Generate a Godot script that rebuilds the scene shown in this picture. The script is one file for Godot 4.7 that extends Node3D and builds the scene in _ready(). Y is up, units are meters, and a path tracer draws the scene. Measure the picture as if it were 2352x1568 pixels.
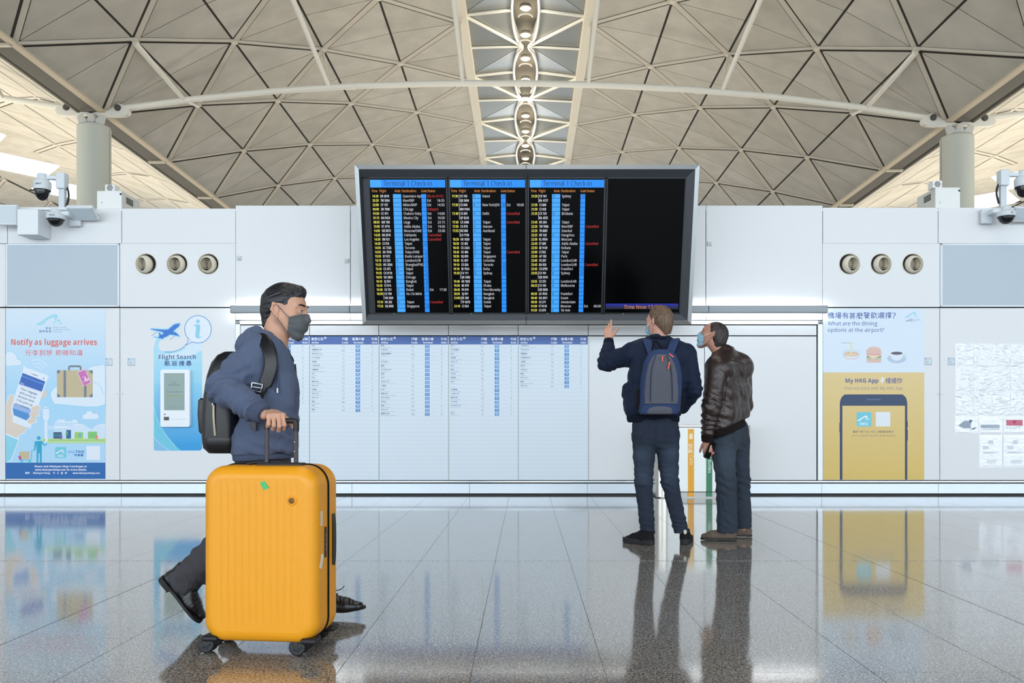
extends Node3D
# An airport check-in hall: a vaulted roof of triangular panels, a white service wall with a
# departure board, two men reading it and a third walking past with a yellow suitcase.

func _ready():
	# camera: level, low, with a shifted lens
	var cam := Camera3D.new()
	cam.name = "camera"
	add_child(cam)
	cam.position = Vector3(0, EYE, ZC)
	var near := 0.1
	cam.set_frustum(1568.0 / F * near, Vector2((1176.0 - CX) / F * near, (CY - 784.0) / F * near), near, 400.0)
	cam.current = true
	# daylight: an even sky beyond the glazed ends of the hall
	var env := Environment.new()
	env.background_mode = Environment.BG_COLOR
	env.background_color = Color(0.915, 0.962, 1.0)
	env.background_energy_multiplier = SKY_ENERGY
	env.tonemap_mode = Environment.TONE_MAPPER_LINEAR
	env.tonemap_exposure = EXPOSURE
	env.sdfgi_enabled = true
	env.ssao_enabled = true
	env.ssil_enabled = true
	var we := WorldEnvironment.new()
	we.name = "daylight"
	we.environment = env
	add_child(we)
	# large lights of the hall (see also the downlights, the light bars and the screens)
	hall_lights()
	# the setting
	build_floor()
	build_hall()
	build_roof()
	build_wall()
	# things, large to small
	build_departure_board()
	build_light_bars()
	build_posters()
	build_directory()
	build_bin()
	build_suitcase()
	build_people()
	build_fixtures()
	build_notices()

const SKY_ENERGY := 5.0
const EXPOSURE := 1.0

func area_light(called: String, at: Vector3, look: Vector3, size: Vector2, c: Color, e: float) -> void:
	var l := AreaLight3D.new()
	l.name = called
	add_child(l, true)
	var up := Vector3.UP if absf(look.y) < 0.9 else Vector3.BACK
	l.transform = Transform3D(Basis.looking_at(look, up), at)
	l.area_size = size
	l.light_color = c
	l.light_energy = e
	l.area_range = 200.0
	l.shadow_enabled = true

# a long luminaire: white trough, glowing diffuser and the light of the same size just in front of it
func trough(at: Vector3, look: Vector3, size: Vector2, c: Color, e: float, label: String) -> void:
	var t := thing("trough_light", label, "light", at)
	t.transform = Transform3D(Basis.looking_at(look, Vector3.BACK), at)
	var m := MB.new()
	m.box(Vector3(-size.x / 2 - 0.1, -size.y / 2 - 0.1, 0.03), Vector3(size.x / 2 + 0.1, size.y / 2 + 0.1, 0.25))
	part(t, "housing", m.mesh(), mat(Color(0.8, 0.8, 0.78), 0.5))
	m = MB.new()
	m.box(Vector3(-size.x / 2, -size.y / 2, 0.0), Vector3(size.x / 2, size.y / 2, 0.03))
	part(t, "diffuser_lamp", m.mesh(), glow(c, 1.0))
	area_light("trough_glow", at + look * 0.02, look, size, c, e)

func hall_lights() -> void:
	# warm uplighters standing on the roofs of the check-in islands behind the wall
	for k in 3:
		trough(Vector3(0, 4.6, -16.0 - 12.0 * k), Vector3.UP, Vector2(10, 2.0), Color(1.0, 0.965, 0.9), UP_MAIN, "uplighter of the main vault, %s row behind the service wall" % ["first", "second", "third"][k])
	for s in [-1.0, 1.0]:
		for k in 3:
			trough(Vector3(s * 30.0, 4.6, -18.0 - 14.0 * k), Vector3.UP, Vector2(10, 2.0), Color(1.0, 0.955, 0.87), UP_SIDE, "uplighter of the %s neighbouring vault, %s row behind the service wall" % ["left" if s < 0 else "right", ["first", "second", "third"][k]])
	# the roof light over the concourse in front of the wall
	trough(Vector3(0, 16.5, 8.0), Vector3.DOWN, Vector2(5, 30), Color(1.0, 0.97, 0.92), TOP_LIGHT, "long roof light over the concourse in front of the wall")

const UP_MAIN := 50.0
const UP_SIDE := 200.0
const TOP_LIGHT := 60.0

# ---------------------------------------------------------------- helpers
const F := 1944.0     # focal length in picture pixels
const CX := 1207.0    # where the camera's axis meets the picture
const CY := 965.0
const EYE := 0.98     # height of the camera above the floor
const ZC := 11.077    # distance of the camera from the wall's plinth
const WS := 175.5     # picture pixels per metre on the wall

var taken := {}
var mat_cache := {}
var fonts := {}
var text_cache := {}

# a measured point of the place: picture position and distance from the camera
func pt(x: float, y: float, d: float) -> Vector3:
	return Vector3((x - CX) * d / F, EYE + (CY - y) * d / F, ZC - d)

# a point of the wall plane
func wp(x: float, y: float, z := 0.0) -> Vector3:
	return Vector3((x - CX) / WS, EYE + (CY - y) / WS, z)

func numbered(called: String) -> String:
	var k: int = taken.get(called, 0)
	taken[called] = k + 1
	return called if k == 0 else "%s_%03d" % [called, k]

func tag(o: Node3D, label: String, category: String, group := "", kind := "") -> Node3D:
	o.set_meta("label", label)
	o.set_meta("category", category)
	if group != "": o.set_meta("group", group)
	if kind != "": o.set_meta("kind", kind)
	return o

func thing(called: String, label: String, category: String, at := Vector3.ZERO, group := "") -> Node3D:
	var o := Node3D.new()
	o.name = numbered(called)
	add_child(o)
	o.position = at
	tag(o, label, category, group)
	return o

func part(parent: Node, called: String, m: Mesh, mt: Material, at := Vector3.ZERO) -> MeshInstance3D:
	var o := MeshInstance3D.new()
	o.name = called
	o.mesh = m
	o.material_override = mt
	o.position = at
	parent.add_child(o, true)
	return o

func single(called: String, label: String, category: String, m: Mesh, mt: Material, at := Vector3.ZERO, group := "") -> MeshInstance3D:
	var o := part(self, numbered(called), m, mt, at)
	tag(o, label, category, group)
	return o

func srgb(r: float, g: float, b: float) -> Color:
	return Color(r / 255.0, g / 255.0, b / 255.0)

func mat(c: Color, rough := 0.6, metal := 0.0) -> StandardMaterial3D:
	var key := "%s %.3f %.3f" % [c.to_html(), rough, metal]
	if mat_cache.has(key): return mat_cache[key]
	var m := StandardMaterial3D.new()
	m.albedo_color = c
	m.roughness = rough
	m.metallic = metal
	mat_cache[key] = m
	return m

func glow(c: Color, e: float) -> StandardMaterial3D:
	var m := StandardMaterial3D.new()
	m.albedo_color = Color(0.02, 0.02, 0.02)
	m.roughness = 0.5
	m.emission_enabled = true
	m.emission = c
	m.emission_energy_multiplier = e
	return m

func noise_tex(freq: float, octaves: int, seed_: int, size := 512, normal := false, kind := FastNoiseLite.TYPE_SIMPLEX_SMOOTH) -> NoiseTexture2D:
	var n := FastNoiseLite.new()
	n.noise_type = kind
	n.seed = seed_
	n.frequency = freq
	n.fractal_octaves = octaves
	var t := NoiseTexture2D.new()
	t.width = size
	t.height = size
	t.seamless = true
	t.noise = n
	t.as_normal_map = normal
	return t

# weave or grain as relief on a cloth, leather or plaster
func relief(m: StandardMaterial3D, tex: Texture2D, per_metre: float, cm: float) -> StandardMaterial3D:
	m.heightmap_enabled = true
	m.heightmap_texture = tex
	m.heightmap_scale = cm
	m.uv1_triplanar = true
	m.uv1_scale = Vector3.ONE * per_metre
	return m

class MB:
	var v := PackedVector3Array()
	var n := PackedVector3Array()
	var c := PackedColorArray()
	var ix := PackedInt32Array()
	var col := Color.WHITE
	var xf := Transform3D()

	func vert(p: Vector3, nn: Vector3) -> int:
		v.append(xf * p)
		n.append((xf.basis * nn).normalized())
		c.append(col)
		return v.size() - 1

	# corners run counter-clockwise seen from outside
	func tri(a: Vector3, b: Vector3, d: Vector3) -> void:
		var nn := (b - a).cross(d - a)
		if nn.length_squared() < 1e-16: return
		var i := vert(a, nn)
		vert(b, nn)
		vert(d, nn)
		ix.append_array([i, i + 2, i + 1])

	func quad(a: Vector3, b: Vector3, d: Vector3, e: Vector3) -> void:
		var nn := (d - a).cross(e - b)
		var i := vert(a, nn)
		vert(b, nn)
		vert(d, nn)
		vert(e, nn)
		ix.append_array([i, i + 2, i + 1, i, i + 3, i + 2])

	func box(lo: Vector3, hi: Vector3) -> void:
		var a := lo.min(hi)
		var b := lo.max(hi)
		quad(Vector3(a.x, a.y, b.z), Vector3(b.x, a.y, b.z), Vector3(b.x, b.y, b.z), Vector3(a.x, b.y, b.z))
		quad(Vector3(b.x, a.y, a.z), Vector3(a.x, a.y, a.z), Vector3(a.x, b.y, a.z), Vector3(b.x, b.y, a.z))
		quad(Vector3(b.x, a.y, b.z), Vector3(b.x, a.y, a.z), Vector3(b.x, b.y, a.z), Vector3(b.x, b.y, b.z))
		quad(Vector3(a.x, a.y, a.z), Vector3(a.x, a.y, b.z), Vector3(a.x, b.y, b.z), Vector3(a.x, b.y, a.z))
		quad(Vector3(a.x, b.y, b.z), Vector3(b.x, b.y, b.z), Vector3(b.x, b.y, a.z), Vector3(a.x, b.y, a.z))
		quad(Vector3(a.x, a.y, a.z), Vector3(b.x, a.y, a.z), Vector3(b.x, a.y, b.z), Vector3(a.x, a.y, b.z))

	# a box with rounded edges, centred at ctr
	func rbox(ctr: Vector3, size: Vector3, r: float, seg := 2) -> void:
		var h := size * 0.5
		r = minf(r, minf(h.x, minf(h.y, h.z)))
		var lons := []
		for q in 4:
			for s in seg + 1:
				lons.append([q * PI / 2 + s * PI / 2 / seg, q])
		var cols := lons.size() + 1
		var base := v.size()
		for hemi in 2:
			for s in seg + 1:
				var lat: float = -PI / 2 + (hemi * seg + s) * PI / 2 / seg
				for k in cols:
					var e = lons[k % lons.size()]
					var nn := Vector3(cos(lat) * cos(e[0]), sin(lat), cos(lat) * sin(e[0]))
					var sg := Vector3(1 if e[1] in [0, 3] else -1, hemi * 2 - 1, 1 if e[1] < 2 else -1)
					vert(ctr + sg * (h - Vector3.ONE * r) + nn * r, nn)
		var rows := 2 * (seg + 1)
		for i in rows - 1:
			for k in cols - 1:
				var a := base + i * cols + k
				ix.append_array([a, a + 1, a + cols + 1, a, a + cols + 1, a + cols])
		# caps
		for y in [0, rows - 1]:
			var a: int = base + y * cols
			var q0: int = a
			var q1: int = a + seg + 1
			var q2: int = a + 2 * (seg + 1)
			var q3: int = a + 3 * (seg + 1)
			if y == 0: ix.append_array([q0, q2, q1, q0, q3, q2])
			else: ix.append_array([q0, q1, q2, q0, q2, q3])

	# a sheet of nu x nv points with smooth normals; du x dv points outward
	func grid(p: PackedVector3Array, nu: int, nv: int, wrap := false, flip := false) -> void:
		var base := v.size()
		var nn := PackedVector3Array()
		nn.resize(nu * nv)
		var lu := nu if wrap else nu - 1
		for j in nv - 1:
			for i in lu:
				var a := j * nu + i
				var b := j * nu + (i + 1) % nu
				var d := b + nu
				var e := a + nu
				var f := (p[d] - p[a]).cross(p[e] - p[b])
				if flip: f = -f
				nn[a] += f
				nn[b] += f
				nn[d] += f
				nn[e] += f
				if flip: ix.append_array([base + a, base + b, base + d, base + a, base + d, base + e])
				else: ix.append_array([base + a, base + d, base + b, base + a, base + e, base + d])
		for i in nu * nv:
			vert(p[i], nn[i] if nn[i].length_squared() > 1e-20 else Vector3.UP)

	func fan(ring: PackedVector3Array, flip := false) -> void:
		var nn := Vector3.ZERO
		var k := ring.size()
		for i in k: nn += ring[i].cross(ring[(i + 1) % k])
		if flip: nn = -nn
		var i0 := v.size()
		for p in ring: vert(p, nn)
		for i in range(1, k - 1):
			if flip: ix.append_array([i0, i0 + i, i0 + i + 1])
			else: ix.append_array([i0, i0 + i + 1, i0 + i])

	# a round bar along a line of points; rad is one number or one per point
	func tube(path: PackedVector3Array, rad, sides := 10, caps := true, flat := 1.0, flat_dir := Vector3.ZERO) -> void:
		var m := path.size()
		var pts := PackedVector3Array()
		var side := Vector3.ZERO
		for i in m:
			var t := (path[mini(i + 1, m - 1)] - path[maxi(i - 1, 0)]).normalized()
			if side == Vector3.ZERO:
				side = t.cross(flat_dir if flat_dir != Vector3.ZERO else (Vector3.UP if absf(t.y) < 0.9 else Vector3.RIGHT)).normalized()
			elif flat_dir != Vector3.ZERO and t.cross(flat_dir).length() > 0.05:
				side = t.cross(flat_dir).normalized()
			else:
				side = (side - t * side.dot(t)).normalized()
			var up := side.cross(t).normalized()
			var r: float = rad if (rad is float or rad is int) else rad[i]
			for k in sides:
				var a := TAU * k / sides
				pts.append(path[i] + side * cos(a) * r + up * sin(a) * r * flat)
		grid(pts, sides, m, true, true)
		if caps:
			fan(pts.slice(0, sides), false)
			fan(pts.slice((m - 1) * sides, m * sides), true)

	# turned shape: profile of (radius, height) from bottom to top about an axis
	func lathe(profile: Array, t: Transform3D, sides := 20, closed := true) -> void:
		var pts := PackedVector3Array()
		for q in profile:
			for k in sides:
				var a := TAU * k / sides
				pts.append(t * Vector3(cos(a) * q.x, q.y, sin(a) * q.x))
		grid(pts, sides, profile.size(), true, true)
		if closed:
			if profile[0].x > 1e-5: fan(pts.slice(0, sides), false)
			if profile[-1].x > 1e-5: fan(pts.slice((profile.size() - 1) * sides), true)

	func ball(ctr: Vector3, r: Vector3, nu := 16, nv := 10) -> void:
		var pts := PackedVector3Array()
		for j in nv + 1:
			var la := -PI / 2 + PI * j / nv
			for k in nu:
				var a := TAU * k / nu
				pts.append(ctr + Vector3(cos(la) * cos(a) * r.x, sin(la) * r.y, cos(la) * sin(a) * r.z))
		grid(pts, nu, nv + 1, true, true)

	# flat outline in the xy plane of xf, facing +z, drawn out by depth
	func poly(o: PackedVector2Array, z := 0.0, depth := 0.0) -> void:
		if Geometry2D.is_polygon_clockwise(o): o.reverse()
		var t := Geometry2D.triangulate_polygon(o)
		var i0 := v.size()
		for q in o: vert(Vector3(q.x, q.y, z), Vector3.BACK)
		for i in range(0, t.size(), 3):
			var a := o[t[i]]
			var b := o[t[i + 1]]
			var d := o[t[i + 2]]
			if (b - a).cross(d - a) > 0: ix.append_array([i0 + t[i], i0 + t[i + 2], i0 + t[i + 1]])
			else: ix.append_array([i0 + t[i], i0 + t[i + 1], i0 + t[i + 2]])
		if depth > 0:
			for i in o.size():
				var a := o[i]
				var b := o[(i + 1) % o.size()]
				quad(Vector3(a.x, a.y, z - depth), Vector3(b.x, b.y, z - depth), Vector3(b.x, b.y, z), Vector3(a.x, a.y, z))

	func rect(x0: float, y0: float, x1: float, y1: float, z := 0.0) -> void:
		poly(PackedVector2Array([Vector2(x0, y0), Vector2(x1, y0), Vector2(x1, y1), Vector2(x0, y1)]), z)

	# a rectangle with a colour for its top and one for its bottom (printed gradients)
	func rect2(x0: float, y0: float, x1: float, y1: float, z: float, top: Color, bottom: Color) -> void:
		var i := v.size()
		col = bottom
		vert(Vector3(x0, minf(y0, y1), z), Vector3.BACK)
		vert(Vector3(x1, minf(y0, y1), z), Vector3.BACK)
		col = top
		vert(Vector3(x1, maxf(y0, y1), z), Vector3.BACK)
		vert(Vector3(x0, maxf(y0, y1), z), Vector3.BACK)
		ix.append_array([i, i + 2, i + 1, i, i + 3, i + 2])

	# a drawn line of even width in the xy plane
	func stroke(p: PackedVector2Array, w: float, z := 0.0, ext := 0.0) -> void:
		for i in p.size() - 1:
			var d := (p[i + 1] - p[i]).normalized()
			var s := Vector2(-d.y, d.x) * w * 0.5
			var a := p[i] - d * ext
			var b := p[i + 1] + d * ext
			poly(PackedVector2Array([a - s, b - s, b + s, a + s]), z + i * 1e-5)

	func merge(m: Array, t: Transform3D) -> void:
		var i0 := v.size()
		var mv: PackedVector3Array = m[Mesh.ARRAY_VERTEX]
		for q in mv: vert(t * q, Vector3.BACK)
		var mi: PackedInt32Array = m[Mesh.ARRAY_INDEX] if m[Mesh.ARRAY_INDEX] != null and m[Mesh.ARRAY_INDEX].size() else PackedInt32Array(range(mv.size()))
		for i in mi: ix.append(i0 + i)

	func mesh() -> ArrayMesh:
		var a := []
		a.resize(Mesh.ARRAY_MAX)
		a[Mesh.ARRAY_VERTEX] = v
		a[Mesh.ARRAY_NORMAL] = n
		a[Mesh.ARRAY_COLOR] = c
		a[Mesh.ARRAY_INDEX] = ix
		var m := ArrayMesh.new()
		m.add_surface_from_arrays(Mesh.PRIMITIVE_TRIANGLES, a)
		return m

func ring2(ctr: Vector2, rx: float, ry: float, a0 := 0.0, a1 := 360.0, k := 24) -> PackedVector2Array:
	var o := PackedVector2Array()
	var whole := absf(a1 - a0) >= 359.9
	for i in (k if whole else k + 1):
		var a := deg_to_rad(a0 + (a1 - a0) * i / k)
		o.append(ctr + Vector2(cos(a) * rx, sin(a) * ry))
	return o

func round_rect(x0: float, y0: float, x1: float, y1: float, r: float, k := 5) -> PackedVector2Array:
	var o := PackedVector2Array()
	var a := Vector2(minf(x0, x1), minf(y0, y1))
	var b := Vector2(maxf(x0, x1), maxf(y0, y1))
	for q in [[b.x - r, b.y - r, 0], [a.x + r, b.y - r, 90], [a.x + r, a.y + r, 180], [b.x - r, a.y + r, 270]]:
		for i in k + 1:
			var t := deg_to_rad(q[2] + 90.0 * i / k)
			o.append(Vector2(q[0] + cos(t) * r, q[1] + sin(t) * r))
	return o

# smooth closed or open outline through control points
func spline(p: PackedVector2Array, closed := false, k := 6) -> PackedVector2Array:
	var o := PackedVector2Array()
	var m := p.size()
	for i in (m if closed else m - 1):
		var a := p[(i - 1 + m) % m] if closed or i > 0 else p[i]
		var b := p[i]
		var c := p[(i + 1) % m]
		var d := p[(i + 2) % m] if closed or i + 2 < m else c
		for s in k: o.append(b.cubic_interpolate(c, a, d, s / float(k)))
	if not closed: o.append(p[m - 1])
	return o

func spline3(p: Array, k := 6) -> PackedVector3Array:
	var o := PackedVector3Array()
	var m := p.size()
	for i in m - 1:
		var a: Vector3 = p[maxi(i - 1, 0)]
		var b: Vector3 = p[i]
		var c: Vector3 = p[i + 1]
		var d: Vector3 = p[mini(i + 2, m - 1)]
		for s in k: o.append(b.cubic_interpolate(c, a, d, s / float(k)))
	o.append(p[m - 1])
	return o

func font(called: String, bold: bool) -> SystemFont:
	var key := called + str(bold)
	if not fonts.has(key):
		var f := SystemFont.new()
		f.font_names = PackedStringArray([called])
		f.font_weight = 700 if bold else 400
		fonts[key] = f
	return fonts[key]

# lettering: x, y is the left, centre or right end of the base line, cap the height of a capital
func letters(m: MB, s: String, x: float, y: float, cap: float, z := 0.0, align := 0.0, bold := false, wide := 1.0, fit := 0.0, called := "Droid Sans", fine := 24, slant := 0.0) -> float:
	var key := s + str(bold) + called + str(fine)
	if not text_cache.has(key):
		var t := TextMesh.new()
		t.font = font(called, bold)
		t.text = s
		t.font_size = fine
		t.pixel_size = 1.0
		t.depth = 0.0
		t.curve_step = 1.5
		var bb := t.get_aabb()
		text_cache[key] = [t.get_mesh_arrays(), bb.position.x, bb.size.x]
	var e = text_cache[key]
	if not text_cache.has("H" + called + str(fine)):
		var h := TextMesh.new()
		h.font = font(called, false)
		h.text = "H"
		h.font_size = fine
		h.pixel_size = 1.0
		h.depth = 0.0
		var hb := h.get_aabb()
		text_cache["H" + called + str(fine)] = [hb.position.y, hb.size.y]
	var hh = text_cache["H" + called + str(fine)]
	var sy: float = cap / hh[1]
	var sx := sy * wide
	if fit > 0.0: sx = fit / e[2]
	var w: float = e[2] * sx
	m.merge(e[0], Transform3D(Basis(Vector3(sx, 0, 0), Vector3(slant * sy, sy, 0), Vector3(0, 0, 1)), Vector3(x - w * align - e[1] * sx, y - hh[0] * sy, z)))
	return w

# ---------------------------------------------------------------- floor
const TILE := 0.52

func build_floor() -> void:
	var fl := Node3D.new()
	fl.name = "floor"
	add_child(fl)
	tag(fl, "polished speckled granite floor of the concourse with fine joints", "floor", "", "structure")
	var gm := granite()
	# bed under the tiles: the dark joints, and the rest of the hall's floor
	var m := MB.new()
	m.box(Vector3(-60, -0.3, -95), Vector3(60, -0.012, 32))
	part(fl, "joint_bed", m.mesh(), mat(Color(0.05, 0.05, 0.055), 0.8))
	m = MB.new()
	var tiles := []
	var x0 := -0.211
	var d0 := 5.893
	for k in range(-9, 12):
		for i in range(-17, 17):
			var z := ZC - (d0 + TILE * k)
			if z < 0.0 - TILE * 0.9: continue
			tiles.append([i, k, x0 + TILE * i, z])
	# the 300 that show largest are parts, the rest one piece
	var seen := []
	var rest := []
	for t in tiles:
		var d: float = ZC - (t[3] + 0.0)
		var px: float = (t[2] + 0.26) * F / d + CX
		var py: float = CY + EYE * F / d
		if d > 2.6 and px > -140 and px < 2490 and py < 1800: seen.append([1.0 / d, t])
		else: rest.append(t)
	seen.sort_custom(func(a, b): return a[0] > b[0])
	while seen.size() > 300: rest.append(seen.pop_back()[1])
	var variants := {}
	for e in seen:
		var t = e[1]
		var wide_left: bool = (t[0] + 4) % 9 == 0
		var wide_near: bool = t[1] == 1
		var key := "%s%s" % [wide_left, wide_near]
		if not variants.has(key):
			var b := MB.new()
			tile_shape(b, Vector3.ZERO, wide_left, wide_near)
			variants[key] = b.mesh()
		part(fl, "tile", variants[key], gm, Vector3(t[2], 0, t[3]))
	for t in rest: tile_shape(m, Vector3(t[2], 0, t[3]), (t[0] + 4) % 9 == 0, t[1] == 1)
	# tiles further out, too far off to tell apart
	var lo := x0 - TILE * 17
	var hi := x0 + TILE * 17
	m.box(Vector3(-58, -0.02, -94), Vector3(58, 0, -0.5))
	m.box(Vector3(-58, -0.02, -0.5), Vector3(lo, 0, 31))
	m.box(Vector3(hi, -0.02, -0.5), Vector3(58, 0, 31))
	m.box(Vector3(lo, -0.02, ZC - (d0 - TILE * 10) + 0.002), Vector3(hi, 0, 31))
	var o := part(fl, "outer_paving", m.mesh(), gm)
	o.set_meta("kind", "stuff")

# one tile: its left far corner at p
func tile_shape(m: MB, p: Vector3, wide_left: bool, wide_near: bool) -> void:
	var l := 0.0035 if wide_left else 0.0009
	var f := 0.014 if wide_near else 0.0016
	var a := p + Vector3(l, 0, 0.0005)
	var b := p + Vector3(TILE - 0.0009, 0, TILE - f)
	var e := 0.0008
	m.quad(Vector3(a.x + e, 0, b.z - e), Vector3(b.x - e, 0, b.z - e), Vector3(b.x - e, 0, a.z + e), Vector3(a.x + e, 0, a.z + e))
	for q in [[Vector3(a.x, 0, b.z), Vector3(b.x, 0, b.z), Vector3(b.x - e, 0, b.z - e), Vector3(a.x + e, 0, b.z - e)], [Vector3(b.x, 0, b.z), Vector3(b.x, 0, a.z), Vector3(b.x - e, 0, a.z + e), Vector3(b.x - e, 0, b.z - e)], [Vector3(b.x, 0, a.z), Vector3(a.x, 0, a.z), Vector3(a.x + e, 0, a.z + e), Vector3(b.x - e, 0, a.z + e)], [Vector3(a.x, 0, a.z), Vector3(a.x, 0, b.z), Vector3(a.x + e, 0, b.z - e), Vector3(a.x + e, 0, a.z + e)]]:
		var c0: Vector3 = q[0]
		var c1: Vector3 = q[1]
		c0.y = -e
		c1.y = -e
		m.quad(c0, c1, q[2], q[3])
		m.quad(c0 - Vector3(0, 0.012, 0), c1 - Vector3(0, 0.012, 0), c1, c0)

func granite() -> StandardMaterial3D:
	# speckle of pale, brown and near-black grains, about 4 mm each
	var s := 1024
	var im := Image.create(s, s, true, Image.FORMAT_RGB8)
	var n1 := FastNoiseLite.new()
	n1.noise_type = FastNoiseLite.TYPE_CELLULAR
	n1.cellular_return_type = FastNoiseLite.RETURN_CELL_VALUE
	n1.cellular_jitter = 1.0
	n1.frequency = 0.21
	n1.seed = 5
	var n2 := FastNoiseLite.new()
	n2.noise_type = FastNoiseLite.TYPE_SIMPLEX_SMOOTH
	n2.frequency = 0.055
	n2.fractal_octaves = 2
	n2.seed = 9
	var ramp := Gradient.new()
	ramp.offsets = PackedFloat32Array([0.0, 0.2, 0.24, 0.45, 0.5, 0.78, 0.84, 1.0])
	ramp.colors = PackedColorArray([srgb(42, 41, 43), srgb(58, 56, 57), srgb(108, 104, 100), srgb(134, 129, 123), srgb(160, 155, 147), srgb(176, 171, 163), srgb(198, 194, 187), srgb(210, 207, 201)])
	for y in s:
		for x in s:
			var a: float = n1.get_noise_2d(x, y) * 0.5 + 0.5
			var b: float = n2.get_noise_2d(x, y)
			im.set_pixel(x, y, ramp.sample(clampf(a + b * 0.42, 0.0, 1.0)))
	im.generate_mipmaps()
	var m := StandardMaterial3D.new()
	m.albedo_texture = ImageTexture.create_from_image(im)
	m.uv1_triplanar = true
	m.uv1_world_triplanar = true
	m.uv1_scale = Vector3.ONE * 1.2
	m.roughness = 0.075
	m.metallic_specular = 0.7
	m.clearcoat_enabled = true
	m.clearcoat = 0.4
	m.clearcoat_roughness = 0.09
	return m

# ---------------------------------------------------------------- hall shell
func build_hall() -> void:
	var white := mat(Color(0.78, 0.78, 0.77), 0.8)
	# end walls: a sill, piers and a header round tall glazed openings
	for s in [[31.6, "wall_south"], [-94.6, "wall_north"]]:
		var w := Node3D.new()
		w.name = s[1]
		add_child(w)
		tag(w, "glazed end wall of the hall with tall openings, %s" % ("behind the camera" if s[0] > 0 else "far beyond the service wall"), "wall", "", "structure")
		var m := MB.new()
		m.box(Vector3(-58, -0.2, s[0] - 0.3), Vector3(58, 0.9, s[0] + 0.3))
		m.box(Vector3(-58, 12.5, s[0] - 0.3), Vector3(58, 21, s[0] + 0.3))
		part(w, "sill_and_header", m.mesh(), white)
		for k in 13:
			m = MB.new()
			m.box(Vector3(-58.2 + k * 9.6, 0.9, s[0] - 0.2), Vector3(-57.6 + k * 9.6, 12.5, s[0] + 0.2))
			part(w, "pier", m.mesh(), white)
	for s in [[-58.4, "wall_west"], [58.4, "wall_east"]]:
		var m := MB.new()
		m.box(Vector3(s[0] - 0.3, -0.2, -95), Vector3(s[0] + 0.3, 21, 32))
		var o := part(self, s[1], m.mesh(), white)
		tag(o, "plain %s side wall of the hall, far outside the view" % ("left" if s[0] < 0 else "right"), "wall", "", "structure")

# ---------------------------------------------------------------- roof
# ribs of the vault: distance from its middle line and height; the roof falls a little with depth and to the right
const RX := [16.95, 14.3, 11.7, 8.85, 5.9, 2.85]
const RY := [12.72, 14.3, 15.67, 16.76, 17.5, 18.0]
const BAY := 34.7

func roof_pt(xc: float, s: float, e: float, d: float, lift := 0.0) -> Vector3:
	# s = side (-1, 1), e = rib number 0..5 with fractions
	var i := clampi(int(floor(e)), 0, 4)
	var t := e - i
	var x := xc + s * lerpf(RX[i], RX[i + 1], t)
	var y := lerpf(RY[i], RY[i + 1], t)
	return Vector3(x, EYE + y - 0.018 * d - x * 0.0118 + lift, ZC - d)

func in_view(p: Vector3, margin := 130.0) -> bool:
	var d := ZC - p.z
	var x := CX + p.x * F / d
	var y := CY - (p.y - EYE) * F / d
	return x > -margin and x < 2352 + margin and y > -margin and y < 478 + 25

func inset(p: PackedVector2Array, off: Array) -> PackedVector2Array:
	# polygon p (counter-clockwise) with its edge k moved inward by off[k]
	var o := PackedVector2Array()
	var m := p.size()
	for i in m:
		var a := p[(i - 1 + m) % m]
		var b := p[i]
		var c := p[(i + 1) % m]
		var d0 := (b - a).normalized()
		var d1 := (c - b).normalized()
		var q0: Vector2 = a + Vector2(-d0.y, d0.x) * off[(i - 1 + m) % m]
		var q1: Vector2 = b + Vector2(-d1.y, d1.x) * off[i]
		var hit = Geometry2D.line_intersects_line(q0, d0, q1, d1)
		o.append(hit if hit != null else b)
	return o

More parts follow.
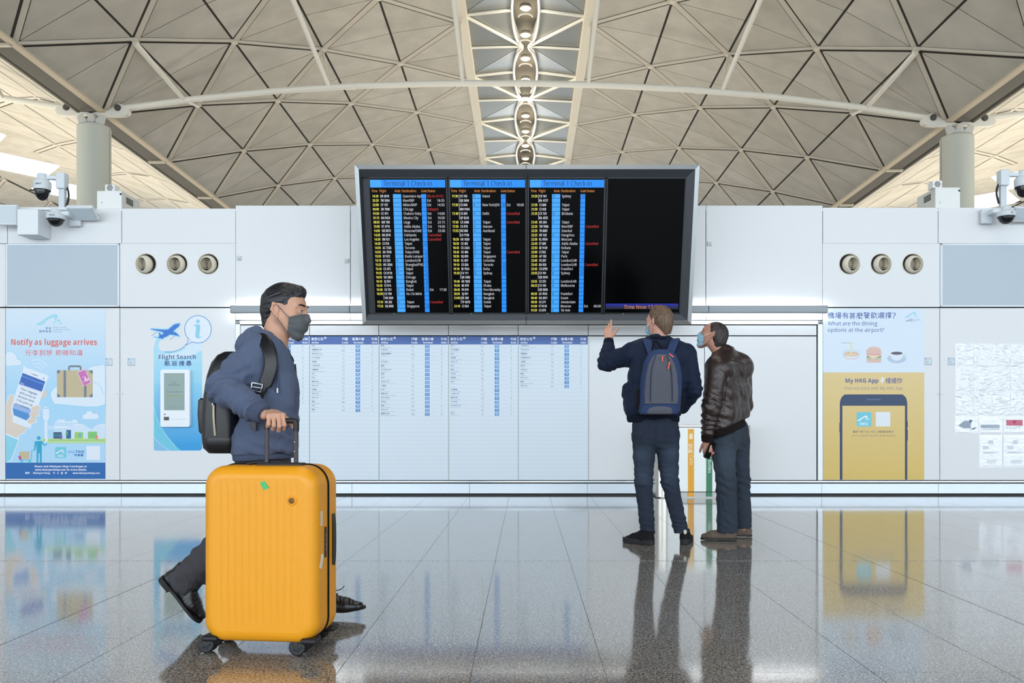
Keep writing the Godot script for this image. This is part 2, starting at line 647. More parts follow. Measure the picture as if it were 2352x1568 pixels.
func vault(called: String, label: String, xc: float, sides: Array, d_from: int, d_to: int, ribs: Array) -> void:
	var c := Node3D.new()
	c.name = called
	add_child(c)
	tag(c, label, "ceiling", "", "structure")
	# dark shell above the panels, over the whole hall
	var m := MB.new()
	for s in [-1.0, 1.0]:
		var p := PackedVector3Array()
		for lift in [0.02, 0.3]:
			for e in 6:
				for d in [-21.0, 106.0]: p.append(roof_pt(xc, s, e, d, lift))
		for e in 5:
			var a := e * 2
			m.quad(p[a], p[a + 1], p[a + 3], p[a + 2])
			m.quad(p[a + 12], p[a + 13], p[a + 15], p[a + 14])
	part(c, "shell", m.mesh(), mat(srgb(50, 46, 40), 0.9))
	var tones := [panel_mat(0), panel_mat(1), panel_mat(2)]
	var beam_mat := mat(srgb(199, 192, 179), 0.7)
	var far := MB.new()
	var count := 0
	var rng := RandomNumberGenerator.new()
	rng.seed = 77
	for d in range(d_from, d_to, 3):
		for s in sides:
			for i in ribs:
				var vis := false
				for q in [[i, d], [i + 1, d], [i, d + 3], [i + 1, d + 3]]:
					if in_view(roof_pt(xc, s, q[0], q[1])): vis = true
				if not vis: continue
				var w := Vector2(RX[i] - RX[i + 1], RY[i + 1] - RY[i]).length()
				var node_at_i: bool = posmod(d - (4 if i % 2 == 0 else 1), 6) == 0
				# the cell in its own plane: x along the arch, y in depth
				var c00 := Vector2(0, 0)
				var c10 := Vector2(w, 0)
				var c11 := Vector2(w, 3)
				var c01 := Vector2(0, 3)
				var ring := 0.02
				var rib := 0.05
				var dia := 0.175
				var tris := []
				if node_at_i: tris = [inset(PackedVector2Array([c00, c10, c11]), [ring, rib, dia]), inset(PackedVector2Array([c00, c11, c01]), [dia, ring, rib])]
				else: tris = [inset(PackedVector2Array([c00, c10, c01]), [ring, dia, rib]), inset(PackedVector2Array([c10, c11, c01]), [rib, ring, dia])]
				for t in tris:
					var mm := MB.new()
					var lo := PackedVector3Array()
					var hi := PackedVector3Array()
					for q in t:
						lo.append(roof_pt(xc, s, i + q.x / w, d + q.y))
						hi.append(roof_pt(xc, s, i + q.x / w, d + q.y, 0.06))
					if s < 0:
						mm.tri(lo[0], lo[1], lo[2])
						for k in 3: mm.quad(lo[k], hi[k], hi[(k + 1) % 3], lo[(k + 1) % 3])
					else:
						mm.tri(lo[0], lo[2], lo[1])
						for k in 3: mm.quad(lo[(k + 1) % 3], hi[(k + 1) % 3], hi[k], lo[k])
					part(c, "ceiling_panel", mm.mesh(), tones[rng.randi() % 3])
				# the diagonal beam
				var b0 := roof_pt(xc, s, i if node_at_i else i + 1, d, -0.005)
				var b1 := roof_pt(xc, s, i + 1 if node_at_i else i, d + 3, -0.005)
				var bm := MB.new()
				flange(bm, b0, b1, 0.24, 0.14)
				part(c, "roof_beam", bm.mesh(), beam_mat)
	# rings at the nodes
	for d in range(d_from, d_to, 3):
		for s in sides:
			for i in 6:
				if not ribs.has(i) and not ribs.has(i - 1): continue
				if posmod(d - (4 if i % 2 == 0 else 1), 6) != 0: continue
				var p := roof_pt(xc, s, i, d, -0.035)
				if not in_view(p, 40.0) or i == 0: continue
				var nm := MB.new()
				nm.xf = Transform3D(Basis.looking_at(Vector3(-s * 0.2, -1, 0.0).normalized(), Vector3.BACK).rotated(Vector3.UP, 0.0), p)
				nm.box(Vector3(-0.1, -0.15, -0.02), Vector3(0.1, 0.15, 0.02))
				part(c, "node_plate", nm.mesh(), mat(srgb(214, 205, 190), 0.6))

func flange(m: MB, a: Vector3, b: Vector3, width: float, depth: float) -> void:
	var t := (b - a).normalized()
	var side := t.cross(Vector3.UP).normalized() * width * 0.5
	var up := side.cross(t).normalized() * depth
	if up.y < 0: up = -up
	var q := [a - side, a + side, b + side, b - side]
	m.quad(q[0], q[1], q[2], q[3])
	m.quad(q[1] + up, q[0] + up, q[3] + up, q[2] + up)
	for k in 4:
		var e: Vector3 = q[k]
		var f: Vector3 = q[(k + 1) % 4]
		m.quad(e, f, f + up, e + up)

func panel_mat(k: int) -> StandardMaterial3D:
	var m := StandardMaterial3D.new()
	m.albedo_color = [srgb(195, 190, 178), srgb(190, 185, 173), srgb(199, 194, 183)][k]
	m.roughness = 0.72
	m.albedo_texture = cloud_tex()
	m.uv1_triplanar = true
	m.uv1_world_triplanar = true
	m.uv1_scale = Vector3.ONE * 0.12
	return m

var _cloud: Texture2D
func cloud_tex() -> Texture2D:
	if _cloud == null:
		var t := noise_tex(0.012, 4, 31, 512)
		var g := Gradient.new()
		g.offsets = PackedFloat32Array([0.2, 0.8])
		g.colors = PackedColorArray([Color(0.93, 0.93, 0.93), Color(1, 1, 1)])
		t.color_ramp = g
		_cloud = t
	return _cloud

func build_roof() -> void:
	vault("ceiling", "barrel vault of beige triangular panels over the check-in hall", 0.0, [-1.0, 1.0], 22, 70, [0, 1, 2, 3, 4])
	vault("ceiling_left", "brightly lit neighbouring vault seen past the left column", -BAY, [-1.0, 1.0], 31, 94, [0, 1, 2, 3, 4])
	vault("ceiling_right", "brightly lit neighbouring vault seen past the right column", BAY, [-1.0, 1.0], 31, 94, [0, 1, 2, 3, 4])
	var grey := mat(srgb(98, 95, 88), 0.75)
	var cream := mat(srgb(206, 198, 178), 0.6)
	for s in [-1.0, 1.0]:
		var side := "left" if s < 0 else "right"
		# gutter between two vaults: soffit, edge beams and brackets
		var g := Node3D.new()
		g.name = "roof_gutter_" + side
		add_child(g)
		tag(g, "dark grey gutter with edge beams along the %s edge of the main vault" % side, "roof beam", "", "structure")
		var m := MB.new()
		for d in range(-21, 105, 6):
			var a := roof_pt(0, s, 0, d, 0.03)
			var b := roof_pt(0, s, 0, d + 6, 0.03)
			var w := Vector3(s * 0.98, 0.0, 0)
			m.quad(a, b, b + w, a + w)
			m.quad(a + Vector3(0, 0.6, 0), a + w + Vector3(0, 0.6, 0), b + w + Vector3(0, 0.6, 0), b + Vector3(0, 0.6, 0))
		part(g, "soffit", m.mesh(), grey)
		for off in [0.0, 0.95]:
			m = MB.new()
			flange(m, roof_pt(0, s, 0, 16, 0.0) + Vector3(s * off, 0, 0), roof_pt(0, s, 0, 100, 0.0) + Vector3(s * off, 0, 0), 0.26 if off == 0.0 else 0.1, 0.2)
			part(g, "edge_beam", m.mesh(), mat(srgb(196, 184, 162), 0.7) if off == 0.0 else grey)
		for d in range(22, 76, 6):
			m = MB.new()
			var a := roof_pt(0, s, 0, d, -0.05)
			flange(m, a + Vector3(s * 0.1, 0, 0), a + Vector3(s * 0.85, 0.0, 0), 0.16, 0.2)
			part(g, "bracket", m.mesh(), cream)
		# column with a domed cap and pin plates
		var cx: float = s * 17.33
		var top: float = EYE + 12.0 - cx * 0.0118 - 0.4
		var col := Node3D.new()
		col.name = "column_" + side
		add_child(col)
		col.position = Vector3(cx, 0, ZC - 34.0)
		tag(col, "round pale grey concrete roof column on the %s" % side, "column", "", "structure")
		m = MB.new()
		m.lathe([Vector2(0.63, 0), Vector2(0.63, top - 0.12), Vector2(0.6, top - 0.03), Vector2(0.52, top)], Transform3D(), 32)
		part(col, "shaft", m.mesh(), mat(srgb(196, 198, 186), 0.75))
		m = MB.new()
		m.box(Vector3(-0.637, 0, -0.02), Vector3(-0.6, top - 0.1, 0.02))
		m.box(Vector3(0.6, 0, -0.02), Vector3(0.637, top - 0.1, 0.02))
		part(col, "seam", m.mesh(), mat(srgb(150, 152, 142), 0.8))
		m = MB.new()
		m.lathe([Vector2(0.4, top), Vector2(0.4, top + 0.06), Vector2(0.2, top + 0.12), Vector2(0.16, top + 0.35)], Transform3D(), 24)
		part(col, "cap", m.mesh(), mat(srgb(205, 203, 194), 0.6))
		for k in 3:
			m = MB.new()
			m.xf = Transform3D(Basis(Vector3.FORWARD, (k - 1) * 0.5), Vector3((k - 1) * 0.28, top, 0.2))
			m.poly(PackedVector2Array([Vector2(-0.2, 0), Vector2(0.2, 0), Vector2(0.1, 0.42), Vector2(-0.1, 0.42)]), 0.05, 0.1)
			part(col, "fin", m.mesh(), mat(srgb(205, 203, 194), 0.6))
	build_tie("tie_arch", "white tubular tie arch with struts spanning the main vault between the columns", 0.0, -1.0, 1.0)
	build_tie("tie_arch_left", "white tube of the neighbouring bay ending at the left column", -BAY, 0.35, 1.0)
	build_tie("tie_arch_right", "white tube of the neighbouring bay ending at the right column", BAY, -1.0, -0.35)
	build_skylight()
	# roof lights of the neighbouring vaults: cream panels with open triangles between
	for s in [-1.0, 1.0]:
		var o := Node3D.new()
		o.name = "skylight_" + ("left" if s < 0 else "right")
		add_child(o)
		tag(o, "row of bright triangular roof lights along the %s neighbouring vault" % ("left" if s < 0 else "right"), "skylight", "", "structure")
		for d in range(-20, 106, 6):
			for t in [-1.0, 1.0]:
				var m := MB.new()
				var a := roof_pt(s * BAY, t, 5, d, 0.1)
				var b := roof_pt(s * BAY, t, 5, d + 6, 0.1)
				var c := (roof_pt(s * BAY, 1, 5, d + 3, 0.1) + roof_pt(s * BAY, -1, 5, d + 3, 0.1)) / 2
				if t < 0: m.tri(a, c, b)
				else: m.tri(a, b, c)
				part(o, "roof_light_panel", m.mesh(), panel_mat(0))

func tie_pt(xc: float, t: float) -> Vector3:
	# the arch in the columns' plane: t from -1 (left column) to 1
	var x := xc + t * 16.6
	var prof := [12.28, 12.75, 13.12, 13.36, 13.49, 13.54]
	var e := (1.0 - absf(t)) * 5.0
	var i := clampi(int(e), 0, 4)
	return Vector3(x, EYE + lerpf(prof[i], prof[i + 1], e - i) - (x - xc) * 0.0118 - (0.0 if xc == 0 else xc * 0.0118), ZC - 34.0)

func build_tie(called: String, label: String, xc: float, t0: float, t1: float) -> void:
	var o := Node3D.new()
	o.name = called
	add_child(o)
	tag(o, label, "roof truss", "", "structure")
	var steel := mat(srgb(226, 222, 210), 0.45)
	var raw := []
	for k in 21: raw.append(tie_pt(xc, lerpf(t0, t1, k / 20.0)))
	var m := MB.new()
	m.tube(PackedVector3Array(raw), 0.125, 14)
	part(o, "arch_tube", m.mesh(), steel)
	for s in [-1.0, 1.0]:
		if s < t0 or s > t1: continue
		# pin joint at the column
		var a := tie_pt(xc, s)
		m = MB.new()
		m.xf = Transform3D(Basis(Vector3.BACK, s * 0.16), a)
		m.poly(spline(PackedVector2Array([Vector2(-s * 0.68, 0.12), Vector2(-s * 0.32, 0.25), Vector2(s * 0.3, 0.22), Vector2(s * 0.95, 0.0), Vector2(s * 0.95, -0.28), Vector2(s * 0.2, -0.3), Vector2(-s * 0.32, -0.24), Vector2(-s * 0.68, -0.12)]), true, 3), 0.12, 0.24)
		part(o, "pin_plate", m.mesh(), steel)
		m = MB.new()
		m.xf = Transform3D(Basis(Vector3.RIGHT, PI / 2), a + Vector3(-s * 0.28, 0.03, 0.1))
		m.lathe([Vector2(0.13, 0), Vector2(0.13, 0.06), Vector2(0.1, 0.09)], Transform3D(), 16)
		part(o, "pin", m.mesh(), mat(srgb(86, 84, 80), 0.5, 0.3))
	for f in [[0.175, 14.3, 1], [0.525, 8.85, 3], [0.848, 2.85, 5]]:
		for s in [-1.0, 1.0]:
			var t: float = s * (1.0 - f[0])
			if t < t0 or t > t1: continue
			for d in [31.0, 37.0]:
				m = MB.new()
				m.tube(PackedVector3Array([tie_pt(xc, t), roof_pt(xc, s, f[2], d, -0.1)]), PackedFloat32Array([0.085, 0.11]) if d < 34 else PackedFloat32Array([0.06, 0.06]), 10)
				part(o, "strut", m.mesh(), steel)
	for t in [-0.42, 0.0, 0.42]:
		if t < t0 or t > t1 or xc != 0.0: continue
		m = MB.new()
		var q := tie_pt(xc, t)
		m.tube(PackedVector3Array([q - Vector3(0.14, 0, 0), q + Vector3(0.14, 0, 0)]), 0.14, 14)
		part(o, "sleeve", m.mesh(), steel)

# the skylight strip along the crown: grey panels between white tubes, a channel of downlights
func build_skylight() -> void:
	var sk := Node3D.new()
	sk.name = "skylight"
	add_child(sk)
	tag(sk, "long skylight strip along the crown of the vault with grey panels and white tubes", "skylight", "", "structure")
	var steel := mat(srgb(232, 230, 222), 0.4)
	var panel := mat(srgb(142, 146, 145), 0.3, 0.3)
	var base := func(x: float, d: float, lift := 0.0) -> Vector3: return Vector3(x, EYE + 18.4 - 0.02 * (d - 37.0) - 0.018 * d - x * 0.0118 + lift, ZC - d)
	for d in range(25, 70, 6):
		for s in [-1.0, 1.0]:
			var e0: Vector3 = base.call(s * 2.72, d)
			var e1: Vector3 = base.call(s * 2.72, d + 3)
			var e2: Vector3 = base.call(s * 2.72, d + 6)
			var c0: Vector3 = base.call(s * 0.6, d, 0.25)
			var c1: Vector3 = base.call(s * 0.14, d + 3, 0.1)
			var c2: Vector3 = base.call(s * 0.6, d + 6, 0.25)
			for t in [[e0, c0, c1], [e0, c1, e1], [e1, c1, e2], [e2, c1, c2]]:
				var m := MB.new()
				var mid: Vector3 = (t[0] + t[1] + t[2]) / 3.0
				var q := []
				for k in 3: q.append(t[k] + (mid - t[k]).normalized() * 0.05)
				if s < 0: m.tri(q[0], q[1], q[2])
				else: m.tri(q[0], q[2], q[1])
				if s < 0: m.tri(q[0] + Vector3(0, 0.03, 0), q[2] + Vector3(0, 0.03, 0), q[1] + Vector3(0, 0.03, 0))
				else: m.tri(q[0] + Vector3(0, 0.03, 0), q[1] + Vector3(0, 0.03, 0), q[2] + Vector3(0, 0.03, 0))
				part(sk, "skylight_panel", m.mesh(), panel)
			for t in [[e0, c0, 0.075], [e0, c1, 0.075], [e1, c1, 0.06]]:
				var m := MB.new()
				m.tube(PackedVector3Array([t[0] + Vector3(0, -0.06, 0), t[1] + Vector3(0, -0.06, 0)]), t[2], 8)
				part(sk, "tube_bar", m.mesh(), steel)
			# curved lips of the channel
			var m2 := MB.new()
			m2.tube(spline3([c0 + Vector3(0, -0.1, 0), base.call(s * 0.55, d + 1.2, 0.08), base.call(s * 0.4, d + 2.3, 0.02), c1 + Vector3(0, -0.1, 0), base.call(s * 0.4, d + 3.7, 0.02), base.call(s * 0.55, d + 4.8, 0.08), c2 + Vector3(0, -0.1, 0)], 4), 0.06, 8)
			part(sk, "channel_lip", m2.mesh(), steel)
			# edge beam of the strip
			var m3 := MB.new()
			m3.box(Vector3.ZERO, Vector3.ZERO)
			flange(m3, roof_pt(0, s, 5, d, -0.04) - Vector3(s * 0.1, 0, 0), roof_pt(0, s, 5, d + 6, -0.04) - Vector3(s * 0.1, 0, 0), 0.42, 0.7)
			part(sk, "edge_beam", m3.mesh(), mat(srgb(225, 218, 200), 0.55))
	var cm := MB.new()
	for q in [[0.75, -0.75, 0.45]]:
		cm.quad(base.call(-0.75, 22, 0.5), base.call(0.75, 22, 0.5), base.call(0.75, 76, 0.5), base.call(-0.75, 76, 0.5))
		cm.quad(base.call(-0.75, 76, 0.56), base.call(0.75, 76, 0.56), base.call(0.75, 22, 0.56), base.call(-0.75, 22, 0.56))
	part(sk, "channel_back", cm.mesh(), mat(srgb(110, 104, 92), 0.6))
	# roof over the strip and over the front of the hall
	cm = MB.new()
	cm.box(base.call(-3.2, -21, 2.6), base.call(3.2, 60, 2.7))
	cm.box(base.call(-3.2, 60, 0.4), base.call(3.2, 106, 0.9))
	part(sk, "roof_cover", cm.mesh(), mat(srgb(120, 116, 106), 0.8))
	# downlights in the channel
	var rank := ["nearest", "second", "third", "fourth", "fifth", "sixth", "seventh", "eighth", "farthest"]
	for k in 9:
		var d := 36.4 + 2.33 * k
		var p: Vector3 = base.call(0.0, d, -0.05)
		var dl := thing("downlight", "round glowing downlight in the skylight channel, %s counting from the top of the picture" % (["first", "second", "third", "fourth", "fifth", "sixth", "seventh", "eighth", "last"][k]), "light", p, "downlights along the crown of the vault")
		var m := MB.new()
		m.lathe([Vector2(0.24, 0.0), Vector2(0.27, 0.03), Vector2(0.25, 0.14), Vector2(0.12, 0.2)], Transform3D(), 20)
		part(dl, "housing", m.mesh(), mat(srgb(128, 122, 112), 0.5, 0.2))
		m = MB.new()
		m.lathe([Vector2(0.05, -0.05), Vector2(0.17, -0.04), Vector2(0.22, 0.0)], Transform3D(), 20)
		part(dl, "lamp_lens", m.mesh(), glow(Color(1.0, 0.95, 0.84), 7.0))
		m = MB.new()
		var ring := PackedVector3Array()
		for q in 17: ring.append(Vector3(cos(PI * q / 16.0) * 0.3, -0.36, sin(PI * q / 16.0) * 0.3))
		m.tube(ring, 0.035, 8)
		part(dl, "reflector_ring", m.mesh(), mat(srgb(235, 232, 222), 0.3))
		var l := OmniLight3D.new()
		l.name = "downlight_glow"
		dl.add_child(l)
		l.position = Vector3(0, -0.16, 0)
		l.light_color = Color(1.0, 0.93, 0.8)
		l.light_energy = DOWN_E
		l.light_size = 0.2
		l.omni_range = 60.0
		l.omni_attenuation = 2.0
		l.shadow_enabled = true

const DOWN_E := 2.2

# ---------------------------------------------------------------- the service wall
const WHITE_PANEL := Color(0.885, 0.895, 0.905)

func slab(x0: float, y0: float, x1: float, y1: float, z: float, thick := 0.02, gap := 0.0035, r := 0.003) -> ArrayMesh:
	var m := MB.new()
	var a := wp(x0, y1)
	var b := wp(x1, y0)
	m.rbox(Vector3((a.x + b.x) / 2, (a.y + b.y) / 2, z - thick / 2), Vector3(b.x - a.x - gap * 2, b.y - a.y - gap * 2, thick), r, 1)
	return m.mesh()

func bar(x0: float, y0: float, x1: float, y1: float, z0: float, z1: float) -> ArrayMesh:
	var m := MB.new()
	m.box(Vector3(wp(x0, y1).x, wp(x0, y1).y, z0), Vector3(wp(x1, y0).x, wp(x1, y0).y, z1))
	return m.mesh()

func build_wall() -> void:
	var w := Node3D.new()
	w.name = "wall_front"
	add_child(w)
	tag(w, "white panelled service wall with aluminium frames and a steel plinth", "wall", "", "structure")
	var white := mat(WHITE_PANEL, 0.42)
	var alu := mat(srgb(214, 220, 224), 0.35, 0.25)
	var black := mat(srgb(22, 23, 26), 0.7)
	# body behind the panels
	part(w, "core", bar(-520, 484, 2940, 1137, -1.3, -0.03), mat(srgb(30, 32, 38), 0.8))
	part(w, "top_cover", bar(-520, 479, 2940, 484, -1.3, -0.004), white)
	# side panels, three rows; the left and right thirds mirror each other
	for c in [[-250, 17, 12, 478.0], [17, 279, 275, 478.0], [279, 541, 541, 478.0], [1890, 2155, 2159, 476.0], [2155, 2418, 2424, 476.0], [2418, 2680, 2690, 476.0]]:
		part(w, "upper_panel", slab(c[0], c[3], c[1], 559.4, -0.003), white)
	for c in [[-252, 12], [12, 275], [275, 541], [1889.5, 2159], [2159, 2424], [2424, 2690]]:
		if c[0] != 275 and c[0] != 1889.5: part(w, "middle_panel", slab(c[0], 559, c[1], 705, -0.004), white)
		part(w, "lower_panel", slab(c[0], 706.5, c[1], 1103, -0.004), white)
	# panels with three round air outlets
	for c in [[275.0, 541.0, [335.0, 406.8, 478.3]], [1889.5, 2159.0, [1951.5, 2024.0, 2096.8]]]:
		var m := MB.new()
		var a := wp(c[0], 705.0)
		var b := wp(c[1], 558.5)
		var cy := wp(0, 605.8).y
		var h := 0.17
		var lo := a.x + 0.003
		for k in 3:
			var ctr := Vector2(wp(c[2][k], 0).x, cy)
			m.box(Vector3(lo, cy - h, -0.024), Vector3(ctr.x - h, cy + h, -0.004))
			lo = ctr.x + h
			for q in 32:
				var p0 := Vector2.from_angle(TAU * q / 32)
				var p1 := Vector2.from_angle(TAU * (q + 1) / 32)
				var s0 := p0 * (h / maxf(absf(p0.x), absf(p0.y)))
				var s1 := p1 * (h / maxf(absf(p1.x), absf(p1.y)))
				var r := 0.136
				m.quad(Vector3(ctr.x + p0.x * r, ctr.y + p0.y * r, -0.004), Vector3(ctr.x + s0.x, ctr.y + s0.y, -0.004), Vector3(ctr.x + s1.x, ctr.y + s1.y, -0.004), Vector3(ctr.x + p1.x * r, ctr.y + p1.y * r, -0.004))
		m.box(Vector3(lo, cy - h, -0.024), Vector3(b.x - 0.003, cy + h, -0.004))
		m.box(Vector3(a.x + 0.003, cy + h, -0.024), Vector3(b.x - 0.003, b.y - 0.003, -0.004))
		m.box(Vector3(a.x + 0.003, a.y + 0.003, -0.024), Vector3(b.x - 0.003, cy - h, -0.004))
		part(w, "outlet_panel", m.mesh(), white)
	# middle third: tall upper panels over the cabinet fronts
	var xs := [541.0, 805.0, 1078.0, 1349.0, 1621.0, 1889.5]
	for k in 5: part(w, "tall_panel", slab(xs[k], 471.5, xs[k + 1], 735.5, 0.006, 0.03), white)
	for x in [802.0, 1625.0]: part(w, "edge_strip", slab(x - 1.0, 472, x + 1.0, 735, 0.009, 0.01, 0.0), alu)
	part(w, "frame_top", slab(541, 736, 1889.5, 745, 0.008, 0.03, 0.001), alu)
	part(w, "frame_side", slab(541, 736, 552, 1103, 0.008, 0.03, 0.001), alu)
	part(w, "frame_side", slab(1878, 736, 1889.5, 1103, 0.008, 0.03, 0.001), alu)
	part(w, "shadow_gap", bar(552, 745, 1878, 746.5, -0.02, 0.0), black)
	var hx := [552.0, 711.0, 870.0, 1030.0, 1190.0, 1351.0, 1618.0, 1876.0]
	for k in 7: part(w, "header_strip", slab(hx[k], 746.5, hx[k + 1], 770.5, 0.004), white)
	for k in [5, 6]: part(w, "cabinet_front", slab(hx[k], 771.5, hx[k + 1], 1103, 0.002), white)
	# rail, plinth and base shadow
	var steel := mat(srgb(205, 212, 218), 0.22, 0.85)
	var brushed := StandardMaterial3D.new()
	brushed.albedo_color = srgb(190, 199, 207)
	brushed.metallic = 0.55
	brushed.roughness = 0.34
	relief(brushed, noise_tex(0.02, 3, 3, 256), 1.0, 0.02)
	brushed.uv1_scale = Vector3(0.5, 60.0, 60.0)
	var tr := Node3D.new()
	tr.name = "baseboard_front"
	add_child(tr)
	tag(tr, "brushed steel plinth with a bright rail along the foot of the service wall", "baseboard", "", "structure")
	part(tr, "rail", bar(-520, 1104.0, 2940, 1107.0, -0.03, 0.03), steel)
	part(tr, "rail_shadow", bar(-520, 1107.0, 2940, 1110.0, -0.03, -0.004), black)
	var px := [-520.0, -258.0, 11.0, 279.0, 541.0, 808.5, 1078.5, 1349.0, 1620.0, 1887.0, 2155.0, 2424.0, 2940.0]
	for k in 12: part(tr, "plinth_panel", slab(px[k], 1110, px[k + 1], 1133.0, 0.003, 0.02, 0.001, 0.002), brushed)
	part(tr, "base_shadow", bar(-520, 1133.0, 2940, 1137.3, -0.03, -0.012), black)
	# small screws, locks and sensors of the panels
	for c in [[269.5, 904], [281, 904], [2154, 904.5], [2163.5, 904.5]]:
		var m := MB.new()
		m.xf = Transform3D(Basis(Vector3.RIGHT, PI / 2), wp(c[0], c[1], -0.004))
		m.lathe([Vector2(0.014, 0), Vector2(0.014, 0.003), Vector2(0.0, 0.004)], Transform3D(), 12)
		part(w, "panel_lock", m.mesh(), mat(srgb(236, 240, 243), 0.4))
		m = MB.new()
		m.xf = Transform3D(Basis(Vector3.RIGHT, PI / 2), wp(c[0], c[1], -0.001))
		m.lathe([Vector2(0.005, 0), Vector2(0.005, 0.001)], Transform3D(), 8)
		part(w, "keyhole", m.mesh(), black)
	for x in [907.0, 1067.0, 1227.0]:
		part(w, "door_stop", bar(x - 1, 1099, x + 1, 1101, 0.0, 0.006), black)

# ---------------------------------------------------------------- light bars
func build_light_bars() -> void:
	var xs := [[530.0, 801.0], [804.5, 1075.5], [1079.0, 1350.0], [1353.5, 1626.5], [1629.5, 1900.0]]
	var which := ["leftmost light bar, passing behind the walking man's head", "light bar left of the middle, mostly behind the departure board", "middle light bar, hidden behind the departure board", "light bar right of the middle, its end showing right of the departure board", "rightmost light bar, ending above the dining poster"]
	var d := ZC - 0.2
	for k in 5:
		var a := pt(xs[k][0], 718.2, d)
		var b := pt(xs[k][1], 701.2, d)
		var ctr := (a + b) / 2
		var len := b.x - a.x
		var hh := (b.y - a.y) / 2
		var t := thing("light_bar", "grey aluminium " + which[k], "light", ctr, "light bars across the service wall")
		var m := MB.new()
		m.xf = Transform3D(Basis(Vector3.UP, PI / 2), Vector3(len / 2, 0, 0))
		m.poly(PackedVector2Array([Vector2(-0.0, hh), Vector2(-0.0, -hh * 0.75), Vector2(0.008, -hh), Vector2(0.07, -hh), Vector2(0.07, -hh + 0.012), Vector2(0.02, -hh + 0.014), Vector2(0.02, hh - 0.014), Vector2(0.07, hh - 0.012), Vector2(0.07, hh)]), 0.0, len)
		part(t, "housing", m.mesh(), mat(srgb(150, 157, 162), 0.5, 0.2))
		for s in [-1.0, 1.0]:
			m = MB.new()
			m.rbox(Vector3(s * (len / 2 + 0.004), 0, -0.03), Vector3(0.008, hh * 2, 0.06), 0.003, 1)
			part(t, "end_cap", m.mesh(), mat(srgb(130, 136, 142), 0.5, 0.2))
			m = MB.new()
			m.box(Vector3(s * (len / 2 - 0.08) - 0.02, -0.012, -0.2), Vector3(s * (len / 2 - 0.08) + 0.02, 0.012, -0.02))
			part(t, "bracket", m.mesh(), mat(srgb(130, 136, 142), 0.5, 0.2))
			m = MB.new()
			var out := Vector3(0, s * 0.9, -0.43).normalized()
			m.xf = Transform3D(Basis.looking_at(out, Vector3.RIGHT), Vector3(0, s * 0.02, -0.045))
			m.box(Vector3(-0.012, -len * 0.48, 0.0), Vector3(0.012, len * 0.48, 0.008))
			part(t, "lamp_tube", m.mesh(), glow(Color(1, 0.99, 0.97), 1.5))
			var l := AreaLight3D.new()
			l.name = "bar_glow"
			t.add_child(l, true)
			l.transform = Transform3D(Basis.looking_at(out, Vector3.RIGHT), Vector3(0, s * 0.02, -0.045) + out * 0.004)
			l.area_size = Vector2(0.024, len * 0.96)
			l.light_color = Color(1.0, 0.985, 0.97)
			l.light_energy = BAR_E
			l.area_range = 30.0
			l.shadow_enabled = true

const BAR_E := 0.8

# ---------------------------------------------------------------- departure board
const BD := 10.5    # distance of its lower edge; the upper edge leans 0.5 m towards the hall
func board_uv(x: float, y: float) -> Vector2:
	var k := CY - y
	var t := (k * BD - F * 1.188) / (F * 1.832 + 0.5 * k)
	return Vector2((x - CX) * (BD - 0.5 * t) / F, t * 1.899)

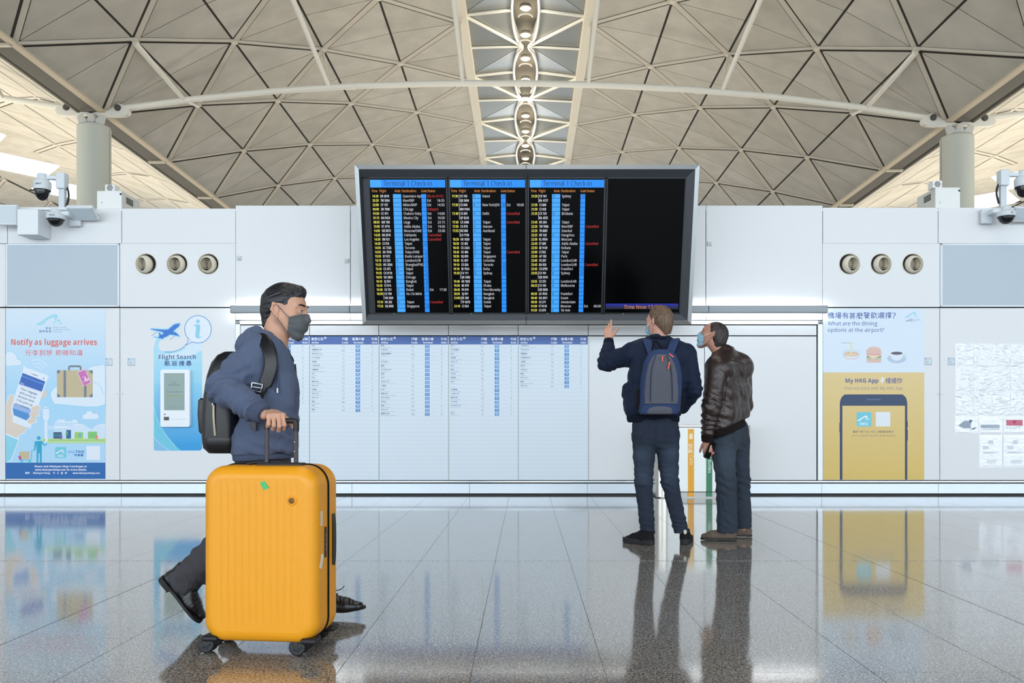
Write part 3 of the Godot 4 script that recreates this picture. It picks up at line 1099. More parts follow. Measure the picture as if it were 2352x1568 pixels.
func build_departure_board() -> void:
	var t := thing("departure_board", "wide dark departure board of four screens leaning out above the service wall", "departure board", Vector3(0, 2.168, ZC - BD))
	t.basis = Basis(Vector3.RIGHT, atan2(0.5, 1.832))
	var L := -2.022
	var R := 2.058
	var H := 1.899
	var silver := mat(srgb(176, 180, 182), 0.3, 0.7)
	var dark := mat(srgb(52, 56, 62), 0.45, 0.1)
	var black := mat(srgb(9, 10, 12), 0.3)
	var m := MB.new()
	m.box(Vector3(L + 0.05, 0.05, -0.34), Vector3(R - 0.05, H - 0.05, -0.06))
	part(t, "cabinet_body", m.mesh(), dark)
	# silver rim, mitred, four lengths
	var w := 0.052
	var o := [Vector2(L, 0), Vector2(R, 0), Vector2(R, H), Vector2(L, H)]
	var i1 := [Vector2(L + w, w), Vector2(R - w, w), Vector2(R - w, H - w), Vector2(L + w, H - w)]
	var sc0 := board_uv(844.8, 722.0)
	var sc1 := board_uv(1577.5, 407.0)
	var i2 := [Vector2(sc0.x, sc0.y), Vector2(sc1.x, sc0.y), Vector2(sc1.x, sc1.y), Vector2(sc0.x, sc1.y)]
	for k in 4:
		var q := (k + 1) % 4
		m = MB.new()
		var f := func(v: Vector2, z: float) -> Vector3: return Vector3(v.x, v.y, z)
		m.quad(f.call(o[k], 0.0), f.call(o[q], 0.0), f.call(i1[q], 0.02), f.call(i1[k], 0.02))
		m.quad(f.call(o[k], -0.36), f.call(o[q], -0.36), f.call(o[q], 0.0), f.call(o[k], 0.0))
		part(t, "rim", m.mesh(), silver)
		m = MB.new()
		m.quad(f.call(i1[k], 0.018), f.call(i1[q], 0.018), f.call(i2[q], -0.012), f.call(i2[k], -0.012))
		part(t, "bezel", m.mesh(), dark)
	m = MB.new()
	for e in [[H - 0.16, H], [0.0, 0.1]]:
		m = MB.new()
		m.box(Vector3(0.006, e[0], 0.0), Vector3(0.012, e[1], 0.021))
		part(t, "centre_joint", m.mesh(), black)
	# four screens
	var sx := [[844.8, 1026.5], [1030.0, 1209.5], [1212.0, 1391.0], [1394.0, 1577.5]]
	var print_x := [[850.0, 1023.0], [1033.0, 1206.0], [1216.0, 1388.0], [1398.0, 1572.0]]
	var blue := glow(srgb(0, 144, 255), 0.95)
	var pale := glow(srgb(58, 168, 255), 0.95)
	var mats := {"y": glow(srgb(245, 240, 90), 0.85), "w": glow(srgb(225, 228, 238), 0.85), "o": glow(srgb(240, 150, 60), 0.8), "r": glow(srgb(225, 35, 25), 0.75), "k": mat(srgb(6, 26, 60), 0.5)}
	for n in 4:
		var a := board_uv(sx[n][0], 407.0)
		var b := board_uv(sx[n][1], 407.0)
		var y0 := sc0.y
		var y1 := sc1.y
		var s := part(t, "screen", null, black)
		m = MB.new()
		m.box(Vector3(a.x, y0, -0.05), Vector3(b.x, y1, -0.02))
		var fr := 0.014
		s.mesh = m.mesh()
		var dark_glass: StandardMaterial3D = mat(srgb(4, 5, 7), 0.14)
		dark_glass.metallic_specular = 0.16
		s.material_override = dark_glass
		m = MB.new()
		m.box(Vector3(a.x, y0, -0.03), Vector3(a.x + fr, y1, -0.01))
		m.box(Vector3(b.x - fr, y0, -0.03), Vector3(b.x, y1, -0.01))
		m.box(Vector3(a.x, y1 - fr, -0.03), Vector3(b.x, y1, -0.01))
		m.box(Vector3(a.x, y0, -0.03), Vector3(b.x, y0 + fr * 1.4, -0.01))
		part(s, "screen_frame", m.mesh(), mat(srgb(30, 33, 37), 0.4))
		m = MB.new()
		m.box(Vector3(a.x + 0.24, y0 + 0.006, -0.011), Vector3(a.x + 0.248, y0 + 0.012, -0.009))
		part(s, "led", m.mesh(), glow(srgb(90, 255, 60), 1.5))
		if n < 3: board_screen(s, n, print_x[n][0], blue, pale, mats)
		else: clock_screen(s, mats)

func board_rows(n: int) -> Array:
	# time, flight, aisle, destination, gate, status, new time
	var s: String = ["14:20|DB 2010||Queretaro Apt||!Dly to 01/12;20:20|7W 5004||Kiev/KBP||Est|16:55;23:00|CP 157||Milan/MXP||Est|14:30;00:00|2N 7908||Chicago||!Delayed;01:00|CC 811||Chalons Vatry||Est|14:00;01:15|N4 9424||Mexico City||Est|16:00;08:05|GW 708||Liege||Est|23:15;13:00|ET 3719||Addis Ababa|44|Est|19:00;14:05|WZ 8872||Moscow/DME||Est|23:00;14:20|DB 2010||Fairbanks||!Cancelled;14:30|5M 921||Los Angeles||!Cancelled;14:40|CI 910||Taipei|42;14:50|AC 7236||Toronto;14:55|UA 7918||Tokyo/HND|26;15:05|D7 672||Kuala Lumpur|50;15:10|CX 253|B|London/LHR|66;15:25|HO 3504|J|Shanghai/PVG|10;15:45|CX 472|B|Taipei|67;15:55|CX 5110|H|Taipei|36;16:05|UA 2864||Chicago|41;16:10|XJ 593||Bangkok|48;16:20|CI 914||Taipei|30;16:30|CX 731|B|Dubai|34|Est|17:30;16:50|CX 799|B|Ho Chi Minh;|VN 3561;17:10|HX 282|K|Taipei||!Cancelled;17:25|SQ 8505|L|Singapore|26",
	"17:30|CX 743|B|Hanoi|70;|QR 3494;17:30|CX 840|B|New York/JFK|46|Est|18:00;|MH 9184;17:40|CX 695|B|Delhi||!Cancelled;|QF 8243;17:45|CX 2406|B|Taipei||!Cancelled;17:50|CX 978|B|Xiamen;17:55|NZ 080|G|Auckland|27;|LH 7158;18:30|HX 1830||Taipei;18:30|CX 402|B|Taipei|63;18:45|CX 2424|B|Taipei;18:45|CX 480|B|Taipei||!Cancelled;18:50|SQ 895|F|Singapore|25;18:50|UL 897||Colombo;19:10|CX 826|B|Toronto|28;19:10|IB 7924|E|Doha|32;19:20|CX 111|B|Sydney|47;|QR 3463;19:40|HX 1832||Taipei;19:50|BG 079||Dhaka;20:45|PX 019||Port Moresby;20:55|XJ 591||Bangkok;21:00|EK 385|G|Bangkok;|TP 6375||Dubai;21:10|CI 924||Taipei",
	"21:20|CX 161|B|Sydney|69;|BA 4137;21:30|CI 608||Taipei;21:30|CI 928||Taipei;21:35|CX 155|B|Brisbane;|BA 4555;21:45|HX 284|K|Taipei;22:20|7W 7006||Kiev/KBP||!Cancelled;22:20|TK 6081||Istanbul;22:25|HX 128|K|Hangzhou;22:30|RL 9954||Moscow;22:40|ET 609||Addis Ababa||!Cancelled;22:50|6E 9149||Kolkata;23:00|CI 922||Taipei;23:30|AF 185|D|Paris;23:40|VS 207|E|London/LHR|41;23:45|BA 028||London/LHR||!Cancelled;23:45|CX 6799|F|Frankfurt|35;23:55|CX 101|B|Sydney|60;|QR 5810;23:55|CX 251|B|London/LHR;00:25|CX 105|B|Melbourne;|QR 5830;00:35|LH 7015|B|Frankfurt;00:40|UA 2811||Guam;00:50|CX 271|B|Amsterdam;01:00|F7 8110||Moscow||Est|06:00;01:30|CX 675|B|Tel Aviv"][n]
	var rows := []
	for r in s.split(";"): rows.append(r.split("|"))
	return rows

func board_screen(s: Node, n: int, x0: float, blue: Material, pale: Material, mats: Dictionary) -> void:
	var u := func(x: float) -> float: return board_uv(x0 + x, 450.0).x
	var v := func(y: float) -> float: return board_uv(1207.0, y).y
	var z := -0.018
	var ms := {}
	for k in mats: ms[k] = MB.new()
	var mb := MB.new()
	var mp := MB.new()
	mb.rect(u.call(0.5), v.call(430.5), u.call(173), v.call(412.5), z)
	var mt := MB.new()
	mt.rect(u.call(0.5), v.call(430.5), u.call(26), v.call(412.5), z + 0.0003)
	part(s, "screen_title_band", mt.mesh(), pale)
	letters(ms["k"], "Terminal 1 Check-in", u.call(87.0), v.call(426.8), v.call(415.2) - v.call(426.8), z + 0.001, 0.5, false, 1.0, u.call(142.5) - u.call(31.5))
	var cap: float = v.call(438.9) - v.call(444.9)
	var hy: float = v.call(441.2)
	for h in [[3.0, "Time"], [21.5, "Flight"], [56.0, "Aisle"], [73.0, "Destination"], [117.5, "Gate"], [132.0, "Status"]]:
		letters(ms["o"], h[1], u.call(h[0]), hy, cap, z, 0.0, false, 0.8)
	var rows := board_rows(n)
	var va: float = v.call(450.3)
	var vb: float = v.call(712.6)
	for r in 28:
		var vc := lerpf(va, vb, r / 27.0)
		var hr := (va - vb) / 54.0
		mp.rect(u.call(52), vc - hr + 0.002, u.call(71), vc + hr - 0.002, z)
		mb.rect(u.call(117.5), vc - hr + 0.002, u.call(128.5), vc + hr - 0.002, z)
		if r >= rows.size(): continue
		var e: PackedStringArray = rows[r]
		var by := vc - cap * 0.5
		if e[0] != "": letters(ms["y"], e[0], u.call(18.5), by, cap, z, 1.0, true, 0.66, u.call(17.0) - u.call(3.0))
		letters(ms["w"], e[1], u.call(23.0), by, cap, z, 0.0, true, 0.66)
		if e[0] == "": ms["w"].rect(u.call(20.6), vc - hr * 0.8, u.call(21.4), vc + hr * 2.8, z)
		if e.size() > 2 and e[2] != "": letters(ms["k"], e[2], u.call(54.5), by, cap, z + 0.001, 0.0, false, 0.85)
		if e.size() > 3 and e[3] != "": letters(ms["w"], e[3], u.call(75.0), by, cap, z, 0.0, false, 0.82)
		if e.size() > 4 and e[4] != "": letters(ms["k"], e[4], u.call(128.0), by, cap, z + 0.001, 1.0, false, 0.85)
		if e.size() > 5 and e[5] != "": letters(ms["r" if e[5].begins_with("!") else "w"], e[5].trim_prefix("!"), u.call(131.0), by, cap, z, 0.0, false, 0.85)
		if e.size() > 6: letters(ms["w"], e[6], u.call(170.0), by, cap, z, 1.0, false, 0.85)
	part(s, "blue_screen_fields", mb.mesh(), blue)
	part(s, "pale_blue_screen_fields", mp.mesh(), pale)
	var names := {"y": "yellow_screen_text", "w": "white_screen_text", "o": "orange_screen_text", "r": "red_screen_text", "k": "dark_screen_text"}
	for k in ms: part(s, names[k], ms[k].mesh(), mats[k])

func clock_screen(s: Node, mats: Dictionary) -> void:
	var z := -0.018
	for k in 6:
		var m := MB.new()
		var a := board_uv(1391.0 + 0.5, 697.5 + k * 2.1)
		var b := board_uv(1558.5, 697.5 + (k + 1) * 2.1)
		m.rect(a.x, b.y, b.x, a.y, z)
		part(s, "blue_screen_band", m.mesh(), glow(srgb(4, 30 - k * 4, 205 - k * 32), 0.6))
	var m := MB.new()
	var p := board_uv(1433.0, 709.5)
	var q := board_uv(1516.5, 701.0)
	letters(m, "Time Now 13:57", p.x, p.y, q.y - p.y, z + 0.001, 0.0, false, 1.0, q.x - p.x)
	part(s, "orange_screen_text", m.mesh(), mats["o"])

# ---------------------------------------------------------------- prints on the wall
# flat list of picture positions on the wall plane -> metres
func px(a: Array) -> PackedVector2Array:
	var o := PackedVector2Array()
	for i in range(0, a.size(), 2): o.append(Vector2((a[i] - CX) / WS, EYE + (CY - a[i + 1]) / WS))
	return o

func lin(c: Color) -> Color:
	return c.srgb_to_linear()

func ink(rough := 0.45) -> StandardMaterial3D:
	var key := "ink %.2f" % rough
	if mat_cache.has(key): return mat_cache[key]
	var m := StandardMaterial3D.new()
	m.vertex_color_use_as_albedo = true
	m.roughness = rough
	mat_cache[key] = m
	return m

# Chinese characters as drawn strokes on a grid of 0..20 (digits, then a to k; x then y, y downward)
const GLYPH := {
	"行": "6116 761c 5a5k 93j3 89k9 f9fjcj", "李": "14j4 a0a9 941a b4ja 4bfbbe bdbj7j 1fjf", "到": "12c2 6228 28a7 85b9 696i 2dad 1jbh e3ee j1jjgj",
	"埗": "0676 414f 0g7e e0e9 e4j4 a3a9 89k9 e9ef ab8e id8k", "即": "2292 929a 2696 2a9a 222i7f 6c9h c3j3jege d3dk",
	"時": "1373 737h 1h7h 131h 1a7a 94j4 e0e8 88k8 8ckc g9gjdj aech", "知": "3016 2494 09a9 545a0j 6c9h c4j4 j4jh chjh c4ch",
	"道": "2244 08483f 0i4f9iki 90b3 g0e3 74j4 c4b7 97i7 i7ig 9gig 979g 9aia 9did", "航": "4033 23838i6i 232d0j 0a9a 5558 5c5f e0f3 a4k4 c8cdaj c8h8hikikf",
	"班": "1272 1a7a 0i7g 424h a3ac8i c2k2 cbkb bjkh g2gi", "搜": "0575 414j2j 0d7a 929a j2ja e0ec 92c2 g2j2 96c6 g6j6 9aja 9did9k bekk",
	"尋": "31g1g6 33g3 36g6 1898 585c 0c9c c8i8 i8ic ccic c8cc 0fkf edekbk 4h7j", "機": "0575 404k 460d 477b a184b488 88c8 h1f4i4f8 f8j8 d0eajjkg 7bkb abae7j aech iddj",
	"場": "0676 414f 0g7e a1i1 i1i8 a8i8 a1a8 a4i4 8aka ba8f adjdhkfj dd9j gdck", "有": "14k4 90670d 686k 68h8hjej 6bhb 6fhf",
	"甚": "14j4 515d f1fd 57f7 5afa 0dkd 3d3jij 9d7h cdfh", "麼": "a0a2 23k3 232c0j 47b7 747c 784c 88ab c7k7 g4gc g8cc g8kc ac6gbg6khj fgik",
	"餐": "1181 4116 338339 b2i2a9 c3j9 a71c a7jc 6beb 6b6kai ebeg 6eee 6geg agik", "飲": "5005 5094 2686 868d 2d8d 2989 262j7h 6e9i d0a6 c4k4i8 f5f99k fbkk",
	"選": "2244 08483f 0i4f9iki 71c1c47477c7 e1j1j4e4e7k7 7aja a8ad g8gd 6dkd ae8h feih", "擇": "0575 414j2j 0d7a 91j1 j1j6 96j6 9196 c1c6 g1g6 a9i9 e6ec 8ckc bdcf hdgf 9gjg ecek",
	"提": "0575 414j2j 0d7a a1i1 i1i8 a8i8 a1a8 a4i4 8bkb ebej efjf bdah8k ahkk", "你": "6009 464k b087 a4k4i8 e5ejbj aa8g hakf",
	"空": "a0a3 1713j3i6 843a c4c8i8 3chc acaj 1jjj", "公": "721a c2ja 994ifh ddik", "司": "22i2ijej 27d7 3bcb cbch 3hch 3b3h", "代": "6009 464k 78k6 c0d9jjkf g1i4",
	"號": "1171 7176 1676 1116 0999 392d8d7j4j e0e4 e2j2 a4k4j7 a4ac8k b8i7 e6eaia dddgbk ddhdhjkjkh", "客": "a0a3 1713j3i6 853b 77f71f 78je 5efe fefk 5kfk 5e5k",
	"運": "2244 08483f 0i4f9iki 7471k1j4 85j5 97i7 i7ic 9cic 979c 99i9 7fkf d3dh", "大": "17j7 a1991j a8jj", "樓": "0575 404k 460d 477b 92j2 a5i5 a8i8 a2a8 i2i8 e0eb 8bkb dbagik hc9k 8eke",
	"段": "7033 333j 3888 3d8d 0h9e c2c7a9 c2h2h8k8 bbibak cdkk", "香": "f042 05k5 a1aa 951a b5ja 5bfb fbfk 5kfk 5b5k 5fff", "港": "2154 0749 1j5c 74j4 a1a9 g1g9 69k9 a96e f9ke 9cgcgf9f9jijih",
	"國": "11j1 j1jj 1jjj 111j 46g6 59a9 a9ac 5cac 595c 4gbe c3dahg g9bg e3g5", "際": "111k 1171477a4d b085 a2d289 f1j1e8 f3k9 b9h9 9ckc ecek bf9i hfji",
	"鋁": "5006 50a5 2787 1b9b 575i 2d3g 8d7g 0iai c2j2 j2j8 c8j8 c2c8 bbkb kbkj bjkj bbbj", "罐": "3015 2494 0999 545i 1c1i9i9c a2k2 d0d4 h0h4 a5d5 d5d8 a8d8 a5a8 g5j5 j5j8 g8j8 g5g8 daae bdbk bckc bfkf bhkh bkkk fafk",
	"通": "2244 08483f 0i4f9iki 81i1e4 b3d4 868g 86i6ig 89i9 8cic d6dg", "下": "11j1 a1ak a7fb", "中": "35h5 h5hd 3dhd 353d a0ak", "心": "666hfhfd 291f a4c8 f8jd", "日": "31h1 h1hk 3khk 313k 3aha",
	"本": "14j4 a0ak a41e a4je 6ede", "太": "17j7 a1991j a8jj 8gai", "平": "22i2 5588 f5d8 1bjb a2ak", "洋": "2154 0749 1j5c 91b3 h1f3 84k4 99j9 7eke e4ek", "山": "a1ai 272i 2iii i7ii", "上": "a1aj aaha 1jjj",
	"東": "14j4 47g7 g7gc 4cgc 474c 49g9 a0ak 9c1i bcji", "四": "23i3 i3ii 2iii 232i 737b d3dbhb", "川": "323c1j a2ag h2hk", "西": "11j1 36h6 h6hj 3jhj 363j 818b c1cbgb", "士": "17j7 a1ai 3ihi", "土": "37h7 a1ai 1ijj", "天": "22i2 18j8 a2aa1j aajj",
	"用": "323c0k 32h2hkek 38h8 3ehe a2ak", "式": "16j6 2b9b 6b6i 1jai c0daikkf g1i3", "請": "4143 0494 2777 2a7a 2d7d 2d2i 7d7i 2i7i b2j2 b5j5 98k8 f0f8 bbbk bbibikgk beie bhih",
	"動": "7012 1393 5354 1595 5c5c 1a9a 151a 9595 535i 1d9d 0i9i b5j5jjgj e0e59k", "流": "2154 0749 1j5c c0d2 84k4 c47aia gajc aaah dadh gagiki", "程": "7012 0595 515k 560e 579b b1j1 j1j7 b7j7 b1b7 bbjb bfjf 9jkj fbfj", "載": "13d3 707 16c6 2686 868c 2c8c 262c 2989 0faf 565k c0e9jjkf g1i4", "應": "a0a2 23k3 232c0j 6597 767e a5h5 a8h8 abhb a5ae c3cb 4g5j 8f8iei cfdh hfjj",
	"向": "a042 24i4ikfk 242k 68e8 e8ee 6eee 686e", "查": "14j4 a0a8 941a b4ja 5bfb fbfi 5ifi 5b5i 5efe 1kjk", "或": "15k5 38a8 a8ac 3cac 383c 1ibg d0e9hgkg i9cj g1i3",
	"英": "14j4 606 6066 e0e6 4bgb 46g6 464b g6gb a4ak aa1j abjk", "美": "6083 e0c3 23i3 37h7 1bjb a3ab 1fjf af2k afik", "泰": "22i2 16j6? 36h6 a0a6 971d b7jd aaak 5d7f fdde", "快": "404k 1327 7386 a6i6ib 8bkb d0dc8k ddkk",
	"亞": "11j1 1jjj 616e e1ee", "加": "15a5a8ai7i 5050 505g1j c4c4 c4j4 j4jh chjh c4ch", "新": "a08 5052 1393 3345 7365 0797 1a9a 575k 4b1f 6b9e j0c3c9ak c8k8 h8hk", "皇": "a082 4 52f2 f2f9 59f9 5259 55f5 2ci c 2cic 4gfg acak 1kjk", "馬": "515c 51h1 54h4 58h8 b1bc 5cjcikgk 1f0k 5f6j 9faj dfei",
}

func glyphs(m: MB, s: String, x: float, y: float, size: float, weight: float, z: float, pitch := 0.0) -> void:
	# x, y: top left corner in picture positions; size in picture pixels
	if pitch == 0.0: pitch = size * 1.1
	for i in s.length():
		var g: String = GLYPH.get(s[i], "")
		var n := 0
		for st in g.split(" ", false):
			n += 1
			var p := PackedVector2Array()
			for k in range(0, st.length() - 1, 2):
				var a := "0123456789abcdefghijk".find(st[k])
				var b := "0123456789abcdefghijk".find(st[k + 1])
				if a < 0 or b < 0: continue
				p.append(Vector2((x + i * pitch + a * size / 20.0 - CX) / WS, EYE + (CY - y - b * size / 20.0) / WS))
			if p.size() > 1: m.stroke(p, weight / WS, z + n * 4e-5, weight * 0.35 / WS)

func word(m: MB, s: String, x: float, y: float, cap: float, z: float, align := 0.0, bold := false, fit := 0.0, called := "Droid Sans", wide := 1.0, slant := 0.0, fine := 24) -> void:
	letters(m, s, (x - CX) / WS, EYE + (CY - y) / WS, cap / WS, z, align, bold, wide, fit / WS, called, fine, slant)

# the winged logo of the airport, in a box of given width with its lower left corner at x, y
func wing(m: MB, x: float, y: float, w: float, z: float) -> void:
	var f := func(a: Array) -> PackedVector2Array:
		var o := PackedVector2Array()
		for i in range(0, a.size(), 2): o.append(Vector2((x + a[i] * w - CX) / WS, EYE + (CY - y - (a[i + 1] - 1.0) * w * 0.42) / WS))
		return o
	# outline in the unit box, y down
	m.poly(spline(f.call([0.0, 1.0, 0.2, 0.68, 0.45, 0.28, 0.62, 0.1, 0.74, 0.02, 0.82, 0.12, 0.83, 0.28, 0.78, 0.5, 0.7, 0.72, 0.64, 0.95, 0.7, 0.6, 0.73, 0.42, 0.68, 0.34, 0.55, 0.42, 0.38, 0.68, 0.24, 1.0]), true, 3), z)
	m.poly(spline(f.call([0.66, 0.92, 0.76, 0.68, 0.84, 0.5, 0.92, 0.52, 0.91, 0.7, 0.87, 0.86, 0.88, 0.72, 0.84, 0.66, 0.76, 0.76]), true, 3), z)
	m.poly(spline(f.call([0.84, 0.95, 0.9, 0.82, 0.96, 0.77, 1.0, 0.84, 0.985, 0.96, 0.96, 0.86, 0.91, 0.88]), true, 3), z)

func cloud(m: MB, pts: Array, c: Color, rim: Color, z: float, w := 1.2) -> void:
	var o := spline(px(pts), true, 5)
	for i in o.size(): o[i].x = clampf(o[i].x, (13.0 - CX) / WS, (242.0 - CX) / WS)
	m.col = lin(c)
	m.poly(o, z)
	m.col = lin(rim)
	o.append(o[0])
	m.stroke(o, w / WS, z + 0.0002)

func sheet_thing(called: String, label: String, category: String, x0: float, y0: float, x1: float, y1: float, c: Color) -> Node3D:
	var t := thing(called, label, category)
	var m := MB.new()
	m.box(Vector3(wp(x0, y1).x, wp(x0, y1).y, -0.004), Vector3(wp(x1, y0).x, wp(x1, y0).y, -0.0015))
	part(t, "sheet", m.mesh(), mat(c, 0.4))
	return t

func build_posters() -> void:
	luggage_poster()
	flight_poster()
	dining_poster()

func luggage_poster() -> void:
	var t := sheet_thing("poster", "tall pale blue poster about luggage arrival with phone, brown suitcase and airport drawing", "poster", 13, 707.5, 242, 1099.5, srgb(205, 228, 245))
	var m := MB.new()
	var z := -0.001
	var f := func(x: float) -> float: return (x - CX) / WS
	var g := func(y: float) -> float: return EYE + (CY - y) / WS
	m.rect2(f.call(13), g.call(707.5), f.call(242), g.call(900), z, lin(srgb(216, 230, 242)), lin(srgb(168, 214, 242)))
	m.rect2(f.call(13), g.call(900), f.call(242), g.call(1061), z, lin(srgb(168, 214, 242)), lin(srgb(176, 215, 242)))
	z += 0.0003
	# logo
	m.col = lin(srgb(160, 216, 232))
	wing(m, 82, 746, 61, z)
	m.col = lin(srgb(110, 146, 190))
	glyphs(m, "香港", 104.5, 751, 5.2, 0.7, z, 7.0)
	glyphs(m, "國際機場", 90, 758, 5.2, 0.7, z, 7.2)
	m.stroke(px([119.7, 750, 119.7, 763]), 0.3 / WS, z)
	word(m, "HONG KONG", 122, 753, 2.7, z, 0, false, 30)
	word(m, "INTERNATIONAL", 122, 758, 2.7, z, 0, false, 40)
	word(m, "AIRPORT", 122, 763, 2.7, z, 0, false, 21)
	# headings
	m.col = lin(srgb(222, 100, 92))
	word(m, "Notify as luggage arrives", 25.5, 792, 13.5, z + 0.0003, 0, true, 197)
	m.col = lin(srgb(226, 110, 118))
	glyphs(m, "行李到埗", 58.5, 803, 13.4, 1.25, z + 0.0003, 15.9)
	glyphs(m, "即時知道", 128, 803, 13.4, 1.25, z + 0.0003, 16.0)
	m.col = lin(srgb(238, 238, 244))
	# clouds
	cloud(m, [13, 812, 22, 807, 33, 811, 39, 820, 40, 825, 47, 827, 49, 834, 44, 839, 30, 839.5, 13, 839.5], srgb(222, 234, 246), srgb(150, 216, 236), z)
	cloud(m, [242, 845, 226, 839, 208, 843, 196, 856, 190, 870, 188, 885, 160, 890, 130, 888, 117, 900, 117, 912, 124, 925, 135, 928, 242, 928], srgb(222, 234, 246), srgb(150, 216, 236), z)
	m.col = lin(srgb(150, 216, 236))
	m.stroke(spline(px([213, 877, 225, 882, 233, 892, 236, 904, 241, 904]), false, 4), 1.2 / WS, z + 0.0004)
	# signal arcs
	m.col = lin(srgb(226, 236, 248))
	m.stroke(spline(px([73, 829, 85, 826, 98, 830, 106, 837, 110, 843]), false, 4), 1.6 / WS, z)
	m.stroke(spline(px([77, 836.5, 88, 834, 97, 839, 102, 846]), false, 4), 1.6 / WS, z)
	m.stroke(spline(px([80, 844, 87, 842.5, 94, 849]), false, 4), 1.6 / WS, z)
	# hand behind the phone, phone, hand in front
	m.col = lin(srgb(232, 240, 248))
	m.poly(px([13, 928, 22, 905, 32, 906, 32, 918, 28, 934, 30, 950, 31, 968, 63, 982, 55, 995, 44, 999, 42, 1006, 13, 996]), z)
	m.col = lin(srgb(222, 206, 192))
	m.poly(px([14, 929, 23, 906.5, 31, 907, 31, 918, 26.5, 934, 29, 952, 30, 969, 62, 982, 54, 994, 43, 998, 40, 1005, 14, 995]), z + 0.0002)
	m.poly(spline(px([94, 915, 105, 910, 107, 900, 104, 896, 98, 899]), true, 3), z + 0.0002)
	var z2 := z + 0.0005
	m.col = lin(srgb(226, 236, 247))
	m.poly(spline(px([58, 843.5, 108, 861, 111, 866, 108, 874, 72, 977, 66, 981.5, 30, 969, 31, 955, 26, 936, 54, 846]), true, 2), z2)
	m.col = lin(srgb(40, 96, 182))
	m.poly(px([52, 856, 104, 876, 96, 899, 43.5, 881]), z2 + 0.0002)
	m.col = lin(srgb(76, 140, 214))
	m.poly(px([50.5, 861.5, 101.5, 881.5, 100.5, 884, 49.8, 864]), z2 + 0.0004)
	m.col = lin(srgb(206, 214, 238))
	m.poly(px([43.5, 881, 96, 899, 95.5, 901, 42.8, 883]), z2 + 0.0003)
	m.col = lin(srgb(228, 236, 246))
	m.poly(px([42.8, 883, 95.5, 901, 80, 938, 32, 926]), z2 + 0.0002)
	m.col = lin(srgb(150, 178, 226))
	m.poly(px([32, 926, 80, 941, 72, 952, 29, 937]), z2 + 0.0003)
	m.col = lin(srgb(70, 140, 206))
	m.poly(px([29, 937, 72, 952, 62, 966, 31.5, 953]), z2 + 0.0003)
	m.col = lin(srgb(60, 70, 84))
	m.stroke(px([74.5, 858.5, 87, 863.5]), 1.3 / WS, z2 + 0.0004)
	m.poly(ring2(px([100.3, 869])[0], 0.008, 0.008, 0, 360, 10), z2 + 0.0004)
	m.poly(ring2(px([71, 857])[0], 0.005, 0.005, 0, 360, 8), z2 + 0.0004)
	m.col = lin(srgb(74, 104, 140))
	var tilt := deg_to_rad(-20.0)
	var lines := ["Your luggage", "will arrive at", "Reclaim Belt", "5 for pick up", "in 1 minute."]
	for k in 5:
		m.xf = Transform3D(Basis(Vector3.BACK, tilt), Vector3(f.call(47.5 - 3.2 * k), g.call(894.0 + 8.6 * k), z2 + 0.0005))
		letters(m, lines[k], 0, 0, 4.6 / WS, 0, 0, true, 1.0, [40.0, 39.0, 38.5, 38.0, 34.0][k] / WS)
	m.xf = Transform3D(Basis(Vector3.BACK, tilt), Vector3(f.call(46.5), g.call(880.0), z2 + 0.0005))
	m.col = lin(srgb(214, 226, 246))
	letters(m, "News", 0, 0, 2.6 / WS, 0, 0, true)
	m.xf = Transform3D()
	m.col = lin(srgb(205, 216, 234))
	m.stroke(ring2(px([41, 965])[0], 0.023, 0.023, 0, 359.8, 16), 0.5 / WS, z2 + 0.0004)
	for q in [[82, 938, 10.5], [79, 951.5, 10.3], [73, 966, 10.0]]:
		for e in [[1.2, srgb(232, 240, 248), 0.0], [0.0, srgb(222, 206, 192), 0.0003]]:
			m.col = lin(e[1])
			m.xf = Transform3D(Basis(Vector3.BACK, 0.28), Vector3(f.call(q[0]), g.call(q[1]), z2 + 0.0006 + e[2]))
			m.poly(round_rect(-(q[2] + e[0]) / WS, -(6.0 + e[0]) / WS, (q[2] + e[0]) / WS, (6.0 + e[0]) / WS, 5.5 / WS))
			m.xf = Transform3D()
	# sleeve and round cloud at the foot
	m.col = lin(srgb(232, 240, 248))
	m.poly(px([13, 996, 44, 1008, 26, 1058, 13, 1062]), z)
	m.col = lin(srgb(138, 208, 230))
	m.poly(px([13, 998, 42, 1010, 25, 1056, 13, 1062]), z + 0.0002)
	# brown suitcase
	m.col = lin(srgb(112, 124, 134))
	m.stroke(spline(px([158.5, 851, 158.5, 842, 162, 841, 183, 841, 185, 843, 185, 851]), false, 3), 4.2 / WS, z + 0.0006)
	m.col = lin(srgb(196, 180, 144))
	m.poly(round_rect(f.call(131), g.call(850), f.call(213), g.call(912), 3.0 / WS), z + 0.0008)
	m.col = lin(srgb(112, 124, 134))
	for x in [146.0, 193.0]: m.rect(f.call(x), g.call(912), f.call(x + 5.6), g.call(850), z + 0.001)
	for q in [[131, 850, 270, 1, -1], [213, 850, 180, -1, -1], [131, 912, 0, 1, 1], [213, 912, 90, -1, 1]]:
		var cp := px([q[0], q[1]])[0]
		m.poly(PackedVector2Array([cp]) + ring2(cp, 8.0 / WS, 8.0 / WS, q[2], q[2] + 90, 6), z + 0.001)
	m.col = lin(srgb(236, 206, 230))
	m.poly(px([177.5, 854.5, 195.5, 847.5, 209.5, 878, 191.5, 887.5]), z + 0.0012)
	m.stroke(px([181, 846, 187, 855, 189, 845]), 1.2 / WS, z + 0.0012)
	m.col = lin(srgb(204, 108, 180))
	m.poly(px([179, 855.5, 195, 849, 208, 877.5, 192.5, 886]), z + 0.0014)
	m.col = lin(srgb(236, 206, 230))
	m.poly(px([193, 866, 197, 864, 198, 870, 204, 868, 205, 872, 195, 876]), z + 0.0016)
	m.stroke(px([188, 866, 193, 864]), 0.6 / WS, z + 0.0016)
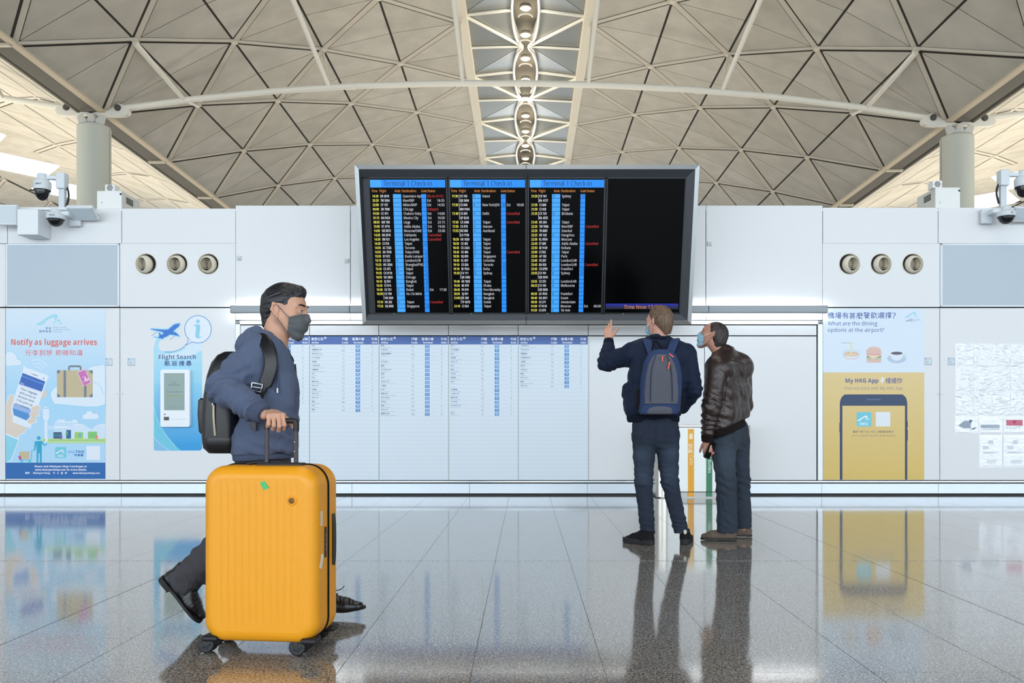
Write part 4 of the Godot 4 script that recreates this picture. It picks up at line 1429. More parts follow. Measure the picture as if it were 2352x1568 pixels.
	m.stroke(px([190, 877, 203, 873.5]), 0.9 / WS, z + 0.0016)
	# control tower, terminal and vaults
	m.col = lin(srgb(226, 236, 248))
	m.rect(f.call(102.5), g.call(1006), f.call(108.5), g.call(966), z)
	for k in 7: m.rect(f.call(98), g.call(941.5 + k * 2.8), f.call(113), g.call(939 + k * 2.8), z)
	m.poly(px([98.5, 958, 112.5, 958, 110, 965, 101, 965]), z)
	m.rect(f.call(102), g.call(936), f.call(108), g.call(933), z)
	m.rect(f.call(126), g.call(971), f.call(178), g.call(967.5), z)
	m.rect(f.call(132), g.call(967), f.call(149), g.call(963.5), z)
	m.rect(f.call(166), g.call(967), f.call(176), g.call(963.5), z)
	m.rect(f.call(125), g.call(984), f.call(160), g.call(979.5), z)
	for r in 12:
		for k in 23:
			var x := 125.0 + k * 2.55
			var y := 972.5 + r * 2.7
			if r in [3, 4]: continue
			if x < 178 - r * 1.5 + (99 if r > 4 else 0): m.rect(f.call(x), g.call(y + 1.9), f.call(minf(x + 1.9, 180)), g.call(y), z)
	for k in 6:
		for r in 3: m.rect(f.call(110 + k * 2.5), g.call(979.6 + r * 2.7), f.call(111.9 + k * 2.5), g.call(977.8 + r * 2.7), z)
	m.poly(spline(px([158, 983, 168, 976, 180, 973, 194, 976, 208, 985, 212, 984, 222, 976, 242, 973]), false, 3) + px([242, 1006, 158, 1006]), z + 0.0002)
	m.col = lin(srgb(176, 215, 242))
	for k in 26: m.stroke(px([160 + k * 3.2, 976, 160 + k * 3.2, 1006]), 0.5 / WS, z + 0.0004)
	for k in 10: m.stroke(px([160, 978 + k * 3.0, 242, 978 + k * 3.0]), 0.5 / WS, z + 0.0004)
	cloud(m, [190, 958, 191, 953, 197, 951, 201, 945, 208, 944, 214, 950, 222, 950, 226, 956, 223, 961, 194, 962], srgb(226, 236, 248), srgb(206, 228, 246), z + 0.0006, 0.5)
	# belt with four bags and their tags
	m.col = lin(srgb(206, 228, 184))
	m.poly(px([94, 1010, 98, 1006.5, 242, 1006, 242, 1017.5, 108, 1017.5]), z + 0.0006)
	m.col = lin(srgb(168, 212, 130))
	m.rect(f.call(97), g.call(1014), f.call(242), g.call(1008), z + 0.0008)
	m.rect(f.call(110), g.call(1017.5), f.call(242), g.call(1016), z + 0.0008)
	m.col = lin(srgb(56, 84, 112))
	m.poly(round_rect(f.call(122.5), g.call(1007), f.call(142), g.call(992), 1.5 / WS), z + 0.001)
	m.col = lin(srgb(34, 122, 150))
	m.rect(f.call(123), g.call(1002), f.call(141.5), g.call(997), z + 0.0012)
	m.col = lin(srgb(24, 96, 150))
	m.poly(round_rect(f.call(152), g.call(1007), f.call(163), g.call(987), 1.5 / WS), z + 0.001)
	m.col = lin(srgb(152, 206, 96))
	m.poly(round_rect(f.call(171.5), g.call(1007), f.call(191), g.call(992), 1.5 / WS), z + 0.001)
	m.col = lin(srgb(126, 198, 112))
	m.poly(round_rect(f.call(202), g.call(1007), f.call(223), g.call(991), 1.5 / WS), z + 0.001)
	for q in [[140.5, 1004, srgb(112, 92, 170)], [153.5, 995, srgb(90, 166, 120)], [183.5, 999, srgb(96, 176, 226)], [222, 1004, srgb(234, 132, 108)]]:
		m.col = lin(q[2])
		m.xf = Transform3D(Basis(Vector3.BACK, -0.2), Vector3(f.call(q[0]), g.call(q[1]), z + 0.0014))
		m.rect(-2.5 / WS, -4.5 / WS, 2.5 / WS, 4.5 / WS)
		m.xf = Transform3D()
	# traveller with a trolley
	m.col = lin(srgb(0, 166, 204))
	m.poly(ring2(px([89, 1005.5])[0], 4.5 / WS, 4.5 / WS, 0, 360, 14), z + 0.001)
	m.poly(px([80, 1013, 96, 1012, 103, 1022, 108, 1016, 109, 1018, 103, 1025, 96, 1019, 96, 1062, 92, 1063, 91, 1040, 88.5, 1040, 88, 1063, 84, 1062, 84, 1018, 81, 1034, 78, 1034]), z + 0.001)
	m.col = lin(srgb(226, 236, 248))
	m.poly(px([105, 1006, 111, 1005, 109, 1014, 103, 1016]), z + 0.0014)
	m.col = lin(srgb(78, 192, 216))
	m.stroke(px([80, 1033, 73, 1034, 72, 1056, 44, 1056]), 2.0 / WS, z + 0.0008)
	for x in [50.0, 68.0]: m.poly(ring2(px([x, 1060])[0], 3.2 / WS, 3.2 / WS, 0, 360, 12), z + 0.001)
	m.col = lin(srgb(200, 184, 146))
	m.poly(round_rect(f.call(44.5), g.call(1054), f.call(67.5), g.call(1036.5), 1.0 / WS), z + 0.001)
	m.col = lin(srgb(190, 60, 140))
	m.poly(px([42, 1047, 47, 1046, 49.5, 1055, 44.5, 1056]), z + 0.0012)
	# application tile, name and the white square of the code
	app_tile(m, 126.5, 1026, 152, 1051.5, z + 0.001)
	m.col = lin(srgb(84, 170, 226))
	word(m, "my", 156.5, 1040, 6.0, z + 0.001, 0, true, 15.5, "Droid Sans", 1.0, 0.22)
	m.col = lin(srgb(20, 108, 184))
	word(m, "TAG", 173, 1040, 6.0, z + 0.001, 0, true, 20, "Droid Sans", 1.0, 0.22)
	glyphs(m, "行李通", 171, 1042, 5.6, 1.0, z + 0.001, 7.0)
	m.col = lin(srgb(226, 236, 246))
	m.rect(f.call(198.5), g.call(1056), f.call(230), g.call(1024), z + 0.001)
	# blue foot
	m.col = lin(srgb(0, 98, 172))
	m.rect(f.call(13), g.call(1099.5), f.call(242), g.call(1062), z + 0.0006)
	m.col = lin(srgb(222, 234, 246))
	m.poly(PackedVector2Array([px([13, 1099])[0]]) + ring2(px([24, 1085])[0], 24.0 / WS, 25.5 / WS, -34, 118, 16) + px([13, 1062]), z + 0.001)
	m.col = lin(srgb(238, 243, 250))
	word(m, "Please visit HKairport Shop Concierges or", 79.5, 1073, 4.6, z + 0.001, 0, true, 120)
	word(m, "www.hkairportshop.com for more details.", 80.5, 1080.5, 4.6, z + 0.001, 0, true, 119)
	glyphs(m, "請向", 58, 1083.5, 4.6, 0.6, z + 0.001, 5.4)
	word(m, "HKairport Shop", 76, 1088, 4.2, z + 0.001, 0, true, 39)
	glyphs(m, "中心查或", 122, 1083.5, 4.6, 0.6, z + 0.001, 9.0)
	word(m, "www.hkairportshop.com", 167, 1088, 4.2, z + 0.001, 0, true, 62)
	part(t, "print", m.mesh(), ink())

func app_tile(m: MB, x0: float, y0: float, x1: float, y1: float, z: float) -> void:
	var a := wp(x0, y1)
	var b := wp(x1, y0)
	m.col = lin(srgb(112, 202, 222))
	m.poly(round_rect(a.x, a.y, b.x, b.y, (b.x - a.x) * 0.14), z)
	m.col = lin(srgb(234, 242, 248))
	wing(m, x0 + (x1 - x0) * 0.02, y0 + (y1 - y0) * 0.6, (x1 - x0) * 0.86, z + 0.0003)
	word(m, "HKG", (x0 + x1) / 2, y1 - (y1 - y0) * 0.09, (y1 - y0) * 0.2, z + 0.0003, 0.5, true, (x1 - x0) * 0.54)

func flight_poster() -> void:
	var t := thing("poster", "blue flight search sticker with a plane and an information bubble, behind the wall terminal", "poster")
	var m := MB.new()
	var z := -0.0035
	var f := func(x: float) -> float: return (x - CX) / WS
	var g := func(y: float) -> float: return EYE + (CY - y) / WS
	# body: gradient panel with round lower corners
	m.rect2(f.call(353), g.call(806), f.call(464), g.call(880), z, lin(srgb(170, 220, 240)), lin(srgb(150, 212, 238)))
	m.rect2(f.call(353), g.call(880), f.call(464), g.call(1024), z, lin(srgb(140, 206, 236)), lin(srgb(36, 156, 220)))
	m.col = lin(srgb(36, 156, 220))
	m.poly(px([353, 1024, 464, 1024, 464, 1030, 461, 1033.5, 457, 1034.5, 360, 1034.5, 355.5, 1033, 353, 1030]), z)
	m.col = lin(srgb(110, 200, 226))
	m.poly(spline(px([353, 925, 362, 960, 380, 995, 405, 1025, 416, 1034]), false, 4) + px([353, 1034]), z + 0.0003)
	m.col = lin(srgb(130, 190, 228))
	m.poly(spline(px([353, 1000, 368, 1018, 392, 1034]), false, 4) + px([356, 1034]), z + 0.0005)
	m.col = lin(srgb(206, 234, 246))
	m.stroke(spline(px([353, 932, 362, 965, 378, 995, 402, 1026]), false, 4), 0.6 / WS, z + 0.0006)
	m.stroke(spline(px([353, 1003, 368, 1020, 389, 1034]), false, 4), 0.9 / WS, z + 0.0007)
	# swoosh
	m.col = lin(srgb(170, 220, 240))
	m.poly(spline(px([353, 830, 353, 800, 360, 778, 376, 778, 366, 784, 364, 796, 370, 805, 385, 809, 405, 807, 425, 797]), false, 4) + px([436, 806, 464, 806, 464, 830]), z + 0.0003)
	m.col = lin(srgb(212, 232, 244))
	m.poly(spline(px([362, 812, 385, 812, 410, 808, 432, 796, 444, 787, 464, 789]), false, 4) + spline(px([464, 801, 445, 815, 420, 822, 385, 824, 364, 818]), false, 4), z + 0.0005)
	# bubble
	m.col = lin(srgb(226, 236, 246))
	m.poly(ring2(px([454.5, 756])[0], 30.0 / WS, 31.0 / WS, 0, 360, 32), z + 0.0006)
	m.poly(px([432, 775, 425, 796, 443, 786]), z + 0.0006)
	m.col = lin(srgb(94, 156, 212))
	m.stroke(ring2(px([454.5, 756])[0], 30.5 / WS, 31.5 / WS, -102, 212, 40), 1.7 / WS, z + 0.0008)
	m.stroke(spline(px([429, 773, 432, 780, 428, 790, 415, 801, 395, 808, 378, 808]), false, 4), 1.7 / WS, z + 0.0008)
	m.stroke(px([424, 794, 441, 785, 448, 786.5]), 1.7 / WS, z + 0.0008)
	m.col = lin(srgb(142, 208, 232))
	m.poly(ring2(px([454.5, 737.8])[0], 4.4 / WS, 4.4 / WS, 0, 360, 16), z + 0.0009)
	m.poly(spline(px([446, 746, 459, 746, 458, 768, 458, 773, 463, 773, 457, 777, 450, 775, 448.5, 770, 450, 750, 446, 749.5]), true, 3), z + 0.0009)
	# plane
	for e in [[2.6, srgb(170, 220, 240), 0.0], [0.0, srgb(46, 116, 206), 0.0003]]:
		m.col = lin(e[1])
		for o in [[413, 743, 411, 749, 398, 760, 400, 763, 403, 762, 404, 764, 407, 766, 412, 772, 399, 769, 390, 768, 384, 772, 374, 776, 364, 776, 366, 769, 364, 764, 366, 764, 371, 769, 376, 765, 372, 762, 346, 756, 348, 755, 380, 757, 383, 756, 385, 757, 400, 745, 408, 743], [353, 773, 375, 776, 375, 778, 364, 776]]:
			var p := px(o)
			if e[0] > 0:
				p.append(p[0])
				m.stroke(p, e[0] * 2 / WS, z + 0.001, e[0] * 0.5 / WS)
			else: m.poly(p, z + 0.001 + e[2])
	m.col = lin(srgb(46, 110, 190))
	m.stroke(px([348, 771, 360, 761.5]), 0.9 / WS, z + 0.0014)
	m.stroke(px([390, 780, 401, 771.5]), 0.9 / WS, z + 0.0014)
	# words
	m.col = lin(srgb(66, 92, 150))
	word(m, "Flight Search", 364.5, 824.3, 10.0, z + 0.001, 0, true, 85)
	glyphs(m, "航班搜尋", 378, 828.5, 11.5, 1.5, z + 0.001, 16.6)
	part(t, "print", m.mesh(), ink())
	# the terminal on it: white slab with rounded corners
	var k := thing("wall_terminal", "white wall-mounted flight search terminal with a grey-green screen and scanner", "terminal", wp(406.5, 914.5, 0))
	m = MB.new()
	var q := func(x: float, y: float) -> Vector2: return Vector2((x - 406.5) / WS, (914.5 - y) / WS)
	var c0: Vector2 = q.call(372, 980)
	var c1: Vector2 = q.call(439, 849)
	m.poly(round_rect(c0.x, c0.y, c1.x, c1.y, 0.028), 0.05, 0.054)
	part(k, "case", m.mesh(), mat(srgb(234, 240, 246), 0.35))
	m = MB.new()
	c0 = q.call(380.5, 942)
	c1 = q.call(427.5, 857)
	m.rect(c0.x, c0.y, c1.x, c1.y, 0.0505)
	var sc := part(k, "screen", m.mesh(), mat(srgb(122, 146, 140), 0.12))
	m = MB.new()
	m.col = lin(srgb(70, 100, 104))
	var w2 := func(s: String, x: float, y: float, cap: float, fit: float) -> void: letters(m, s, (x - 406.5) / WS, (914.5 - y) / WS, cap / WS, 0.051, 0.5, true, 1.0, fit / WS)
	w2.call("Find", 404, 880.5, 3.2, 8)
	w2.call("Boarding Gate", 404, 885.5, 3.2, 26)
	w2.call("Scan Your Boarding Pass", 404, 901, 2.4, 36)
	m.col = lin(srgb(150, 170, 110))
	var r0: Vector2 = q.call(386.5, 909.5)
	var r1: Vector2 = q.call(422.5, 907)
	m.rect(r0.x, r0.y, r1.x, r1.y, 0.051)
	m.col = lin(srgb(96, 116, 112))
	for o in [[386.5, 909, 422.5, 921.5], [390.5, 932, 421, 936.5]]:
		var a: Vector2 = q.call(o[0], o[1])
		var b: Vector2 = q.call(o[2], o[3])
		m.stroke(PackedVector2Array([a, Vector2(b.x, a.y), b, Vector2(a.x, b.y), a]), 0.4 / WS, 0.051)
	part(sc, "screen_print", m.mesh(), ink(0.2))
	m = MB.new()
	for o in [[380, 957, 392, 965], [380, 950, 384.5, 952]]:
		var a: Vector2 = q.call(o[0], o[3])
		var b: Vector2 = q.call(o[2], o[1])
		m.rect(a.x, a.y, b.x, b.y, 0.0504)
	part(k, "scanner_window", m.mesh(), mat(srgb(40, 38, 36), 0.2))
	m = MB.new()
	m.col = lin(srgb(170, 184, 198))
	letters(m, "Scan Your Boarding Pass", (396 - 406.5) / WS, (914.5 - 963.3) / WS, 2.2 / WS, 0.0505, 0, false, 1.0, 35 / WS)
	part(k, "caption", m.mesh(), ink())

func dining_poster() -> void:
	var t := sheet_thing("poster", "white and yellow dining poster with noodles, burger and coffee above a large phone outline", "poster", 1890.5, 708, 2123, 1101.5, srgb(216, 230, 243))
	var m := MB.new()
	var z := -0.001
	var f := func(x: float) -> float: return (x - CX) / WS
	var g := func(y: float) -> float: return EYE + (CY - y) / WS
	var blue := lin(srgb(52, 92, 168))
	m.rect2(f.call(1890.5), g.call(855), f.call(2123), g.call(1101.5), z, lin(srgb(226, 202, 144)), lin(srgb(218, 188, 104)))
	z += 0.0004
	m.col = blue
	glyphs(m, "機場有甚麼餐飲選擇", 1901.5, 717, 14.2, 1.25, z, 16.45)
	word(m, "?", 2049.5, 731, 13.0, z, 0, false, 8.0)
	word(m, "What are the dining", 1901.5, 747, 9.0, z, 0, false, 113.5)
	word(m, "options at the airport?", 1901.5, 762, 9.0, z, 0, false, 129)
	m.col = lin(srgb(160, 214, 232))
	wing(m, 2078.5, 729, 30.5, z)
	m.col = lin(srgb(130, 160, 198))
	glyphs(m, "香港", 2089, 731.5, 2.8, 0.5, z, 3.8)
	glyphs(m, "國際機場", 2081.5, 735, 2.8, 0.5, z, 3.8)
	word(m, "HONG KONG", 2097, 733, 1.5, z, 0, false, 15)
	word(m, "INTERNATIONAL", 2097, 735.5, 1.5, z, 0, false, 20)
	word(m, "AIRPORT", 2097, 738, 1.5, z, 0, false, 11)
	# noodle bowl
	m.col = lin(srgb(200, 208, 212))
	m.rect(f.call(1933), g.call(788.5), f.call(1958.5), g.call(786), z)
	m.col = lin(srgb(228, 222, 196))
	m.stroke(spline(px([1955, 786, 1953.5, 791, 1957, 797, 1953.5, 803, 1955, 811]), false, 4), 4.0 / WS, z + 0.0004)
	m.col = lin(srgb(206, 222, 234))
	m.poly(ring2(px([1955.3, 809.5])[0], 20.0 / WS, 7.0 / WS, 0, 180, 16) + ring2(px([1955.3, 811])[0], 20.0 / WS, 21.0 / WS, 180, 360, 16), z + 0.0001)
	m.col = lin(srgb(222, 234, 243))
	m.poly(PackedVector2Array([px([1935.3, 816])[0]]) + ring2(px([1955.3, 814])[0], 20.0 / WS, 18.0 / WS, 190, 350, 16) + px([1975.3, 816, 1968, 818.5, 1955, 819, 1942, 818.5]), z + 0.0003)
	m.col = lin(srgb(224, 168, 132))
	m.poly(ring2(px([1955.3, 813.5])[0], 16.5 / WS, 5.0 / WS, 0, 360, 24), z + 0.0003)
	m.col = lin(srgb(228, 208, 178))
	m.poly(ring2(px([1955.3, 814.2])[0], 14.5 / WS, 3.6 / WS, 0, 360, 24), z + 0.0005)
	m.col = lin(srgb(206, 150, 160))
	m.stroke(ring2(px([1955.3, 814])[0], 20.0 / WS, 9.0 / WS, 195, 345, 16), 0.7 / WS, z + 0.0006)
	m.stroke(ring2(px([1955.3, 816])[0], 19.0 / WS, 10.0 / WS, 200, 340, 16), 0.6 / WS, z + 0.0006)
	# burger
	m.col = lin(srgb(222, 190, 176))
	m.poly(spline(px([1990, 812, 1990, 805, 1996, 798, 2007, 796, 2018, 798, 2024, 805, 2024.5, 812]), false, 4), z)
	m.poly(round_rect(f.call(1990.5), g.call(832.5), f.call(2024), g.call(822), 3.5 / WS), z)
	m.col = lin(srgb(222, 168, 176))
	m.rect(f.call(1991), g.call(817), f.call(2023.5), g.call(812), z)
	m.col = lin(srgb(234, 218, 162))
	m.rect(f.call(1991), g.call(821), f.call(2023.5), g.call(816), z + 0.0002)
	m.col = lin(srgb(90, 92, 100))
	m.poly(px([1991, 817, 2002, 822, 1991, 820]), z + 0.0004)
	m.poly(px([2023.5, 817, 2010, 822, 2023.5, 820]), z + 0.0004)
	m.col = lin(srgb(160, 206, 150))
	m.poly(px([1990.5, 821, 2004, 824, 1999, 825, 1990.5, 823.5]), z + 0.0004)
	m.poly(px([2024, 821, 2008, 824, 2014, 825, 2024, 823.5]), z + 0.0004)
	m.col = lin(srgb(240, 228, 214))
	for k in 9: m.poly(ring2(px([1997 + (k * 7) % 21, 799.5 + (k * 5) % 4])[0], 0.5 / WS, 0.9 / WS, 0, 360, 6), z + 0.0004)
	# coffee
	m.col = lin(srgb(182, 202, 222))
	m.poly(ring2(px([2060, 823])[0], 22.0 / WS, 11.0 / WS, 0, 360, 24), z)
	m.col = lin(srgb(210, 224, 236))
	m.stroke(ring2(px([2078, 817])[0], 5.5 / WS, 5.5 / WS, -120, 110, 12), 1.6 / WS, z + 0.0004)
	m.col = lin(srgb(222, 233, 242))
	m.poly(ring2(px([2059.8, 809.5])[0], 16.5 / WS, 6.5 / WS, 0, 180, 14) + ring2(px([2059.8, 810])[0], 16.0 / WS, 18.0 / WS, 180, 360, 16), z + 0.0004)
	m.col = lin(srgb(92, 88, 104))
	m.poly(ring2(px([2059.8, 811])[0], 13.5 / WS, 3.6 / WS, 0, 360, 20), z + 0.0006)
	# lower half
	m.col = lin(srgb(64, 88, 148))
	word(m, "My HKG App", 1942, 878.5, 9.6, z, 0, true, 75.5)
	glyphs(m, "提提你", 2034, 868, 11.8, 1.2, z, 13.0)
	m.col = lin(srgb(232, 232, 228))
	m.poly(spline(px([2024, 867, 2028, 866, 2031, 869, 2030, 876, 2027, 877, 2026.5, 881, 2025, 881, 2025, 876, 2022, 877, 2021.5, 875, 2024, 871]), true, 3), z)
	m.col = lin(srgb(146, 140, 140))
	word(m, "Find out more with My HKG App", 1940, 894.7, 7.0, z, 0, false, 133.5)
	m.col = lin(srgb(46, 64, 100))
	m.poly(PackedVector2Array([px([1929, 1101.5])[0], px([1935, 1101.5])[0], px([1935, 931.5])[0], px([2078.5, 931.5])[0], px([2078.5, 1101.5])[0], px([2084, 1101.5])[0]]) + spline(px([2084, 925, 2081, 913, 2074, 907, 2064, 905.5, 1950, 905.5, 1939, 907, 1932, 914, 1929, 925]), false, 4), z)
	m.rect(f.call(1928), g.call(993), f.call(1929.2), g.call(970.5), z)
	m.rect(f.call(2083.8), g.call(981.5), f.call(2085.2), g.call(967.5), z)
	m.rect(f.call(2083.8), g.call(1011.5), f.call(2085.2), g.call(985.5), z)
	m.col = lin(srgb(84, 108, 146))
	m.rect(f.call(1990), g.call(918.5), f.call(2023), g.call(916), z + 0.0003)
	app_tile(m, 1967.5, 946, 2001.5, 979.5, z + 0.0002)
	m.col = lin(srgb(228, 234, 240))
	m.rect(f.call(2011.5), g.call(979), f.call(2045, ), g.call(946), z)
	m.col = lin(srgb(120, 112, 104))
	glyphs(m, "請即下載", 1959, 988.5, 5.2, 0.6, z, 6.3)
	m.stroke(px([1986.6, 989, 1984.8, 989, 1984.8, 992]), 0.5 / WS, z)
	m.stroke(px([2012.6, 993.8, 2014.2, 993.8, 2014.2, 990.8]), 0.5 / WS, z)
	word(m, "My HKG", 1988, 993.4, 4.6, z, 0, false, 23.5)
	glyphs(m, "流動應用程式", 2016, 988.5, 5.2, 0.6, z, 6.3)
	word(m, "Scan to Download \"My HKG\" Mobile App Now", 1956, 1001.8, 3.6, z, 0, false, 100.5)
	part(t, "print", m.mesh(), ink())

# ---------------------------------------------------------------- airline directory
func build_directory() -> void:
	var xs := [552.0, 711.3, 870.5, 1030.3, 1190.4, 1351.2]
	var names := [
		"||E;||K;||L;||D;||D;||J;||D;||G;||D;||G;||D;||E;||G;||E;||G",
		"Bangkok Airways|PG|H|;British Airways|BA|J|英國!;Cathay Pacific Airways|CX|B|國泰!;Cebu Pacific Air|5J|L|太平洋;China Airlines|CI|F|中;China Eastern Airlines|MU|J|中國東;China Southern Airlines|CZ|J|中國;EASTAR JET|ZE|G|;EGYPTAIR|MS|G|;EL AL Israel Airlines|LY|L|!;Emirates|EK|G|!;Ethiopian Airlines|ET|G|亞;ETIHAD AIRWAYS|EY|D|!;EVA Air|BR|E|!;EZNIS AIRWAYS|MG|L|;FIJI AIRWAYS|FJ|D|;Finnair|AY|J|",
		"Garuda Indonesia|GA|J|;Hong Kong Airlines|HX|K|香港;HK Express|UO|H|香港快運;IndiGo|6E|G|-;Japan Airlines|JL|G|日本;JEJU Air|7C|G|;Jetstar Japan|GK|K|日本!;Jin Air|LJ|G|;Juneyao Airlines|HO|E|;KLM Royal Dutch Airlines|KL|D|皇!;Korean Air|KE|G|大;Lanmei Airlines|LQ|G|;Lufthansa German Airlines|LH|F|!;Malaysia Airlines|MH|E|馬西亞;MALINDO AIR|OD|J|馬;Mandarin Airlines|AE|F|;MIAT Mongolian Airlines|OM|H|!;Myanmar National Airlines|UB|H|國!",
		"Nepal Airlines|RA|E|;Pacific Airlines|BL|K|太平洋;Peach Aviation|MM|L|;Philippines AirAsia Inc|Z2|K|亞;Philippine Airlines|PR|F|!;Qantas Airways|QF|J|;QATAR AIRWAYS|QR|E|;Royal Brunei Airlines|BI|D|皇;Royal Jordanian|RJ|E|皇;S7 Airlines|S7|E|;SCOOT|TR|L|-;Shandong Airlines|SC|J|山東;Shanghai Airlines|FM|J|上!;Shenzhen Airlines|ZH|G|!;Sichuan Airlines|3U|J|四川;Singapore Airlines|SQ|F|新加!;SpiceJet|SG|F|-;Spring Airlines|9C|F|",
		"Swiss International Air Lines|LX|F|士國際;Thai AirAsia|FD|K|泰國亞;Thai Smile|WE|J|泰國;Thai Airways|TG|H|泰國國際;Turkish Airlines|TK|D|土;T'way Air|TW|H|國;United Airlines|UA|G|美國;VietJet Air|VJ|L|;Vietnam Airlines|VN|D|!;Virgin Atlantic Airways|VS|E|;Xiamen Airlines|MF|J|!"]
	var which := ["airline directory board mostly hidden behind the walking man in the hoodie", "airline directory board just right of the walking man, listing PG, BA and CX first", "airline directory board listing GA, HX and UO first, below the departure board", "airline directory board listing RA, BL and MM first, below the middle of the departure board", "airline directory board with the shortest list, LX first, left of the pointing man"]
	var body := mat(srgb(219, 230, 239), 0.4)
	for b in 5:
		var x0: float = xs[b] + 0.8
		var x1: float = xs[b + 1] - 0.8
		var t := thing("directory_board", which[b], "directory board", Vector3.ZERO, "airline directory boards under the departure board")
		part(t, "backing_board", slab(xs[b], 771.5, xs[b + 1], 1103, 0.0125, 0.003, 0.004, 0.001), body)
		var h := MB.new()
		h.box(Vector3(wp(x0, 791).x, wp(0, 791).y, 0.0095), Vector3(wp(x1, 0).x, wp(0, 772.3).y, 0.014))
		part(t, "header_band", h.mesh(), mat(srgb(62, 100, 168), 0.4))
		var rods := MB.new()
		rods.box(wp(x1 - 0.6, 1102.5, 0.0095), wp(x1 + 1.0, 772, 0.0165))
		part(t, "edge_trim", rods.mesh(), mat(srgb(196, 208, 208), 0.4, 0.2))
		var m := MB.new()
		var z := 0.0145
		m.col = lin(srgb(236, 241, 248))
		glyphs(m, "航空公司", xs[b] + 5, 775.5, 6.0, 0.85, z, 6.9)
		word(m, "Airline", xs[b] + 5, 788.8, 4.2, z, 0, true, 16)
		glyphs(m, "代號", xs[b] + 75, 775.5, 6.0, 0.85, z, 6.9)
		word(m, "Code", xs[b] + 74.7, 788.8, 4.2, z, 0, true, 14)
		glyphs(m, "客運大樓", xs[b] + 98.5, 775.5, 6.0, 0.85, z, 6.9)
		word(m, "Terminal", xs[b] + 101, 788.8, 4.2, z, 0, true, 22.5)
		glyphs(m, "行段", xs[b] + 142.5, 775.5, 6.0, 0.85, z, 6.9)
		word(m, "Aisle", xs[b] + 142.7, 788.8, 4.2, z, 0, true, 13)
		z = 0.0129
		m.col = lin(srgb(186, 206, 224))
		for r in 34: m.stroke(px([x0, 800.3 + r * 9.14, x1 - 1, 800.3 + r * 9.14]), 0.45 / WS, z)
		var rows: PackedStringArray = names[b].split(";")
		for r in rows.size():
			var e := rows[r].split("|")
			var y := 795.7 + r * 9.14
			var deep := (r * 7 + b * 3) % 5 < 2
			m.col = lin(srgb(98, 126, 152) if deep else srgb(146, 168, 188))
			if e[0] != "":
				var cn := e[3] if e.size() > 3 else ""
				if cn != "-": glyphs(m, cn.trim_suffix("!") + "航空" + ("公司" if cn.ends_with("!") else ""), xs[b] + 5.5, y - 3.4, 3.1, 0.55, z, 3.9)
				word(m, e[0], xs[b] + 5, y + 3.2, 1.7, z, 0, false, 0, "Droid Sans", 1.25, 0.0, 16)
				word(m, e[1], xs[b] + 78, y + 2.2, 4.3, z, 0.5, false, 0, "Droid Sans", 0.95)
			word(m, e[2], xs[b] + 144.3, y + 2.2, 4.3, z, 0.5)
			m.col = lin(srgb(52, 136, 200) if deep else srgb(88, 152, 216))
			m.rect(wp(xs[b] + 106, 0).x, wp(0, y + 3.5).y, wp(xs[b] + 116.4, 0).x, wp(0, y - 3.5).y, z)
			m.col = lin(srgb(226, 238, 248))
			word(m, "T1", xs[b] + 111.2, y + 2.0, 4.0, z + 0.0006, 0.5, true, 5.5)
		part(t, "print", m.mesh(), ink())
		var lk := MB.new()
		lk.xf = Transform3D(Basis(Vector3.RIGHT, PI / 2), wp(xs[b] + 36.5, 776, 0.0125))
		lk.lathe([Vector2(0.015, 0), Vector2(0.015, 0.008), Vector2(0.012, 0.01)], Transform3D(), 14)
		var lock := part(t, "lock", lk.mesh(), mat(srgb(228, 234, 240), 0.3, 0.3))
		lk = MB.new()
		lk.xf = Transform3D(Basis(Vector3.RIGHT, PI / 2), wp(xs[b] + 36.5, 776, 0.0215))
		lk.lathe([Vector2(0.0065, 0), Vector2(0.0065, 0.0025)], Transform3D(), 10)
		part(lock, "keyhole", lk.mesh(), mat(srgb(20, 24, 30), 0.5))

